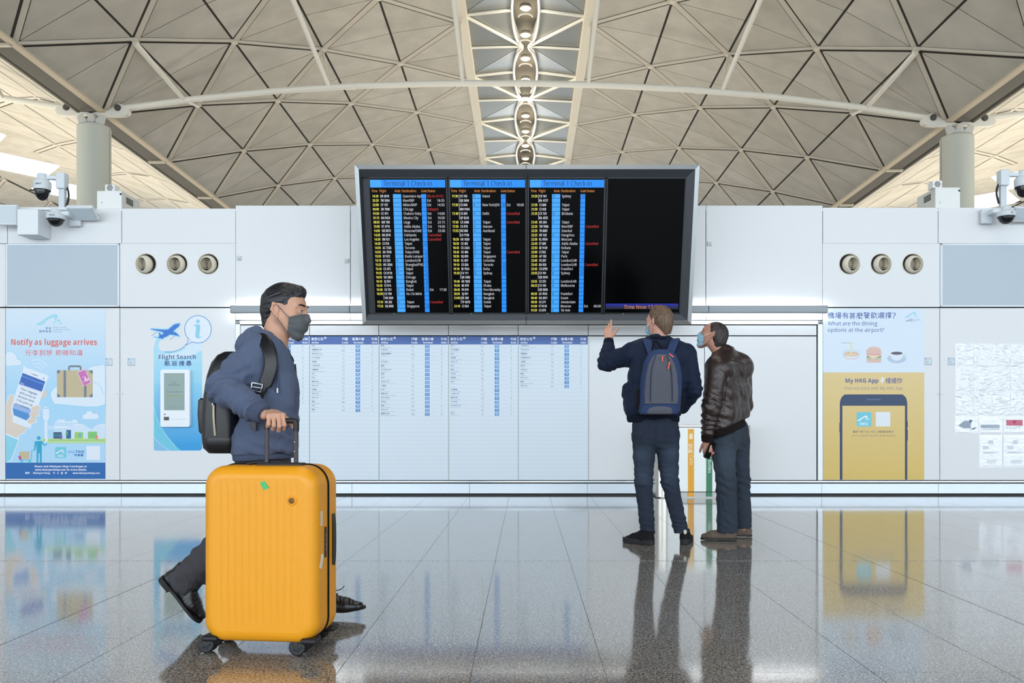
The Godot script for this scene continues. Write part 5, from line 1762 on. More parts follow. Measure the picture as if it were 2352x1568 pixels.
# ---------------------------------------------------------------- soft shapes: distance fields meshed as surface nets
class Blob:
	var o: Vector3
	var s: float
	var nx: int
	var ny: int
	var nz: int
	var f := PackedFloat32Array()

	func _init(lo: Vector3, hi: Vector3, cell: float) -> void:
		o = lo.min(hi)
		s = cell
		var d := (lo.max(hi) - o) / cell
		nx = int(d.x) + 2
		ny = int(d.y) + 2
		nz = int(d.z) + 2
		f.resize(nx * ny * nz)
		f.fill(0.3)

	# a tapered bar between two joints; squeezed along sq by sf; ends: 1 flat at a, 2 flat at b
	func cap(a: Vector3, b: Vector3, ra: float, rb: float, k := 0.02, sq := Vector3.ZERO, sf := 1.0, ends := 0, carve := false) -> void:
		var reach := maxf(ra, rb) + k + s * 2.0
		var lo := ((a.min(b) - Vector3.ONE * reach - o) / s).floor()
		var hi := ((a.max(b) + Vector3.ONE * reach - o) / s).ceil()
		var x0 := maxi(0, int(lo.x))
		var y0 := maxi(0, int(lo.y))
		var z0 := maxi(0, int(lo.z))
		var x1 := mini(nx - 1, int(hi.x))
		var y1 := mini(ny - 1, int(hi.y))
		var z1 := mini(nz - 1, int(hi.z))
		var ab := b - a
		var l2 := maxf(ab.length_squared(), 1e-9)
		var ax := ab / sqrt(l2)
		var t0 := -9.0 if ends & 1 else 0.0
		var t1 := 9.0 if ends & 2 else 1.0
		var squeeze := sf != 1.0
		for z in range(z0, z1 + 1):
			for y in range(y0, y1 + 1):
				var i := (z * ny + y) * nx + x0
				for x in range(x0, x1 + 1):
					var p := o + Vector3(x, y, z) * s - a
					var t := clampf(p.dot(ab) / l2, t0, t1)
					var w := p - ab * t
					if squeeze: w += sq * (w.dot(sq) * (sf - 1.0))
					var d := w.length() - (ra + (rb - ra) * clampf(t, 0.0, 1.0))
					if ends & 1: d = maxf(d, -p.dot(ax))
					if ends & 2: d = maxf(d, (p - ab).dot(ax))
					var g := f[i]
					if carve:
						d = -d
						var h2 := maxf(k - absf(g - d), 0.0) / k
						f[i] = maxf(g, d) + h2 * h2 * k * 0.25
					else:
						var h := maxf(k - absf(g - d), 0.0) / k
						f[i] = minf(g, d) - h * h * k * 0.25
					i += 1

	# an egg with radii r along the columns of bs
	func egg(c: Vector3, bs: Basis, r: Vector3, k := 0.02, carve := false) -> void:
		var big := maxf(r.x, maxf(r.y, r.z)) + k + s * 2.0
		var lo := ((c - Vector3.ONE * big - o) / s).floor()
		var hi := ((c + Vector3.ONE * big - o) / s).ceil()
		for z in range(maxi(0, int(lo.z)), mini(nz - 1, int(hi.z)) + 1):
			for y in range(maxi(0, int(lo.y)), mini(ny - 1, int(hi.y)) + 1):
				var x0 := maxi(0, int(lo.x))
				var i := (z * ny + y) * nx + x0
				for x in range(x0, mini(nx - 1, int(hi.x)) + 1):
					var p := o + Vector3(x, y, z) * s - c
					var q := Vector3(p.dot(bs.x), p.dot(bs.y), p.dot(bs.z)) / r
					var k0 := q.length()
					var k1 := (q / r).length()
					var d := k0 * (k0 - 1.0) / maxf(k1, 1e-6)
					var g := f[i]
					if carve:
						d = -d
						var h2 := maxf(k - absf(g - d), 0.0) / k
						f[i] = maxf(g, d) + h2 * h2 * k * 0.25
					else:
						var h := maxf(k - absf(g - d), 0.0) / k
						f[i] = minf(g, d) - h * h * k * 0.25
					i += 1

	# take away all that lies on the side n of point c
	func half(c: Vector3, n: Vector3, k := 0.004) -> void:
		var i := 0
		for z in nz:
			for y in ny:
				for x in nx:
					var d := (o + Vector3(x, y, z) * s - c).dot(n)
					var g := f[i]
					var h := maxf(k - absf(g - d), 0.0) / k
					f[i] = maxf(g, d) + h * h * k * 0.25
					i += 1

	func at(p: Vector3) -> float:
		var q := (p - o) / s
		var x := int(floor(q.x))
		var y := int(floor(q.y))
		var z := int(floor(q.z))
		if x < 0 or y < 0 or z < 0 or x >= nx - 1 or y >= ny - 1 or z >= nz - 1: return 0.3
		var u := q - Vector3(x, y, z)
		var i := (z * ny + y) * nx + x
		var j := i + nx * ny
		var a := lerpf(lerpf(f[i], f[i + 1], u.x), lerpf(f[i + nx], f[i + nx + 1], u.x), u.y)
		var b := lerpf(lerpf(f[j], f[j + 1], u.x), lerpf(f[j + nx], f[j + nx + 1], u.x), u.y)
		return lerpf(a, b, u.z)

	# walk from p along dir until the surface is off away
	func cast(p: Vector3, dir: Vector3, off := 0.0) -> Vector3:
		var t := 0.0
		for i in 160:
			var d := at(p + dir * t) - off
			if d < 0.0006: break
			t += clampf(d * 0.8, 0.0008, 0.02)
			if t > 1.2: break
		return p + dir * t

	func net(m: MB, warp = null, paint = null) -> void:
		var ids := PackedInt32Array()
		ids.resize(f.size())
		ids.fill(-1)
		var pos := PackedVector3Array()
		var cells := PackedInt32Array()
		var sy := nx
		var sz := nx * ny
		var off := [0, 1, sy, sy + 1, sz, sz + 1, sz + sy, sz + sy + 1]
		var edges := [[0, 1], [2, 3], [4, 5], [6, 7], [0, 2], [1, 3], [4, 6], [5, 7], [0, 4], [1, 5], [2, 6], [3, 7]]
		for z in nz - 1:
			for y in ny - 1:
				var i := (z * ny + y) * nx
				for x in nx - 1:
					var a := f[i] < 0.0
					if (f[i + 1] < 0.0) == a and (f[i + sy] < 0.0) == a and (f[i + sy + 1] < 0.0) == a and (f[i + sz] < 0.0) == a and (f[i + sz + 1] < 0.0) == a and (f[i + sz + sy] < 0.0) == a and (f[i + sz + sy + 1] < 0.0) == a:
						i += 1
						continue
					var sum := Vector3.ZERO
					var cnt := 0
					for e in edges:
						var va := f[i + off[e[0]]]
						var vb := f[i + off[e[1]]]
						if (va < 0.0) == (vb < 0.0): continue
						var t := va / (va - vb)
						var c0 := Vector3(e[0] & 1, (e[0] >> 1) & 1, e[0] >> 2)
						var c1 := Vector3(e[1] & 1, (e[1] >> 1) & 1, e[1] >> 2)
						sum += c0.lerp(c1, t)
						cnt += 1
					ids[i] = pos.size()
					pos.append(o + (Vector3(x, y, z) + sum / cnt) * s)
					cells.append(i)
					i += 1
		var tri := PackedInt32Array()
		for i in cells:
			var a := f[i] < 0.0
			for e in [[1, sy, sz], [sy, sz, 1], [sz, 1, sy]]:
				var j: int = i + e[0]
				if (f[j] < 0.0) == a: continue
				var p: int = i - e[1] - e[2]
				if p < 0: continue
				var q0 := ids[p]
				var q1: int = ids[i - e[2]]
				var q2 := ids[i]
				var q3: int = ids[i - e[1]]
				if q0 < 0 or q1 < 0 or q3 < 0: continue
				if a: tri.append_array([q0, q1, q2, q0, q2, q3])
				else: tri.append_array([q0, q2, q1, q0, q3, q2])
		var nn := _normals(pos, tri)
		if warp != null:
			for k in pos.size(): pos[k] = (warp as Callable).call(pos[k], nn[k])
			nn = _normals(pos, tri)
		var base := m.v.size()
		for k in pos.size():
			if paint != null: m.col = (paint as Callable).call(pos[k], nn[k])
			m.vert(pos[k], nn[k])
		for k in range(0, tri.size(), 3): m.ix.append_array([base + tri[k], base + tri[k + 2], base + tri[k + 1]])

	func _normals(pos: PackedVector3Array, tri: PackedInt32Array) -> PackedVector3Array:
		var nn := PackedVector3Array()
		nn.resize(pos.size())
		for k in range(0, tri.size(), 3):
			var c := (pos[tri[k + 1]] - pos[tri[k]]).cross(pos[tri[k + 2]] - pos[tri[k]])
			nn[tri[k]] += c
			nn[tri[k + 1]] += c
			nn[tri[k + 2]] += c
		for k in nn.size(): nn[k] = nn[k].normalized() if nn[k].length_squared() > 0 else Vector3.UP
		return nn

# folds of a cloth: [centre, direction across the folds, reach, height, wave length]
var fold_noise: FastNoiseLite
func folds(list: Array, grain: float, scale := Vector3(9, 5, 9)) -> Variant:
	if fold_noise == null:
		fold_noise = FastNoiseLite.new()
		fold_noise.noise_type = FastNoiseLite.TYPE_SIMPLEX_SMOOTH
		fold_noise.frequency = 1.0
		fold_noise.fractal_octaves = 3
		fold_noise.seed = 4
	return func(p: Vector3, n: Vector3) -> Vector3:
		var d := fold_noise.get_noise_3dv(p * scale) * grain
		for e in list:
			var w: Vector3 = p - e[0]
			var g: float = w.length_squared() / (e[2] * e[2])
			if g > 4.0: continue
			var ph: float = w.dot(e[1]) * TAU / e[4] + fold_noise.get_noise_3dv(p * 7.0) * 3.5
			d += e[3] * exp(-g * 1.3) * sin(ph)
		return p + n * d

# flat band along a path; out is the way its face looks
func ribbon(m: MB, path: PackedVector3Array, out, width, thick: float) -> void:
	var k := path.size()
	var ring := PackedVector3Array()
	for i in k:
		var t := (path[mini(i + 1, k - 1)] - path[maxi(i - 1, 0)]).normalized()
		var u: Vector3 = out if out is Vector3 else out[i]
		var sd := t.cross(u).normalized()
		u = sd.cross(t).normalized()
		var w: float = (width if (width is float) else width[i]) * 0.5
		for c in [[-1.0, -0.5], [-0.92, 0.35], [-0.7, 0.5], [0.7, 0.5], [0.92, 0.35], [1.0, -0.5]]: ring.append(path[i] + sd * (w * c[0]) + u * (thick * c[1]))
	m.grid(ring, 6, k, true, false)
	m.fan(ring.slice(0, 6), true)
	m.fan(ring.slice((k - 1) * 6), false)

# stacked rounded sections: rows of [centre, half width, half depth]
func loft(m: MB, rows: Array, ax: Vector3, az: Vector3, e := 4.0, sides := 32) -> void:
	var pts := PackedVector3Array()
	for r in rows:
		for k in sides:
			var a := TAU * k / sides
			var c := cos(a)
			var q := sin(a)
			pts.append(r[0] + ax * (signf(c) * pow(absf(c), 2.0 / e) * r[1]) + az * (signf(q) * pow(absf(q), 2.0 / e) * r[2]))
	var up: Vector3 = rows[-1][0] - rows[0][0]
	var flip := ax.cross(az).dot(up) < 0
	m.grid(pts, sides, rows.size(), true, flip)
	m.fan(pts.slice(0, sides), not flip)
	m.fan(pts.slice((rows.size() - 1) * sides), flip)

# a hand: dir runs to the knuckles, back is the way its back looks, lat points to the thumb's side
func hand(b: Blob, wrist: Vector3, dir: Vector3, back: Vector3, lat: Vector3, curl: Array, size := 1.0, thumb_dir := Vector3.ZERO) -> Array:
	var tips := []
	var len := [[0.045, 0.026, 0.021], [0.05, 0.031, 0.022], [0.046, 0.028, 0.022], [0.036, 0.021, 0.019]]
	var off := [0.029, 0.0095, -0.0105, -0.029]
	var fwd := [0.096, 0.099, 0.094, 0.085]
	b.cap(wrist - dir * 0.02 * size, wrist + dir * 0.012 * size, 0.027 * size, 0.025 * size, 0.01, back, 1.4)
	for i in 4:
		var kn: Vector3 = wrist + (dir * fwd[i] + lat * off[i] - back * (0.003 if i == 3 else 0.0)) * size
		b.cap(wrist + (dir * 0.012 + lat * off[i] * 0.55) * size, kn, 0.0155 * size, 0.0118 * size, 0.012)
		var p := kn
		var d: Vector3 = (dir + lat * off[i] * 1.6).normalized()
		var ax := back.cross(dir).normalized()
		for j in 3:
			var ang: float = deg_to_rad(curl[i + 1] * [0.9, 1.15, 0.75][j])
			d = d.rotated(ax, ang)
			var q: Vector3 = p + d * len[i][j] * size
			b.cap(p, q, (0.0096 - 0.0009 * j) * size, (0.0088 - 0.0011 * j) * size, 0.004)
			p = q
		tips.append([p, d])
	var tb := wrist + (dir * 0.022 + lat * 0.022 - back * 0.006) * size
	var td: Vector3 = thumb_dir if thumb_dir != Vector3.ZERO else (dir * 0.75 + lat * 0.65 - back * 0.25).normalized()
	var t1 := tb + td * 0.042 * size
	b.cap(tb, t1, 0.0165 * size, 0.0125 * size, 0.012)
	var d2: Vector3 = td.rotated(lat.cross(dir).normalized() if absf(lat.dot(dir)) < 0.9 else back, 0.0)
	d2 = (td + (dir * 0.35 - back * 0.25 * (curl[0] / 30.0))).normalized()
	var t2 := t1 + d2 * 0.034 * size
	b.cap(t1, t2, 0.0115 * size, 0.0102 * size, 0.005)
	var d3: Vector3 = (d2 + (dir * 0.25 - back * 0.2 * (curl[0] / 30.0))).normalized()
	b.cap(t2, t2 + d3 * 0.026 * size, 0.0102 * size, 0.0078 * size, 0.004)
	tips.append([t2 + d3 * 0.026 * size, d3])
	return tips

# a head about c; bs columns: to its own left, up, forward
func head(b: Blob, c: Vector3, bs: Basis, z := 1.0) -> void:
	var q := func(l: float, u: float, f: float) -> Vector3: return c + (bs.x * l + bs.y * u + bs.z * f) * z
	b.egg(q.call(0, 0.034, -0.014), bs, Vector3(0.074, 0.083, 0.094) * z, 0.02)
	b.cap(q.call(0, 0.03, 0.035), q.call(0, -0.055, 0.045), 0.058 * z, 0.044 * z, 0.03)
	for l in [-1.0, 1.0]:
		b.cap(q.call(l * 0.05, -0.035, 0.0), q.call(l * 0.016, -0.097, 0.06), 0.024 * z, 0.02 * z, 0.03)
		b.cap(q.call(l * 0.046, -0.018, 0.05), q.call(l * 0.03, -0.05, 0.066), 0.022 * z, 0.02 * z, 0.03)
		b.egg(q.call(l * 0.032, 0.008, 0.099), bs, Vector3(0.016, 0.011, 0.012) * z, 0.012, true)
		b.egg(q.call(l * 0.032, 0.006, 0.076), bs, Vector3(0.0145, 0.0125, 0.0135) * z, 0.004)
		b.cap(q.call(l * 0.02, 0.0125, 0.0895), q.call(l * 0.045, 0.0105, 0.082), 0.0038 * z, 0.0036 * z, 0.004)
		b.cap(q.call(l * 0.012, 0.026, 0.088), q.call(l * 0.05, 0.026, 0.072), 0.0105 * z, 0.009 * z, 0.014)
		b.cap(q.call(l * 0.011, -0.034, 0.094), q.call(l * 0.006, -0.034, 0.1), 0.0085 * z, 0.009 * z, 0.008)
		# ear
		b.cap(q.call(l * 0.073, 0.024, -0.006), q.call(l * 0.084, 0.028, -0.024), 0.006 * z, 0.006 * z, 0.006)
		b.cap(q.call(l * 0.084, 0.028, -0.024), q.call(l * 0.085, 0.0, -0.03), 0.006 * z, 0.006 * z, 0.005)
		b.cap(q.call(l * 0.085, 0.0, -0.03), q.call(l * 0.075, -0.03, -0.006), 0.006 * z, 0.0075 * z, 0.006)
		b.egg(q.call(l * 0.074, 0.0, -0.014), bs, Vector3(0.008, 0.024, 0.014) * z, 0.006)
		b.egg(q.call(l * 0.087, 0.004, -0.012), bs, Vector3(0.007, 0.014, 0.009) * z, 0.005, true)
	b.cap(q.call(0, 0.016, 0.089), q.call(0, -0.03, 0.11), 0.0085 * z, 0.0125 * z, 0.014)
	b.egg(q.call(0, -0.104, 0.062), bs, Vector3(0.022, 0.018, 0.02) * z, 0.025)
	b.cap(q.call(-0.02, -0.062, 0.083), q.call(0.02, -0.062, 0.083), 0.008 * z, 0.008 * z, 0.01)
	b.cap(q.call(-0.018, -0.074, 0.081), q.call(0.018, -0.074, 0.081), 0.0085 * z, 0.0085 * z, 0.008)

# a line drawn on a cloth: each point is seen from the camera's side at x, y of the picture and laid on the surface
func lay(b: Blob, q: Callable, pts: Array, off := 0.003, steps := 6) -> PackedVector3Array:
	var o := PackedVector3Array()
	for k in pts.size() - 1:
		for u in (steps + 1 if k == pts.size() - 2 else steps):
			var p: Vector2 = pts[k].lerp(pts[k + 1], u / float(steps))
			var a: Vector3 = q.call(p.x, p.y, 0.5)
			var d: Vector3 = ((q.call(p.x, p.y, -0.5) as Vector3) - a).normalized()
			var h := b.cast(a, d, off)
			if b.at(h) < off + 0.004: o.append(h)
	return o

# pleated face mask laid over a head
func face_mask(head_blob: Blob, c: Vector3, bs: Basis, z: float, edges := []) -> MB:
	var m := MB.new()
	var nu := 25
	var nv := 17
	for side in 2:
		var pts := PackedVector3Array()
		for j in nv:
			var v := float(j) / (nv - 1)
			for i in nu:
				var u := float(i) / (nu - 1) * 2.0 - 1.0
				var edge := absf(u)
				var top := lerpf(-0.004, -0.03, pow(edge, 1.6))
				var bot := lerpf(-0.132, -0.098, pow(edge, 1.6))
				var hgt := lerpf(bot, top, v)
				var ang := u * 1.12
				var aim := c + bs.y * hgt * z + bs.z * (0.012 * z)
				var dir := (bs.x * sin(ang) + bs.z * cos(ang)).normalized()
				var p := head_blob.cast(aim + dir * 0.2, -dir, 0.004)
				var w := (p - aim).dot(dir)
				# tented over nose and chin, not sunk into the face
				var tent := (lerpf(0.058, 0.1, smoothstep(0.0, 0.55, v)) - 0.006 * smoothstep(0.6, 1.0, v)) * cos(ang * 0.62) * z
				if edge < 0.75: w = maxf(w, tent * (1.0 - smoothstep(0.45, 0.75, edge)) + w * smoothstep(0.45, 0.75, edge))
				w += 0.0022 * sin(v * TAU * 3.2) * (1.0 - 0.5 * edge) - side * 0.0016
				pts.append(aim + dir * w)
				if side == 0 and (i == 0 or i == nu - 1) and (j == 0 or j == nv - 1): edges.append(aim + dir * (w + 0.001))
		m.grid(pts, nu, nv, false, side == 1)
	return m

func hair_paint(a: Color, b: Color, axis: Vector3, fine := 120.0) -> Variant:
	var n := FastNoiseLite.new()
	n.frequency = 1.0
	n.fractal_octaves = 2
	n.seed = 12
	return func(p: Vector3, nn: Vector3) -> Color:
		var w := p - axis * p.dot(axis) * 0.93
		return a.lerp(b, clampf(n.get_noise_3dv(w * fine) * 0.9 + 0.5, 0.0, 1.0))

func hair_warp(axis: Vector3, amp: float, fine := 130.0) -> Variant:
	var n := FastNoiseLite.new()
	n.frequency = 1.0
	n.fractal_octaves = 2
	n.seed = 21
	return func(p: Vector3, nn: Vector3) -> Vector3:
		var w := p - axis * p.dot(axis) * 0.9
		return p + nn * (n.get_noise_3dv(w * fine) * amp)

func skin(c: Color) -> StandardMaterial3D:
	var m := StandardMaterial3D.new()
	m.albedo_color = c
	m.roughness = 0.55
	m.subsurf_scatter_enabled = true
	m.subsurf_scatter_strength = 0.12
	return m

func cloth(c: Color, rough := 0.9, rim := 0.0, per_metre := 30.0, cm := 0.05) -> StandardMaterial3D:
	var m := StandardMaterial3D.new()
	m.albedo_color = c
	m.roughness = rough
	m.metallic_specular = 0.3
	if rim > 0:
		m.rim_enabled = true
		m.rim = rim
		m.rim_tint = 0.6
	relief(m, weave_tex(), per_metre, cm)
	return m

var _weave: Texture2D
func weave_tex() -> Texture2D:
	if _weave == null: _weave = noise_tex(0.12, 3, 8, 256)
	return _weave

# a shoe standing with its heel at p, pointing along dir; up is the way its top looks
func shoe(parent: Node3D, p: Vector3, dir: Vector3, up: Vector3, left: bool, upper: Material, sole: Material, length := 0.28, boot := 0.09, heel := 0.012, called := "shoe", sole_top := 0.024) -> Node3D:
	var sd := dir.cross(up).normalized()
	var bend := (1.0 if left else -1.0) * 0.012
	var q := func(f: float, h: float, w := 0.0) -> Vector3: return p + dir * (f * length) + up * h + sd * w
	var b := Blob.new(p - Vector3.ONE * 0.36, p + Vector3.ONE * 0.36, 0.006)
	b.cap(q.call(0.12, 0.045), q.call(0.35, 0.045), 0.034, 0.036, 0.02)
	b.cap(q.call(0.35, 0.045), q.call(0.68, 0.038, bend * 0.5), 0.036, 0.043, 0.02, up, 1.15)
	b.cap(q.call(0.68, 0.036, bend * 0.5), q.call(0.88, 0.031, bend), 0.042, 0.03, 0.02, up, 1.3)
	b.cap(q.call(0.14, 0.05), q.call(0.12, boot + 0.03), 0.034, 0.036, 0.02)
	b.cap(q.call(0.3, 0.06), q.call(0.2, boot + 0.02), 0.034, 0.034, 0.03)
	b.cap(q.call(0.62, 0.045), q.call(0.3, boot), 0.03, 0.03, 0.03)
	b.half(q.call(0, 0.008), -up)
	b.half(q.call(0.15, boot + 0.012), (up * 0.95 - dir * 0.15).normalized())
	var m := MB.new()
	b.net(m, folds([[q.call(0.66, 0.06), dir, 0.06, 0.0016, 0.018]], 0.001))
	var o := part(parent, called, m.mesh(), upper)
	# sole: outline of the foot, drawn out
	m = MB.new()
	var outline := PackedVector2Array()
	for e in [[-0.01, 0.0], [0.03, 0.028], [0.14, 0.037], [0.36, 0.035], [0.58, 0.043], [0.76, 0.046], [0.9, 0.036], [0.99, 0.014]]: outline.append(Vector2(e[0] * length, e[1] + bend * e[0]))
	for e in [[0.99, -0.014], [0.9, -0.036], [0.76, -0.044], [0.58, -0.04], [0.36, -0.033], [0.14, -0.037], [0.03, -0.028]]: outline.append(Vector2(e[0] * length, e[1] + bend * e[0]))
	outline = spline(outline, true, 4)
	m.xf = Transform3D(Basis(dir, -sd, up) if dir.cross(-sd).dot(up) > 0 else Basis(dir, sd, up), p)
	m.poly(outline, sole_top, sole_top - heel if heel < 0.02 else 0.012)
	part(o, "sole", m.mesh(), sole)
	if heel >= 0.012:
		m = MB.new()
		m.xf = Transform3D(Basis(dir, -sd, up) if dir.cross(-sd).dot(up) > 0 else Basis(dir, sd, up), p)
		var hl := PackedVector2Array()
		for e in outline: hl.append(Vector2(minf(e.x, 0.27 * length), e.y))
		m.poly(hl, 0.014, 0.014)
		part(o, "heel", m.mesh(), sole)
	return o

# ---------------------------------------------------------------- people
func build_people() -> void:
	pointing_man()
	leather_man()
	walking_man()

func basis_fwd(fwd: Vector3, up: Vector3) -> Basis:
	var z := fwd.normalized()
	var x := up.cross(z).normalized()
	return Basis(x, z.cross(x).normalized(), z)

func box_of(pts: Array, margin: float) -> Array:
	var lo: Vector3 = pts[0]
	var hi: Vector3 = pts[0]
	for p in pts:
		lo = lo.min(p)
		hi = hi.max(p)
	return [lo - Vector3.ONE * margin, hi + Vector3.ONE * margin]

# the body under the clothes: one coarse continuous figure joined to the finer head and hands
func under_body(m: MB, j: Dictionary) -> void:
	var bb := box_of(j.values(), 0.16)
	var b := Blob.new(bb[0], bb[1], 0.016)
	b.cap(j.neck, j.chest, 0.05, 0.085, 0.03)
	b.cap(j.shl, j.shr, 0.06, 0.06, 0.03)
	b.cap(j.chest, j.waist, 0.09, 0.085, 0.04)
	b.cap(j.hipl, j.hipr, 0.08, 0.08, 0.04)
	b.cap(j.waist, (j.hipl + j.hipr) / 2, 0.085, 0.085, 0.04)
	for s in ["l", "r"]:
		b.cap(j["sh" + s], j["el" + s], 0.045, 0.036, 0.02)
		b.cap(j["el" + s], j["wr" + s], 0.035, 0.026, 0.02)
		b.cap(j["hip" + s], j["kn" + s], 0.07, 0.048, 0.02)
		b.cap(j["kn" + s], j["an" + s], 0.046, 0.036, 0.02)
	b.net(m)

func mask_on(t: Node3D, hd: Blob, c: Vector3, bs: Basis, z: float, m0: Material, m1: Material) -> void:
	var e := []
	part(t, "face_mask", face_mask(hd, c, bs, z, e).mesh(), m0)
	for k in 4:
		var l := signf((e[k] - c).dot(bs.x))
		var ear: Vector3 = c + (bs.x * (l * 0.083) + bs.y * (-0.024 if k < 2 else 0.026) + bs.z * -0.012) * z
		var path := PackedVector3Array([e[k]])
		for u in [0.33, 0.66]:
			var p: Vector3 = (e[k] as Vector3).lerp(ear, u)
			var d := (p - c - bs.y * (p - c).dot(bs.y)).normalized()
			path.append(hd.cast(p + d * 0.08, -d, 0.002))
		path.append(ear)
		var mk := MB.new()
		mk.tube(path, 0.002, 6)
		part(t, "mask_strap", mk.mesh(), m1)

func pointing_man() -> void:
	var D := 6.7
	var base := pt(1522, 965 + EYE * F / D, D)
	var q := func(x: float, y: float, dz := 0.0) -> Vector3: return pt(x, y, D - dz) - base
	var t := Node3D.new()
	t.name = numbered("person")
	add_child(t)
	t.position = base
	tag(t, "brown-haired man in a navy jacket and dark jeans, pointing at the board", "person")
	var j := {"neck": q.call(1512, 778, -0.02), "chest": q.call(1512, 830), "waist": q.call(1507, 930), "shl": q.call(1458, 812, -0.01), "shr": q.call(1572, 815), "ell": q.call(1393, 833, -0.2), "elr": q.call(1592, 895, 0.03), "wrl": q.call(1398, 783, -0.32), "wrr": q.call(1562, 938, -0.15), "hipl": q.call(1480, 985), "hipr": q.call(1530, 985), "knl": q.call(1478, 1105), "knr": q.call(1538, 1105), "anl": q.call(1487, 1222), "anr": q.call(1563, 1216)}
	# skin: body, head, hands
	var sm := MB.new()
	under_body(sm, j)
	var hc: Vector3 = q.call(1513, 741, -0.02)
	var hb := basis_fwd(Vector3(-0.6, 0.1, -0.8), Vector3(0.05, 1, 0.12))
	var hd := Blob.new(hc - Vector3.ONE * 0.17, hc + Vector3(0.17, 0.17, 0.17), 0.004)
	head(hd, hc, hb, 1.04)
	hd.cap(hc - hb.y * 0.05 - hb.z * 0.03, q.call(1512, 790, -0.01), 0.056, 0.062, 0.02)
	hd.net(sm)
	var wr: Vector3 = j.wrl
	var hl := Blob.new(wr - Vector3.ONE * 0.1, wr + Vector3(0.14, 0.24, 0.12), 0.004)
	hand(hl, wr + Vector3(0, 0.012, 0), Vector3(-0.04, 0.93, -0.36).normalized(), Vector3(-0.25, 0.33, 0.91).normalized(), Vector3(0.95, 0.05, 0.28).normalized(), [8, 6, 22, 34, 44], 1.0, Vector3(0.62, 0.72, -0.2).normalized())
	hl.net(sm)
	wr = j.wrr
	var hr := Blob.new(wr - Vector3.ONE * 0.16, wr + Vector3.ONE * 0.14, 0.005)
	hand(hr, wr, Vector3(-0.6, -0.4, -0.68).normalized(), Vector3(0.6, -0.2, -0.4).normalized(), Vector3(0.3, 0.8, -0.5).normalized(), [20, 25, 25, 25, 25])
	hr.net(sm)
	part(t, "body", sm.mesh(), skin(srgb(206, 156, 134)))
	# hair
	var hh := Blob.new(hc - Vector3.ONE * 0.17, hc + Vector3.ONE * 0.17, 0.004)
	var hq := func(l: float, u: float, f: float) -> Vector3: return hc + (hb.x * l + hb.y * u + hb.z * f) * 1.04
	hh.egg(hq.call(0, 0.036, -0.016), hb, Vector3(0.085, 0.098, 0.106) * 1.04, 0.02)
	hh.cap(hq.call(0, -0.02, -0.07), hq.call(0, -0.07, -0.07), 0.055, 0.05, 0.04)
	hh.half(hq.call(0, 0.095, 0.085), (hb.y * -0.72 + hb.z * 0.7).normalized(), 0.02)
	hh.half(hq.call(0, -0.088, -0.08), (-hb.y + hb.z * 0.1).normalized(), 0.012)
	for l in [-1.0, 1.0]: hh.egg(hq.call(l * 0.09, -0.012, 0.002), hb, Vector3(0.03, 0.032, 0.034), 0.01, true)
	var hm := MB.new()
	hh.net(hm, hair_warp((hb.y * 0.95 + hb.x * 0.3).normalized(), 0.0035, 70.0), hair_paint(lin(srgb(72, 55, 43)), lin(srgb(128, 102, 78)), hb.y))
	part(t, "hair", hm.mesh(), ink(0.55))
	mask_on(t, hd, hc, hb, 1.04, cloth(srgb(150, 200, 224), 0.85), cloth(srgb(226, 232, 236), 0.8))
	# jacket
	var bb := box_of([j.shl, j.shr, j.ell, j.elr, j.wrl, j.wrr, q.call(1420, 960, -0.15), q.call(1610, 770, 0.15)], 0.13)
	var b := Blob.new(bb[0], bb[1], 0.011)
	b.cap(q.call(1482, 822), q.call(1546, 824), 0.125, 0.125, 0.05)
	b.cap(q.call(1478, 865), q.call(1542, 866), 0.128, 0.126, 0.05)
	b.cap(q.call(1474, 910), q.call(1538, 912), 0.125, 0.12, 0.05)
	b.cap(q.call(1467, 938), q.call(1534, 942), 0.112, 0.11, 0.04)
	b.cap(q.call(1510, 786, -0.01), q.call(1458, 808), 0.068, 0.08, 0.05)
	b.cap(q.call(1512, 786, -0.01), q.call(1570, 810), 0.068, 0.08, 0.05)
	b.half(q.call(1500, 955), Vector3.DOWN, 0.012)
	b.cap(q.call(1452, 812, -0.01), j.ell, 0.084, 0.07, 0.035)
	b.cap(j.ell, q.call(1398, 792, -0.305), 0.07, 0.05, 0.02, Vector3.ZERO, 1.0, 2)
	b.cap(q.call(1576, 816), j.elr, 0.084, 0.068, 0.03)
	b.cap(j.elr, q.call(1566, 936, -0.13), 0.07, 0.056, 0.02)
	b.cap(q.call(1441, 896, -0.05), q.call(1452, 940, -0.06), 0.052, 0.05, 0.05)
	var m := MB.new()
	b.net(m, folds([[j.ell, Vector3(0.6, 0.7, 0.2).normalized(), 0.12, 0.009, 0.05], [j.elr, Vector3(0.1, 1, 0).normalized(), 0.13, 0.009, 0.055], [q.call(1450, 900), Vector3(0.5, 0.8, 0), 0.12, 0.009, 0.06], [q.call(1570, 930), Vector3(0.2, 0.9, 0), 0.1, 0.006, 0.05], [q.call(1450, 840), Vector3(0.8, -0.5, 0).normalized(), 0.1, 0.006, 0.05]], 0.012))
	var navy := cloth(srgb(25, 36, 58), 0.62, 0.15)
	part(t, "jacket", m.mesh(), navy)
	var knit := cloth(srgb(20, 26, 40), 0.95, 0.1, 60.0, 0.12)
	b = Blob.new(q.call(1420, 985, -0.17), q.call(1600, 930, 0.17), 0.01)
	b.cap(q.call(1470, 957, 0), q.call(1530, 961, 0), 0.106, 0.106, 0.02)
	b.half(q.call(1500, 949), Vector3.UP, 0.008)
	b.half(q.call(1500, 970), Vector3.DOWN, 0.008)
	m = MB.new()
	b.net(m)
	part(t, "hem_band", m.mesh(), knit)
	m = MB.new()
	var col := []
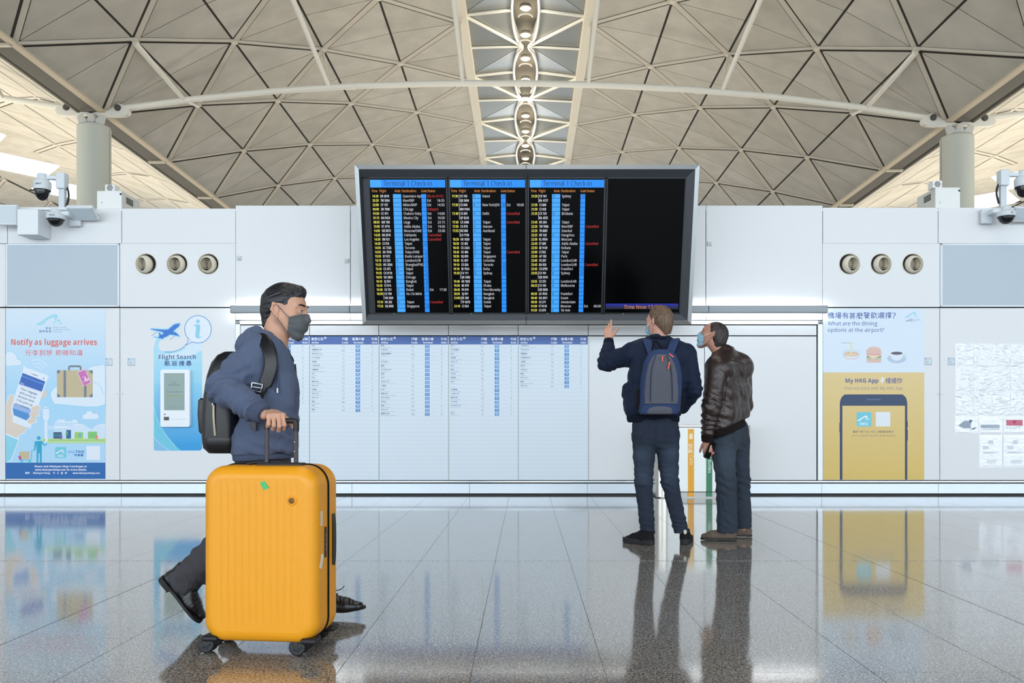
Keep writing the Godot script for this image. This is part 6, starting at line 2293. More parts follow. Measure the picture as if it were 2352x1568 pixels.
	for k in 13:
		var a := TAU * k / 12.0
		col.append(q.call(1512 + sin(a) * 22, 778 - cos(a) * 1.5, cos(a) * 0.072 - 0.01))
	m.tube(PackedVector3Array(col), 0.019, 8, false)
	part(t, "collar", m.mesh(), knit)
	m = MB.new()
	m.tube(PackedVector3Array([q.call(1398, 794, -0.3), q.call(1398, 788, -0.312), q.call(1398, 780, -0.325)]), PackedFloat32Array([0.044, 0.045, 0.04]), 14)
	part(t, "cuff", m.mesh(), knit)
	# jeans
	b = Blob.new(q.call(1410, 1240, -0.22), q.call(1620, 945, 0.22), 0.01)
	b.cap(q.call(1484, 968), q.call(1526, 968), 0.108, 0.108, 0.04)
	b.cap(q.call(1481, 1000, 0.025), q.call(1530, 1000, 0.025), 0.106, 0.106, 0.05)
	b.cap(q.call(1480, 1005), j.knl, 0.098, 0.071, 0.02)
	b.cap(j.knl, q.call(1488, 1226), 0.07, 0.056, 0.02, Vector3.ZERO, 1.0, 2)
	b.cap(q.call(1532, 1005), j.knr, 0.098, 0.07, 0.02)
	b.cap(j.knr, q.call(1565, 1222), 0.069, 0.056, 0.02, Vector3.ZERO, 1.0, 2)
	var jf := []
	for e in [[1478, 1100, 0.13], [1538, 1100, 0.13], [1485, 1190, 0.11], [1557, 1185, 0.11], [1505, 1025, 0.09]]: jf.append([q.call(e[0], e[1], 0.04), Vector3(0.25, 1, 0).normalized(), e[2], 0.005, 0.05])
	jf.append([q.call(1487, 1205, 0.03), Vector3.UP, 0.06, 0.008, 0.035])
	jf.append([q.call(1562, 1200, 0.03), Vector3.UP, 0.06, 0.008, 0.035])
	m = MB.new()
	var wash := func(p: Vector3, n: Vector3) -> Color:
		var k := 0.0
		for e in [[1470, 1045], [1545, 1040], [1476, 1090], [1538, 1085]]:
			k = maxf(k, exp(-(p - (q.call(e[0], e[1], 0.08) as Vector3)).length_squared() / 0.0065))
		return lin(srgb(34, 44, 60)).lerp(lin(srgb(66, 80, 100)), k * 0.5)
	b.net(m, folds(jf, 0.008, Vector3(8, 12, 8)), wash)
	var denim := ink(0.9).duplicate()
	relief(denim, weave_tex(), 40.0, 0.05)
	var jeans := part(t, "jeans", m.mesh(), denim)
	# pockets, seams and yoke of the jeans, laid on the cloth
	var seam := func(pts: Array, r: float) -> MB:
		var s := MB.new()
		s.tube(lay(b, q, pts), r, 5)
		return s
	var thread := cloth(srgb(54, 66, 86), 0.9)
	for s in [[Vector2(1455, 975), Vector2(1456, 998), Vector2(1475, 1006), Vector2(1489, 995), Vector2(1491, 970)], [Vector2(1529, 970), Vector2(1530, 996), Vector2(1548, 1005), Vector2(1558, 996), Vector2(1560, 974)]]:
		part(jeans, "pocket_seam", (seam.call(s, 0.0022) as MB).mesh(), thread)
	for s in [[Vector2(1509, 966), Vector2(1509, 990), Vector2(1508, 1012)], [Vector2(1455, 971), Vector2(1491, 973)], [Vector2(1529, 973), Vector2(1560, 971)]]:
		part(jeans, "seam", (seam.call(s, 0.0022) as MB).mesh(), thread)
	for e in [[1488, 1223], [1565, 1219]]:
		m = MB.new()
		var ring := PackedVector3Array()
		for k in 17: ring.append((q.call(e[0], e[1]) as Vector3) + Vector3(cos(TAU * k / 16.0), 0.03 * sin(k * 2.0), sin(TAU * k / 16.0)) * 0.052)
		m.tube(ring, 0.008, 6, false)
		part(jeans, "turn_up", m.mesh(), thread)
	# shoes
	var black := cloth(srgb(24, 24, 27), 0.7, 0.0, 60.0)
	var sole := mat(srgb(32, 32, 35), 0.75)
	var h1: Vector3 = q.call(1501, 965 + EYE * F / (D - 0.07), 0.07)
	var h2: Vector3 = q.call(1571, 965 + EYE * F / (D - 0.03), 0.03)
	h1.y = 0.0
	h2.y = 0.0
	for e in [[h1, Vector3(-0.72, 0, -0.69), true], [h2, Vector3(0.28, 0, -0.96), false]]:
		var s := shoe(t, e[0], (e[1] as Vector3).normalized(), Vector3.UP, e[2], black, sole, 0.285, 0.1, 0.004, "trainer", 0.042)
		var mm := MB.new()
		var sd: Vector3 = (e[1] as Vector3).normalized()
		var lt: Vector3 = e[0] + sd * 0.05 + Vector3(sd.z, 0, -sd.x) * (-0.036 if sd.x < 0 else 0.0) + Vector3(0, 0.085, 0) - (sd * 0.085 if sd.x > 0 else Vector3.ZERO) + (Vector3(0.012, 0.02, 0.0) if sd.x > 0 else Vector3.ZERO)
		mm.ball(lt, Vector3(0.014, 0.019, 0.012), 10, 8)
		part(s, "emblem", mm.mesh(), mat(srgb(214, 210, 190), 0.5))
	backpack_grey(base, q)

func backpack_grey(base: Vector3, q: Callable) -> void:
	var t := thing("backpack", "grey and blue backpack with orange zip pulls on the pointing man's back", "backpack", base)
	var blue := cloth(srgb(52, 68, 104), 0.9, 0.1, 45.0, 0.08)
	var grey := cloth(srgb(98, 100, 110), 0.92, 0.1, 55.0, 0.1)
	var black := cloth(srgb(22, 22, 26), 0.85, 0.0, 50.0, 0.06)
	var ax := Vector3.RIGHT
	var az := Vector3(0, 0.06, 1).normalized()
	var rows := []
	for e in [[951, 1513, 40, 0.075], [944, 1514, 46, 0.088], [900, 1517, 46.5, 0.1], [860, 1519, 44.5, 0.1], [832, 1519, 39, 0.092], [815, 1519, 31, 0.075], [806, 1518, 22, 0.05], [803, 1518, 14, 0.03]]:
		rows.append([q.call(e[1], e[0], 0.215), e[2] / 290.0, e[3]])
	var m := MB.new()
	loft(m, rows, ax, az, 3.2, 40)
	part(t, "main_bag", m.mesh(), blue)
	rows = []
	for e in [[928, 1518, 37, 0.05], [900, 1518.5, 38, 0.056], [860, 1519, 35, 0.056], [835, 1519, 29, 0.05], [820, 1519, 21, 0.036], [814, 1519, 13, 0.02]]:
		rows.append([q.call(e[1], e[0], 0.275), e[2] / 290.0, e[3]])
	m = MB.new()
	loft(m, rows, ax, az, 3.0, 40)
	part(t, "front_panel", m.mesh(), grey)
	rows = []
	for e in [[951, 1513, 41, 0.05], [944, 1513, 43, 0.062], [934, 1514, 39, 0.064], [929, 1515, 35, 0.058]]: rows.append([q.call(e[1], e[0], 0.258), e[2] / 290.0, e[3]])
	m = MB.new()
	loft(m, rows, ax, az, 3.2, 40)
	part(t, "bottom_pocket", m.mesh(), blue)
	rows = []
	for e in [[951, 1513, 33, 0.05], [945, 1513, 34, 0.068], [938, 1514, 31, 0.068], [934, 1515, 24, 0.06]]: rows.append([q.call(e[1], e[0], 0.262), e[2] / 290.0, e[3]])
	m = MB.new()
	loft(m, rows, ax, az, 3.0, 32)
	part(t, "pocket_patch", m.mesh(), grey)
	for s in [-1.0, 1.0]:
		rows = []
		for e in [[945, 44, 0.05], [925, 48, 0.06], [898, 47.5, 0.05], [893, 45, 0.04]]: rows.append([q.call(1516 + s * e[1], e[0], 0.19), 0.022, e[2]])
		m = MB.new()
		loft(m, rows, ax, az, 2.6, 20)
		part(t, "mesh_pocket", m.mesh(), black)
		# shoulder strap over the shoulder
		m = MB.new()
		var x0: float = 1518 + s * 20.0
		ribbon(m, spline3([q.call(x0, 812, 0.19), q.call(x0 + s * 6, 797, 0.13), q.call(x0 + s * 12, 783, 0.07), q.call(x0 + s * 14, 779, -0.02), q.call(x0 + s * 12, 790, -0.115), q.call(x0 + s * 14, 830, -0.15), q.call(x0 + s * 24, 880, -0.125), q.call(x0 + s * 32, 920, -0.04)], 5), _strap_out(36), 0.068, 0.014)
		part(t, "shoulder_strap", m.mesh(), blue)
		# zip lines down the front
		m = MB.new()
		m.tube(spline3([q.call(1519 + s * 12, 815, 0.335), q.call(1519 + s * 22, 845, 0.335), q.call(1519 + s * 25, 890, 0.335), q.call(1519 + s * 25, 922, 0.33)], 6), 0.0035, 5)
		part(t, "zip", m.mesh(), cloth(srgb(46, 56, 80), 0.8))
	m = MB.new()
	m.tube(spline3([q.call(1499, 806, 0.2), q.call(1500, 792, 0.2), q.call(1506, 783, 0.19), q.call(1518, 796, 0.19), q.call(1524, 805, 0.2)], 6), 0.008, 8)
	part(t, "haul_loop", m.mesh(), black)
	var orange := mat(srgb(240, 106, 78), 0.5)
	for e in [[[1522, 817], [1521, 829], 0.335], [[1537, 812], [1547, 820], 0.29], [[1538, 831], [1535, 847], 0.34]]:
		m = MB.new()
		m.tube(PackedVector3Array([q.call(e[0][0], e[0][1], e[2]), q.call(e[1][0], e[1][1], e[2])]), 0.006, 6)
		part(t, "zip_pull", m.mesh(), orange)
	m = MB.new()
	m.box(q.call(1560, 861, 0.215), q.call(1562.5, 855, 0.24))
	part(t, "brand_tab", m.mesh(), mat(srgb(226, 226, 226), 0.6))

func _strap_out(k: int) -> Array:
	# a strap's face turns from the back, over the top, to the front
	var o := []
	for i in k:
		var a := lerpf(-0.3, PI, clampf(i / (k * 0.6), 0.0, 1.0))
		o.append(Vector3(0, sin(a) + 0.05, cos(a)))
	return o

func leather_man() -> void:
	var D := 6.95
	var base := pt(1675, 965 + EYE * F / D, D)
	var q := func(x: float, y: float, dz := 0.0) -> Vector3: return pt(x, y, D - dz) - base
	var t := Node3D.new()
	t.name = numbered("person")
	add_child(t)
	t.position = base
	tag(t, "dark-haired man in a brown leather jacket and blue jeans, looking up at the board", "person")
	var j := {"neck": q.call(1655, 802), "chest": q.call(1674, 850), "waist": q.call(1674, 940), "shl": q.call(1647, 850, 0.15), "shr": q.call(1704, 848, -0.15), "ell": q.call(1634, 930, 0.21), "elr": q.call(1710, 930, -0.2), "wrl": q.call(1625, 1003, 0.16), "wrr": q.call(1700, 952, -0.2), "hipl": q.call(1664, 1000, 0.06), "hipr": q.call(1694, 998, -0.08), "knl": q.call(1668, 1110, 0.06), "knr": q.call(1700, 1105, -0.12), "anl": q.call(1670, 1222, 0.06), "anr": q.call(1707, 1212, -0.14)}
	var sm := MB.new()
	under_body(sm, j)
	var hc: Vector3 = q.call(1637, 772, -0.02)
	var hb := basis_fwd(Vector3(-0.78, 0.38, -0.42), Vector3(0.35, 0.9, 0.05))
	var hd := Blob.new(hc - Vector3.ONE * 0.18, hc + Vector3.ONE * 0.18, 0.004)
	head(hd, hc, hb, 1.0)
	hd.cap(hc - hb.y * 0.05 - hb.z * 0.03, q.call(1660, 815, 0), 0.055, 0.062, 0.02)
	hd.net(sm)
	# left hand hanging, fingers curled
	var wr: Vector3 = j.wrl
	var hl := Blob.new(wr - Vector3(0.12, 0.24, 0.12), wr + Vector3.ONE * 0.1, 0.004)
	hand(hl, wr - Vector3(0, 0.02, 0), Vector3(-0.02, -0.99, 0.08).normalized(), Vector3(-0.5, 0.05, 0.86).normalized(), Vector3(-0.85, 0.02, -0.5).normalized(), [30, 34, 40, 44, 46], 1.0)
	hl.net(sm)
	wr = j.wrr
	var hr := Blob.new(wr - Vector3.ONE * 0.2, wr + Vector3.ONE * 0.2, 0.006)
	hand(hr, wr, Vector3(-0.35, -0.9, -0.1).normalized(), Vector3(-0.1, 0.3, -0.9).normalized(), Vector3(-0.3, 0.9, 0.2).normalized(), [20, 40, 40, 40, 40])
	hr.net(sm)
	part(t, "body", sm.mesh(), skin(srgb(190, 138, 116)))
	# hair: dark, thin at the temples
	var hq := func(l: float, u: float, f: float) -> Vector3: return hc + (hb.x * l + hb.y * u + hb.z * f)
	var hh := Blob.new(hc - Vector3.ONE * 0.17, hc + Vector3.ONE * 0.17, 0.004)
	hh.egg(hq.call(0, 0.034, -0.018), hb, Vector3(0.082, 0.091, 0.1), 0.02)
	hh.cap(hq.call(0, -0.03, -0.066), hq.call(0, -0.075, -0.062), 0.058, 0.05, 0.04)
	hh.half(hq.call(0, 0.1, 0.078), (hb.y * -0.62 + hb.z * 0.78).normalized(), 0.02)
	hh.half(hq.call(0, -0.085, -0.08), (-hb.y + hb.z * 0.2).normalized(), 0.012)
	for l in [-1.0, 1.0]:
		hh.egg(hq.call(l * 0.088, -0.012, 0.004), hb, Vector3(0.03, 0.034, 0.036), 0.01, true)
		hh.egg(hq.call(l * 0.068, 0.06, 0.085), hb, Vector3(0.036, 0.045, 0.045), 0.012, true)
	var hm := MB.new()
	hh.net(hm, hair_warp(hb.y, 0.004, 90.0), hair_paint(lin(srgb(22, 18, 18)), lin(srgb(62, 52, 50)), hb.y))
	part(t, "hair", hm.mesh(), ink(0.5))
	mask_on(t, hd, hc, hb, 1.0, cloth(srgb(162, 204, 226), 0.85), cloth(srgb(226, 232, 236), 0.8))
	# leather jacket
	var leather := StandardMaterial3D.new()
	leather.albedo_color = srgb(50, 38, 36)
	leather.roughness = 0.33
	relief(leather, noise_tex(0.1, 4, 15, 256), 14.0, 0.03)
	var bb := box_of([j.shl, j.shr, j.ell, j.elr, j.wrl, j.wrr, q.call(1605, 1000, 0.2), q.call(1722, 790, -0.2)], 0.13)
	var b := Blob.new(bb[0], bb[1], 0.011)
	b.cap(q.call(1652, 850, 0.11), q.call(1697, 845, -0.11), 0.118, 0.118, 0.05)
	b.cap(q.call(1656, 900, 0.1), q.call(1690, 898, -0.1), 0.124, 0.124, 0.05)
	b.cap(q.call(1658, 945, 0.09), q.call(1688, 942, -0.1), 0.124, 0.124, 0.05)
	b.cap(q.call(1656, 975, 0.08), q.call(1686, 968, -0.1), 0.122, 0.122, 0.03)
	b.cap(q.call(1662, 812), q.call(1650, 842, 0.14), 0.07, 0.085, 0.05)
	b.cap(q.call(1668, 812), q.call(1702, 842, -0.14), 0.07, 0.085, 0.05)
	b.half(q.call(1680, 973, 0.0), Vector3(0.34, -1, 0).normalized(), 0.012)
	b.cap(q.call(1645, 850, 0.15), j.ell, 0.088, 0.074, 0.014)
	b.cap(j.ell, q.call(1625, 1000, 0.165), 0.074, 0.052, 0.02, Vector3.ZERO, 1.0, 2)
	b.cap(j.shr, j.elr, 0.08, 0.068, 0.02)
	b.cap(j.elr, j.wrr, 0.068, 0.052, 0.02)
	var m := MB.new()
	b.net(m, folds([[q.call(1628, 975, 0.2), Vector3(0.25, 1, 0).normalized(), 0.11, 0.012, 0.042], [j.ell, Vector3(0.3, 0.9, 0).normalized(), 0.14, 0.008, 0.06], [q.call(1695, 890, 0.1), Vector3(0.75, 0.65, 0).normalized(), 0.15, 0.004, 0.11], [q.call(1672, 870, 0.2), Vector3(0.9, -0.3, 0).normalized(), 0.09, 0.005, 0.08], [q.call(1690, 960, 0.05), Vector3(0.9, -0.4, 0).normalized(), 0.1, 0.003, 0.07]], 0.007, Vector3(5, 4, 5)))
	var jk := part(t, "jacket", m.mesh(), leather)
	for s in [[Vector2(1653, 846), Vector2(1668, 858), Vector2(1671, 880), Vector2(1665, 920), Vector2(1660, 965)], [Vector2(1648, 832), Vector2(1680, 826), Vector2(1708, 834)]]:
		var sm2 := MB.new()
		sm2.tube(lay(b, q, s), 0.003, 5)
		part(jk, "seam", sm2.mesh(), leather)
	var knit := cloth(srgb(28, 22, 22), 0.95, 0.1, 60.0, 0.12)
	b = Blob.new(q.call(1600, 1030, -0.3), q.call(1735, 950, 0.3), 0.007)
	b.cap(q.call(1657, 988, 0.08), q.call(1686, 978, -0.1), 0.121, 0.121, 0.02)
	var nrm := Vector3(0.34, -1, 0).normalized()
	b.half(q.call(1680, 969), -nrm, 0.008)
	b.half(q.call(1680, 990), nrm, 0.008)
	m = MB.new()
	b.net(m)
	part(t, "hem_band", m.mesh(), knit)
	m = MB.new()
	m.tube(PackedVector3Array([q.call(1625, 998, 0.166), q.call(1625, 1006, 0.162), q.call(1624.5, 1014, 0.158)]), PackedFloat32Array([0.049, 0.05, 0.045]), 14)
	part(t, "cuff", m.mesh(), knit)
	m = MB.new()
	var col := []
	for k in 13:
		var a := TAU * k / 12.0
		col.append(q.call(1660 + sin(a) * 21, 808 - sin(a) * 7 - cos(a) * 2, cos(a) * 0.07))
	m.tube(PackedVector3Array(col), PackedFloat32Array([0.02, 0.02, 0.02, 0.022, 0.02, 0.02, 0.02, 0.02, 0.02, 0.02, 0.02, 0.02, 0.02]), 8, false)
	part(t, "collar", m.mesh(), leather)
	# jeans
	b = Blob.new(q.call(1575, 1235, -0.32), q.call(1765, 955, 0.28), 0.01)
	b.cap(q.call(1664, 992, 0.06), q.call(1688, 986, -0.1), 0.108, 0.108, 0.04)
	b.cap(q.call(1668, 1012, 0.06), q.call(1692, 1010, -0.1), 0.112, 0.105, 0.04)
	b.cap(q.call(1660, 1020, 0.07), j.knl, 0.1, 0.08, 0.02)
	b.cap(j.knl, q.call(1671, 1222, 0.06), 0.08, 0.086, 0.02, Vector3.ZERO, 1.0, 2)
	b.cap(q.call(1694, 1015, -0.1), j.knr, 0.096, 0.078, 0.015)
	b.cap(j.knr, q.call(1707, 1212, -0.14), 0.077, 0.07, 0.015, Vector3.ZERO, 1.0, 2)
	m = MB.new()
	var wash := func(p: Vector3, n: Vector3) -> Color:
		var k := exp(-(p - (q.call(1672, 1050, 0.15) as Vector3)).length_squared() / 0.02)
		return lin(srgb(46, 55, 68)).lerp(lin(srgb(70, 82, 96)), k * 0.6)
	b.net(m, folds([[q.call(1666, 1115, 0.1), Vector3(0.4, 0.9, 0).normalized(), 0.15, 0.008, 0.07], [q.call(1670, 1195, 0.1), Vector3(0.5, 0.8, 0).normalized(), 0.1, 0.007, 0.06], [q.call(1700, 1110, -0.1), Vector3(0.4, 0.9, 0).normalized(), 0.14, 0.008, 0.06], [q.call(1690, 1030, 0.0), Vector3(0.3, 0.9, 0).normalized(), 0.1, 0.007, 0.05]], 0.009, Vector3(8, 7, 8)), wash)
	var denim := ink(0.92).duplicate()
	relief(denim, weave_tex(), 40.0, 0.05)
	var jeans := part(t, "jeans", m.mesh(), denim)
	var thread := cloth(srgb(66, 74, 86), 0.9)
	for s in [[Vector2(1648, 1000), Vector2(1650, 1015), Vector2(1666, 1022), Vector2(1684, 1012), Vector2(1684, 996)], [Vector2(1642, 1040), Vector2(1648, 1090), Vector2(1655, 1140), Vector2(1657, 1215)], [Vector2(1688, 985), Vector2(1689, 1020)]]:
		var sm2 := MB.new()
		sm2.tube(lay(b, q, s), 0.002, 5)
		part(jeans, "seam", sm2.mesh(), thread)
	# slip-on shoes
	var suede := cloth(srgb(112, 98, 88), 0.85, 0.1, 60.0, 0.08)
	var sole := mat(srgb(48, 42, 38), 0.7)
	var h1: Vector3 = q.call(1691, 1240, 0.06)
	var h2: Vector3 = q.call(1727, 1228, -0.14)
	h1.y = 0
	h2.y = 0
	shoe(t, h1, Vector3(-0.985, 0, -0.17).normalized(), Vector3.UP, true, suede, sole, 0.285, 0.07, 0.006, "slip_on_shoe")
	shoe(t, h2, Vector3(-0.97, 0, -0.24).normalized(), Vector3.UP, false, suede, sole, 0.285, 0.07, 0.006, "slip_on_shoe")
	# what he holds
	var ph := thing("phone", "dark phone held in the hanging hand of the man in the leather jacket", "phone", base + (q.call(1630, 1033, 0.175) as Vector3))
	m = MB.new()
	m.xf = Transform3D(Basis(Vector3.BACK, -0.42) * Basis(Vector3.UP, 0.5), Vector3.ZERO)
	m.rbox(Vector3.ZERO, Vector3(0.068, 0.142, 0.01), 0.004, 2)
	part(ph, "case", m.mesh(), mat(srgb(18, 18, 22), 0.3))
	m = MB.new()
	m.xf = Transform3D(Basis(Vector3.BACK, -0.42) * Basis(Vector3.UP, 0.5), Vector3.ZERO)
	m.rbox(Vector3(0, 0, 0.0052), Vector3(0.062, 0.134, 0.001), 0.0004, 1)
	part(ph, "screen", m.mesh(), mat(srgb(8, 8, 10), 0.08))

func walking_man() -> void:
	var D := 4.1
	var base := pt(610, 965 + EYE * F / D, D)
	var q := func(x: float, y: float, dz := 0.0) -> Vector3: return pt(x, y, D - dz) - base
	var t := Node3D.new()
	t.name = numbered("person")
	add_child(t)
	t.position = base
	tag(t, "man in a blue-grey hoodie and grey mask striding right, pulling the yellow suitcase", "person")
	var wrx := pt(609, 953, 3.68) - base
	var j := {"neck": q.call(636, 792), "chest": q.call(618, 850), "waist": q.call(612, 960), "shr": q.call(594, 818, 0.17), "shl": q.call(625, 815, -0.17), "elr": q.call(516, 890, 0.27), "ell": q.call(628, 915, -0.25), "wrr": wrx, "wrl": q.call(622, 990, -0.2), "hipr": q.call(600, 1055, 0.09), "hipl": q.call(612, 1055, -0.09), "knr": q.call(535, 1235, 0.1), "knl": q.call(702, 1215, -0.1), "anr": q.call(412, 1342, 0.1), "anl": q.call(742, 1375, -0.1)}
	var sm := MB.new()
	under_body(sm, j)
	var hc: Vector3 = q.call(655, 717, 0.0)
	var hb := basis_fwd(Vector3(0.985, -0.06, 0.1), Vector3(0.06, 1, 0))
	var zz := 1.05
	var hd := Blob.new(hc - Vector3(0.16, 0.22, 0.14), hc + Vector3(0.16, 0.15, 0.14), 0.003)
	head(hd, hc, hb, zz)
	hd.cap(hc - hb.y * 0.05 - hb.z * 0.035, q.call(628, 812, 0), 0.058, 0.066, 0.02)
	hd.net(sm)
	# right hand closed round the suitcase handle
	var grip := pt(640, 966, 3.6) - base
	var hr := Blob.new(grip - Vector3(0.14, 0.12, 0.1), grip + Vector3(0.1, 0.1, 0.1), 0.003)
	hand(hr, grip + Vector3(-0.045, 0.03, -0.068), Vector3(0.42, -0.08, 0.9).normalized(), Vector3(0.05, 0.97, 0.06).normalized(), Vector3(0.9, 0.02, -0.42).normalized(), [46, 66, 68, 70, 72], 1.0, Vector3(0.82, -0.35, 0.35).normalized())
	hr.net(sm)
	var wr: Vector3 = j.wrl
	var hl := Blob.new(wr - Vector3.ONE * 0.22, wr + Vector3.ONE * 0.2, 0.005)
	hand(hl, wr, Vector3(0.05, -0.99, 0.1).normalized(), Vector3(0.1, 0.05, -1).normalized(), Vector3(0.95, 0.28, 0.1).normalized(), [20, 25, 28, 30, 32])
	hl.net(sm)
	part(t, "body", sm.mesh(), skin(srgb(206, 158, 132)))
	# eyes and brows
	var hq := func(l: float, u: float, f: float) -> Vector3: return hc + (hb.x * l + hb.y * u + hb.z * f) * zz
	for l in [-1.0, 1.0]:
		var m0 := MB.new()
		m0.ball(hq.call(l * 0.032, 0.005, 0.0795), Vector3.ONE * 0.012, 12, 8)
		var eye := part(t, "eye", m0.mesh(), mat(srgb(220, 214, 208), 0.2))
		m0 = MB.new()
		m0.ball(hq.call(l * 0.0325, 0.005, 0.0865), Vector3.ONE * 0.0062, 10, 8)
		part(eye, "iris", m0.mesh(), mat(srgb(26, 20, 18), 0.15))
		m0 = MB.new()
		var bp := PackedVector3Array()
		for k in 7: bp.append(hd.cast(hq.call(l * (0.016 + 0.0065 * k), 0.028 + 0.005 * sin(k * 0.5), 0.15), -hb.z, 0.002))
		m0.tube(bp, PackedFloat32Array([0.002, 0.004, 0.0046, 0.0046, 0.004, 0.003, 0.0015]), 6)
		part(t, "eyebrow", m0.mesh(), mat(srgb(34, 28, 26), 0.8))
	# hair
	var hh := Blob.new(hc - Vector3.ONE * 0.18, hc + Vector3.ONE * 0.18, 0.0035)
	hh.egg(hq.call(0, 0.046, -0.014), hb, Vector3(0.079, 0.082, 0.101) * zz, 0.02)
	hh.cap(hq.call(0, 0.092, 0.06), hq.call(0, 0.1, -0.02), 0.036, 0.034, 0.03)
	hh.cap(hq.call(0, -0.01, -0.066), hq.call(0, -0.06, -0.064), 0.05, 0.042, 0.04)
	hh.half(hq.call(0, 0.083, 0.09), (hb.y * -0.62 + hb.z * 0.78).normalized(), 0.012)
	hh.half(hq.call(0, -0.078, -0.09), (-hb.y + hb.z * 0.35).normalized(), 0.012)
	for l in [-1.0, 1.0]:
		hh.egg(hq.call(l * 0.086, -0.004, -0.006), hb, Vector3(0.032, 0.04, 0.036), 0.01, true)
		hh.egg(hq.call(l * 0.07, 0.045, 0.075), hb, Vector3(0.026, 0.036, 0.036), 0.01, true)
	var hm := MB.new()
	hh.net(hm, hair_warp((hb.z * 0.93 + hb.y * 0.36).normalized(), 0.003, 60.0), hair_paint(lin(srgb(14, 14, 17)), lin(srgb(44, 44, 50)), (hb.z * 0.9 + hb.y * 0.4).normalized()))
	part(t, "hair", hm.mesh(), ink(0.45))
	mask_on(t, hd, hc, hb, zz, cloth(srgb(98, 102, 104), 0.85), cloth(srgb(110, 118, 130), 0.8))
	# hoodie
	var grey := cloth(srgb(90, 101, 126), 0.95, 0.25, 40.0, 0.06)
	var bb := box_of([j.shl, j.shr, j.ell, j.elr, j.wrr, j.wrl, q.call(530, 1060, 0.3), q.call(690, 760, -0.3)], 0.12)
	var b := Blob.new(bb[0], bb[1], 0.01)
	for e in [[612, 838, 0.13, 0.112], [626, 890, 0.13, 0.118], [622, 950, 0.12, 0.122], [612, 1010, 0.11, 0.138]]: b.cap(q.call(e[0], e[1], e[2]), q.call(e[0], e[1], -e[2]), e[3], e[3], 0.06)
	b.cap(q.call(606, 1030, 0.1), q.call(606, 1030, -0.1), 0.146, 0.146, 0.04)
	b.cap(q.call(578, 860, 0.09), q.call(578, 860, -0.09), 0.1, 0.1, 0.06)
	b.cap(q.call(612, 808, 0.15), q.call(620, 806, -0.15), 0.078, 0.078, 0.05)
	b.half(q.call(606, 1042), Vector3(0.04, -1, 0).normalized(), 0.012)
	b.cap(q.call(594, 820, 0.17), j.elr, 0.094, 0.076, 0.03)
	b.cap(j.elr, pt(592, 944, 3.7) - base, 0.076, 0.054, 0.02, Vector3.ZERO, 1.0, 2)
	b.cap(j.shl, j.ell, 0.09, 0.07, 0.03)
	b.cap(j.ell, j.wrl, 0.07, 0.05, 0.02, Vector3.ZERO, 1.0, 2)
	var m := MB.new()
	b.net(m, folds([[j.elr, Vector3(0.5, -0.85, 0.2).normalized(), 0.15, 0.011, 0.065], [pt(572, 945, 3.7) - base, Vector3(0.75, -0.6, 0.2).normalized(), 0.09, 0.009, 0.036], [q.call(560, 850, 0.2), Vector3(0.8, 0.6, 0).normalized(), 0.1, 0.008, 0.06], [q.call(650, 1000, 0.15), Vector3(0.5, 0.85, 0).normalized(), 0.16, 0.009, 0.07], [q.call(590, 985, 0.2), Vector3(0.4, 0.9, 0).normalized(), 0.13, 0.008, 0.06], [q.call(620, 900, 0.2), Vector3(0.9, 0.4, 0).normalized(), 0.12, 0.005, 0.07]], 0.012))
	var hoodie := part(t, "hoodie", m.mesh(), grey)
	var rib := cloth(srgb(84, 94, 118), 0.97, 0.2, 70.0, 0.12)
	var b2 := Blob.new(q.call(520, 1075, -0.3), q.call(700, 1025, 0.32), 0.009)
	b2.cap(q.call(606, 1045, 0.1), q.call(606, 1045, -0.1), 0.142, 0.142, 0.02)
	b2.half(q.call(606, 1040), Vector3(-0.04, 1, 0).normalized(), 0.008)
	b2.half(q.call(606, 1054), Vector3(0.06, -1, 0).normalized(), 0.008)
	m = MB.new()
	b2.net(m)
	part(hoodie, "hem_band", m.mesh(), rib)
	m = MB.new()
	m.tube(PackedVector3Array([pt(585, 939, 3.712) - base, pt(597, 946, 3.695) - base, pt(608, 952, 3.68) - base]), PackedFloat32Array([0.051, 0.052, 0.04]), 16)
	part(hoodie, "cuff", m.mesh(), rib)
	# hood lying on the back, its edges coming round the neck
	b2 = Blob.new(q.call(535, 880, -0.24), q.call(690, 735, 0.24), 0.008)
	for s in [-1.0, 1.0]:
		b2.cap(q.call(588, 778, s * 0.03), q.call(606, 784, s * 0.1), 0.05, 0.045, 0.04)
		b2.cap(q.call(606, 784, s * 0.1), q.call(645, 812, s * 0.085), 0.045, 0.03, 0.03)
		b2.cap(q.call(645, 812, s * 0.085), q.call(665, 846, s * 0.05), 0.03, 0.022, 0.03)
	b2.cap(q.call(572, 796, -0.07), q.call(572, 796, 0.07), 0.06, 0.06, 0.05)
	b2.cap(q.call(585, 762, -0.06), q.call(585, 762, 0.06), 0.022, 0.022, 0.03)
	b2.cap(q.call(634, 775, 0), q.call(626, 800, 0), 0.075, 0.075, 0.015, Vector3.ZERO, 1.0, 0, true)
	m = MB.new()
	b2.net(m, folds([[q.call(600, 790, 0.1), Vector3(0.6, 0.8, 0).normalized(), 0.12, 0.006, 0.05]], 0.01))
	part(hoodie, "hood", m.mesh(), grey)
	# zip, draw cords, pocket edge
	var metal := mat(srgb(170, 172, 176), 0.3, 0.8)
	var zp := PackedVector3Array()
	for k in 22:
		var zh := b.cast(q.call(760, 838 + k * 9, 0.02), Vector3(-1, 0, -0.02).normalized(), 0.002)
		if b.at(zh) < 0.01: zp.append(zh)
	m = MB.new()
	m.tube(zp, 0.004, 6)
	part(hoodie, "zip", m.mesh(), metal)
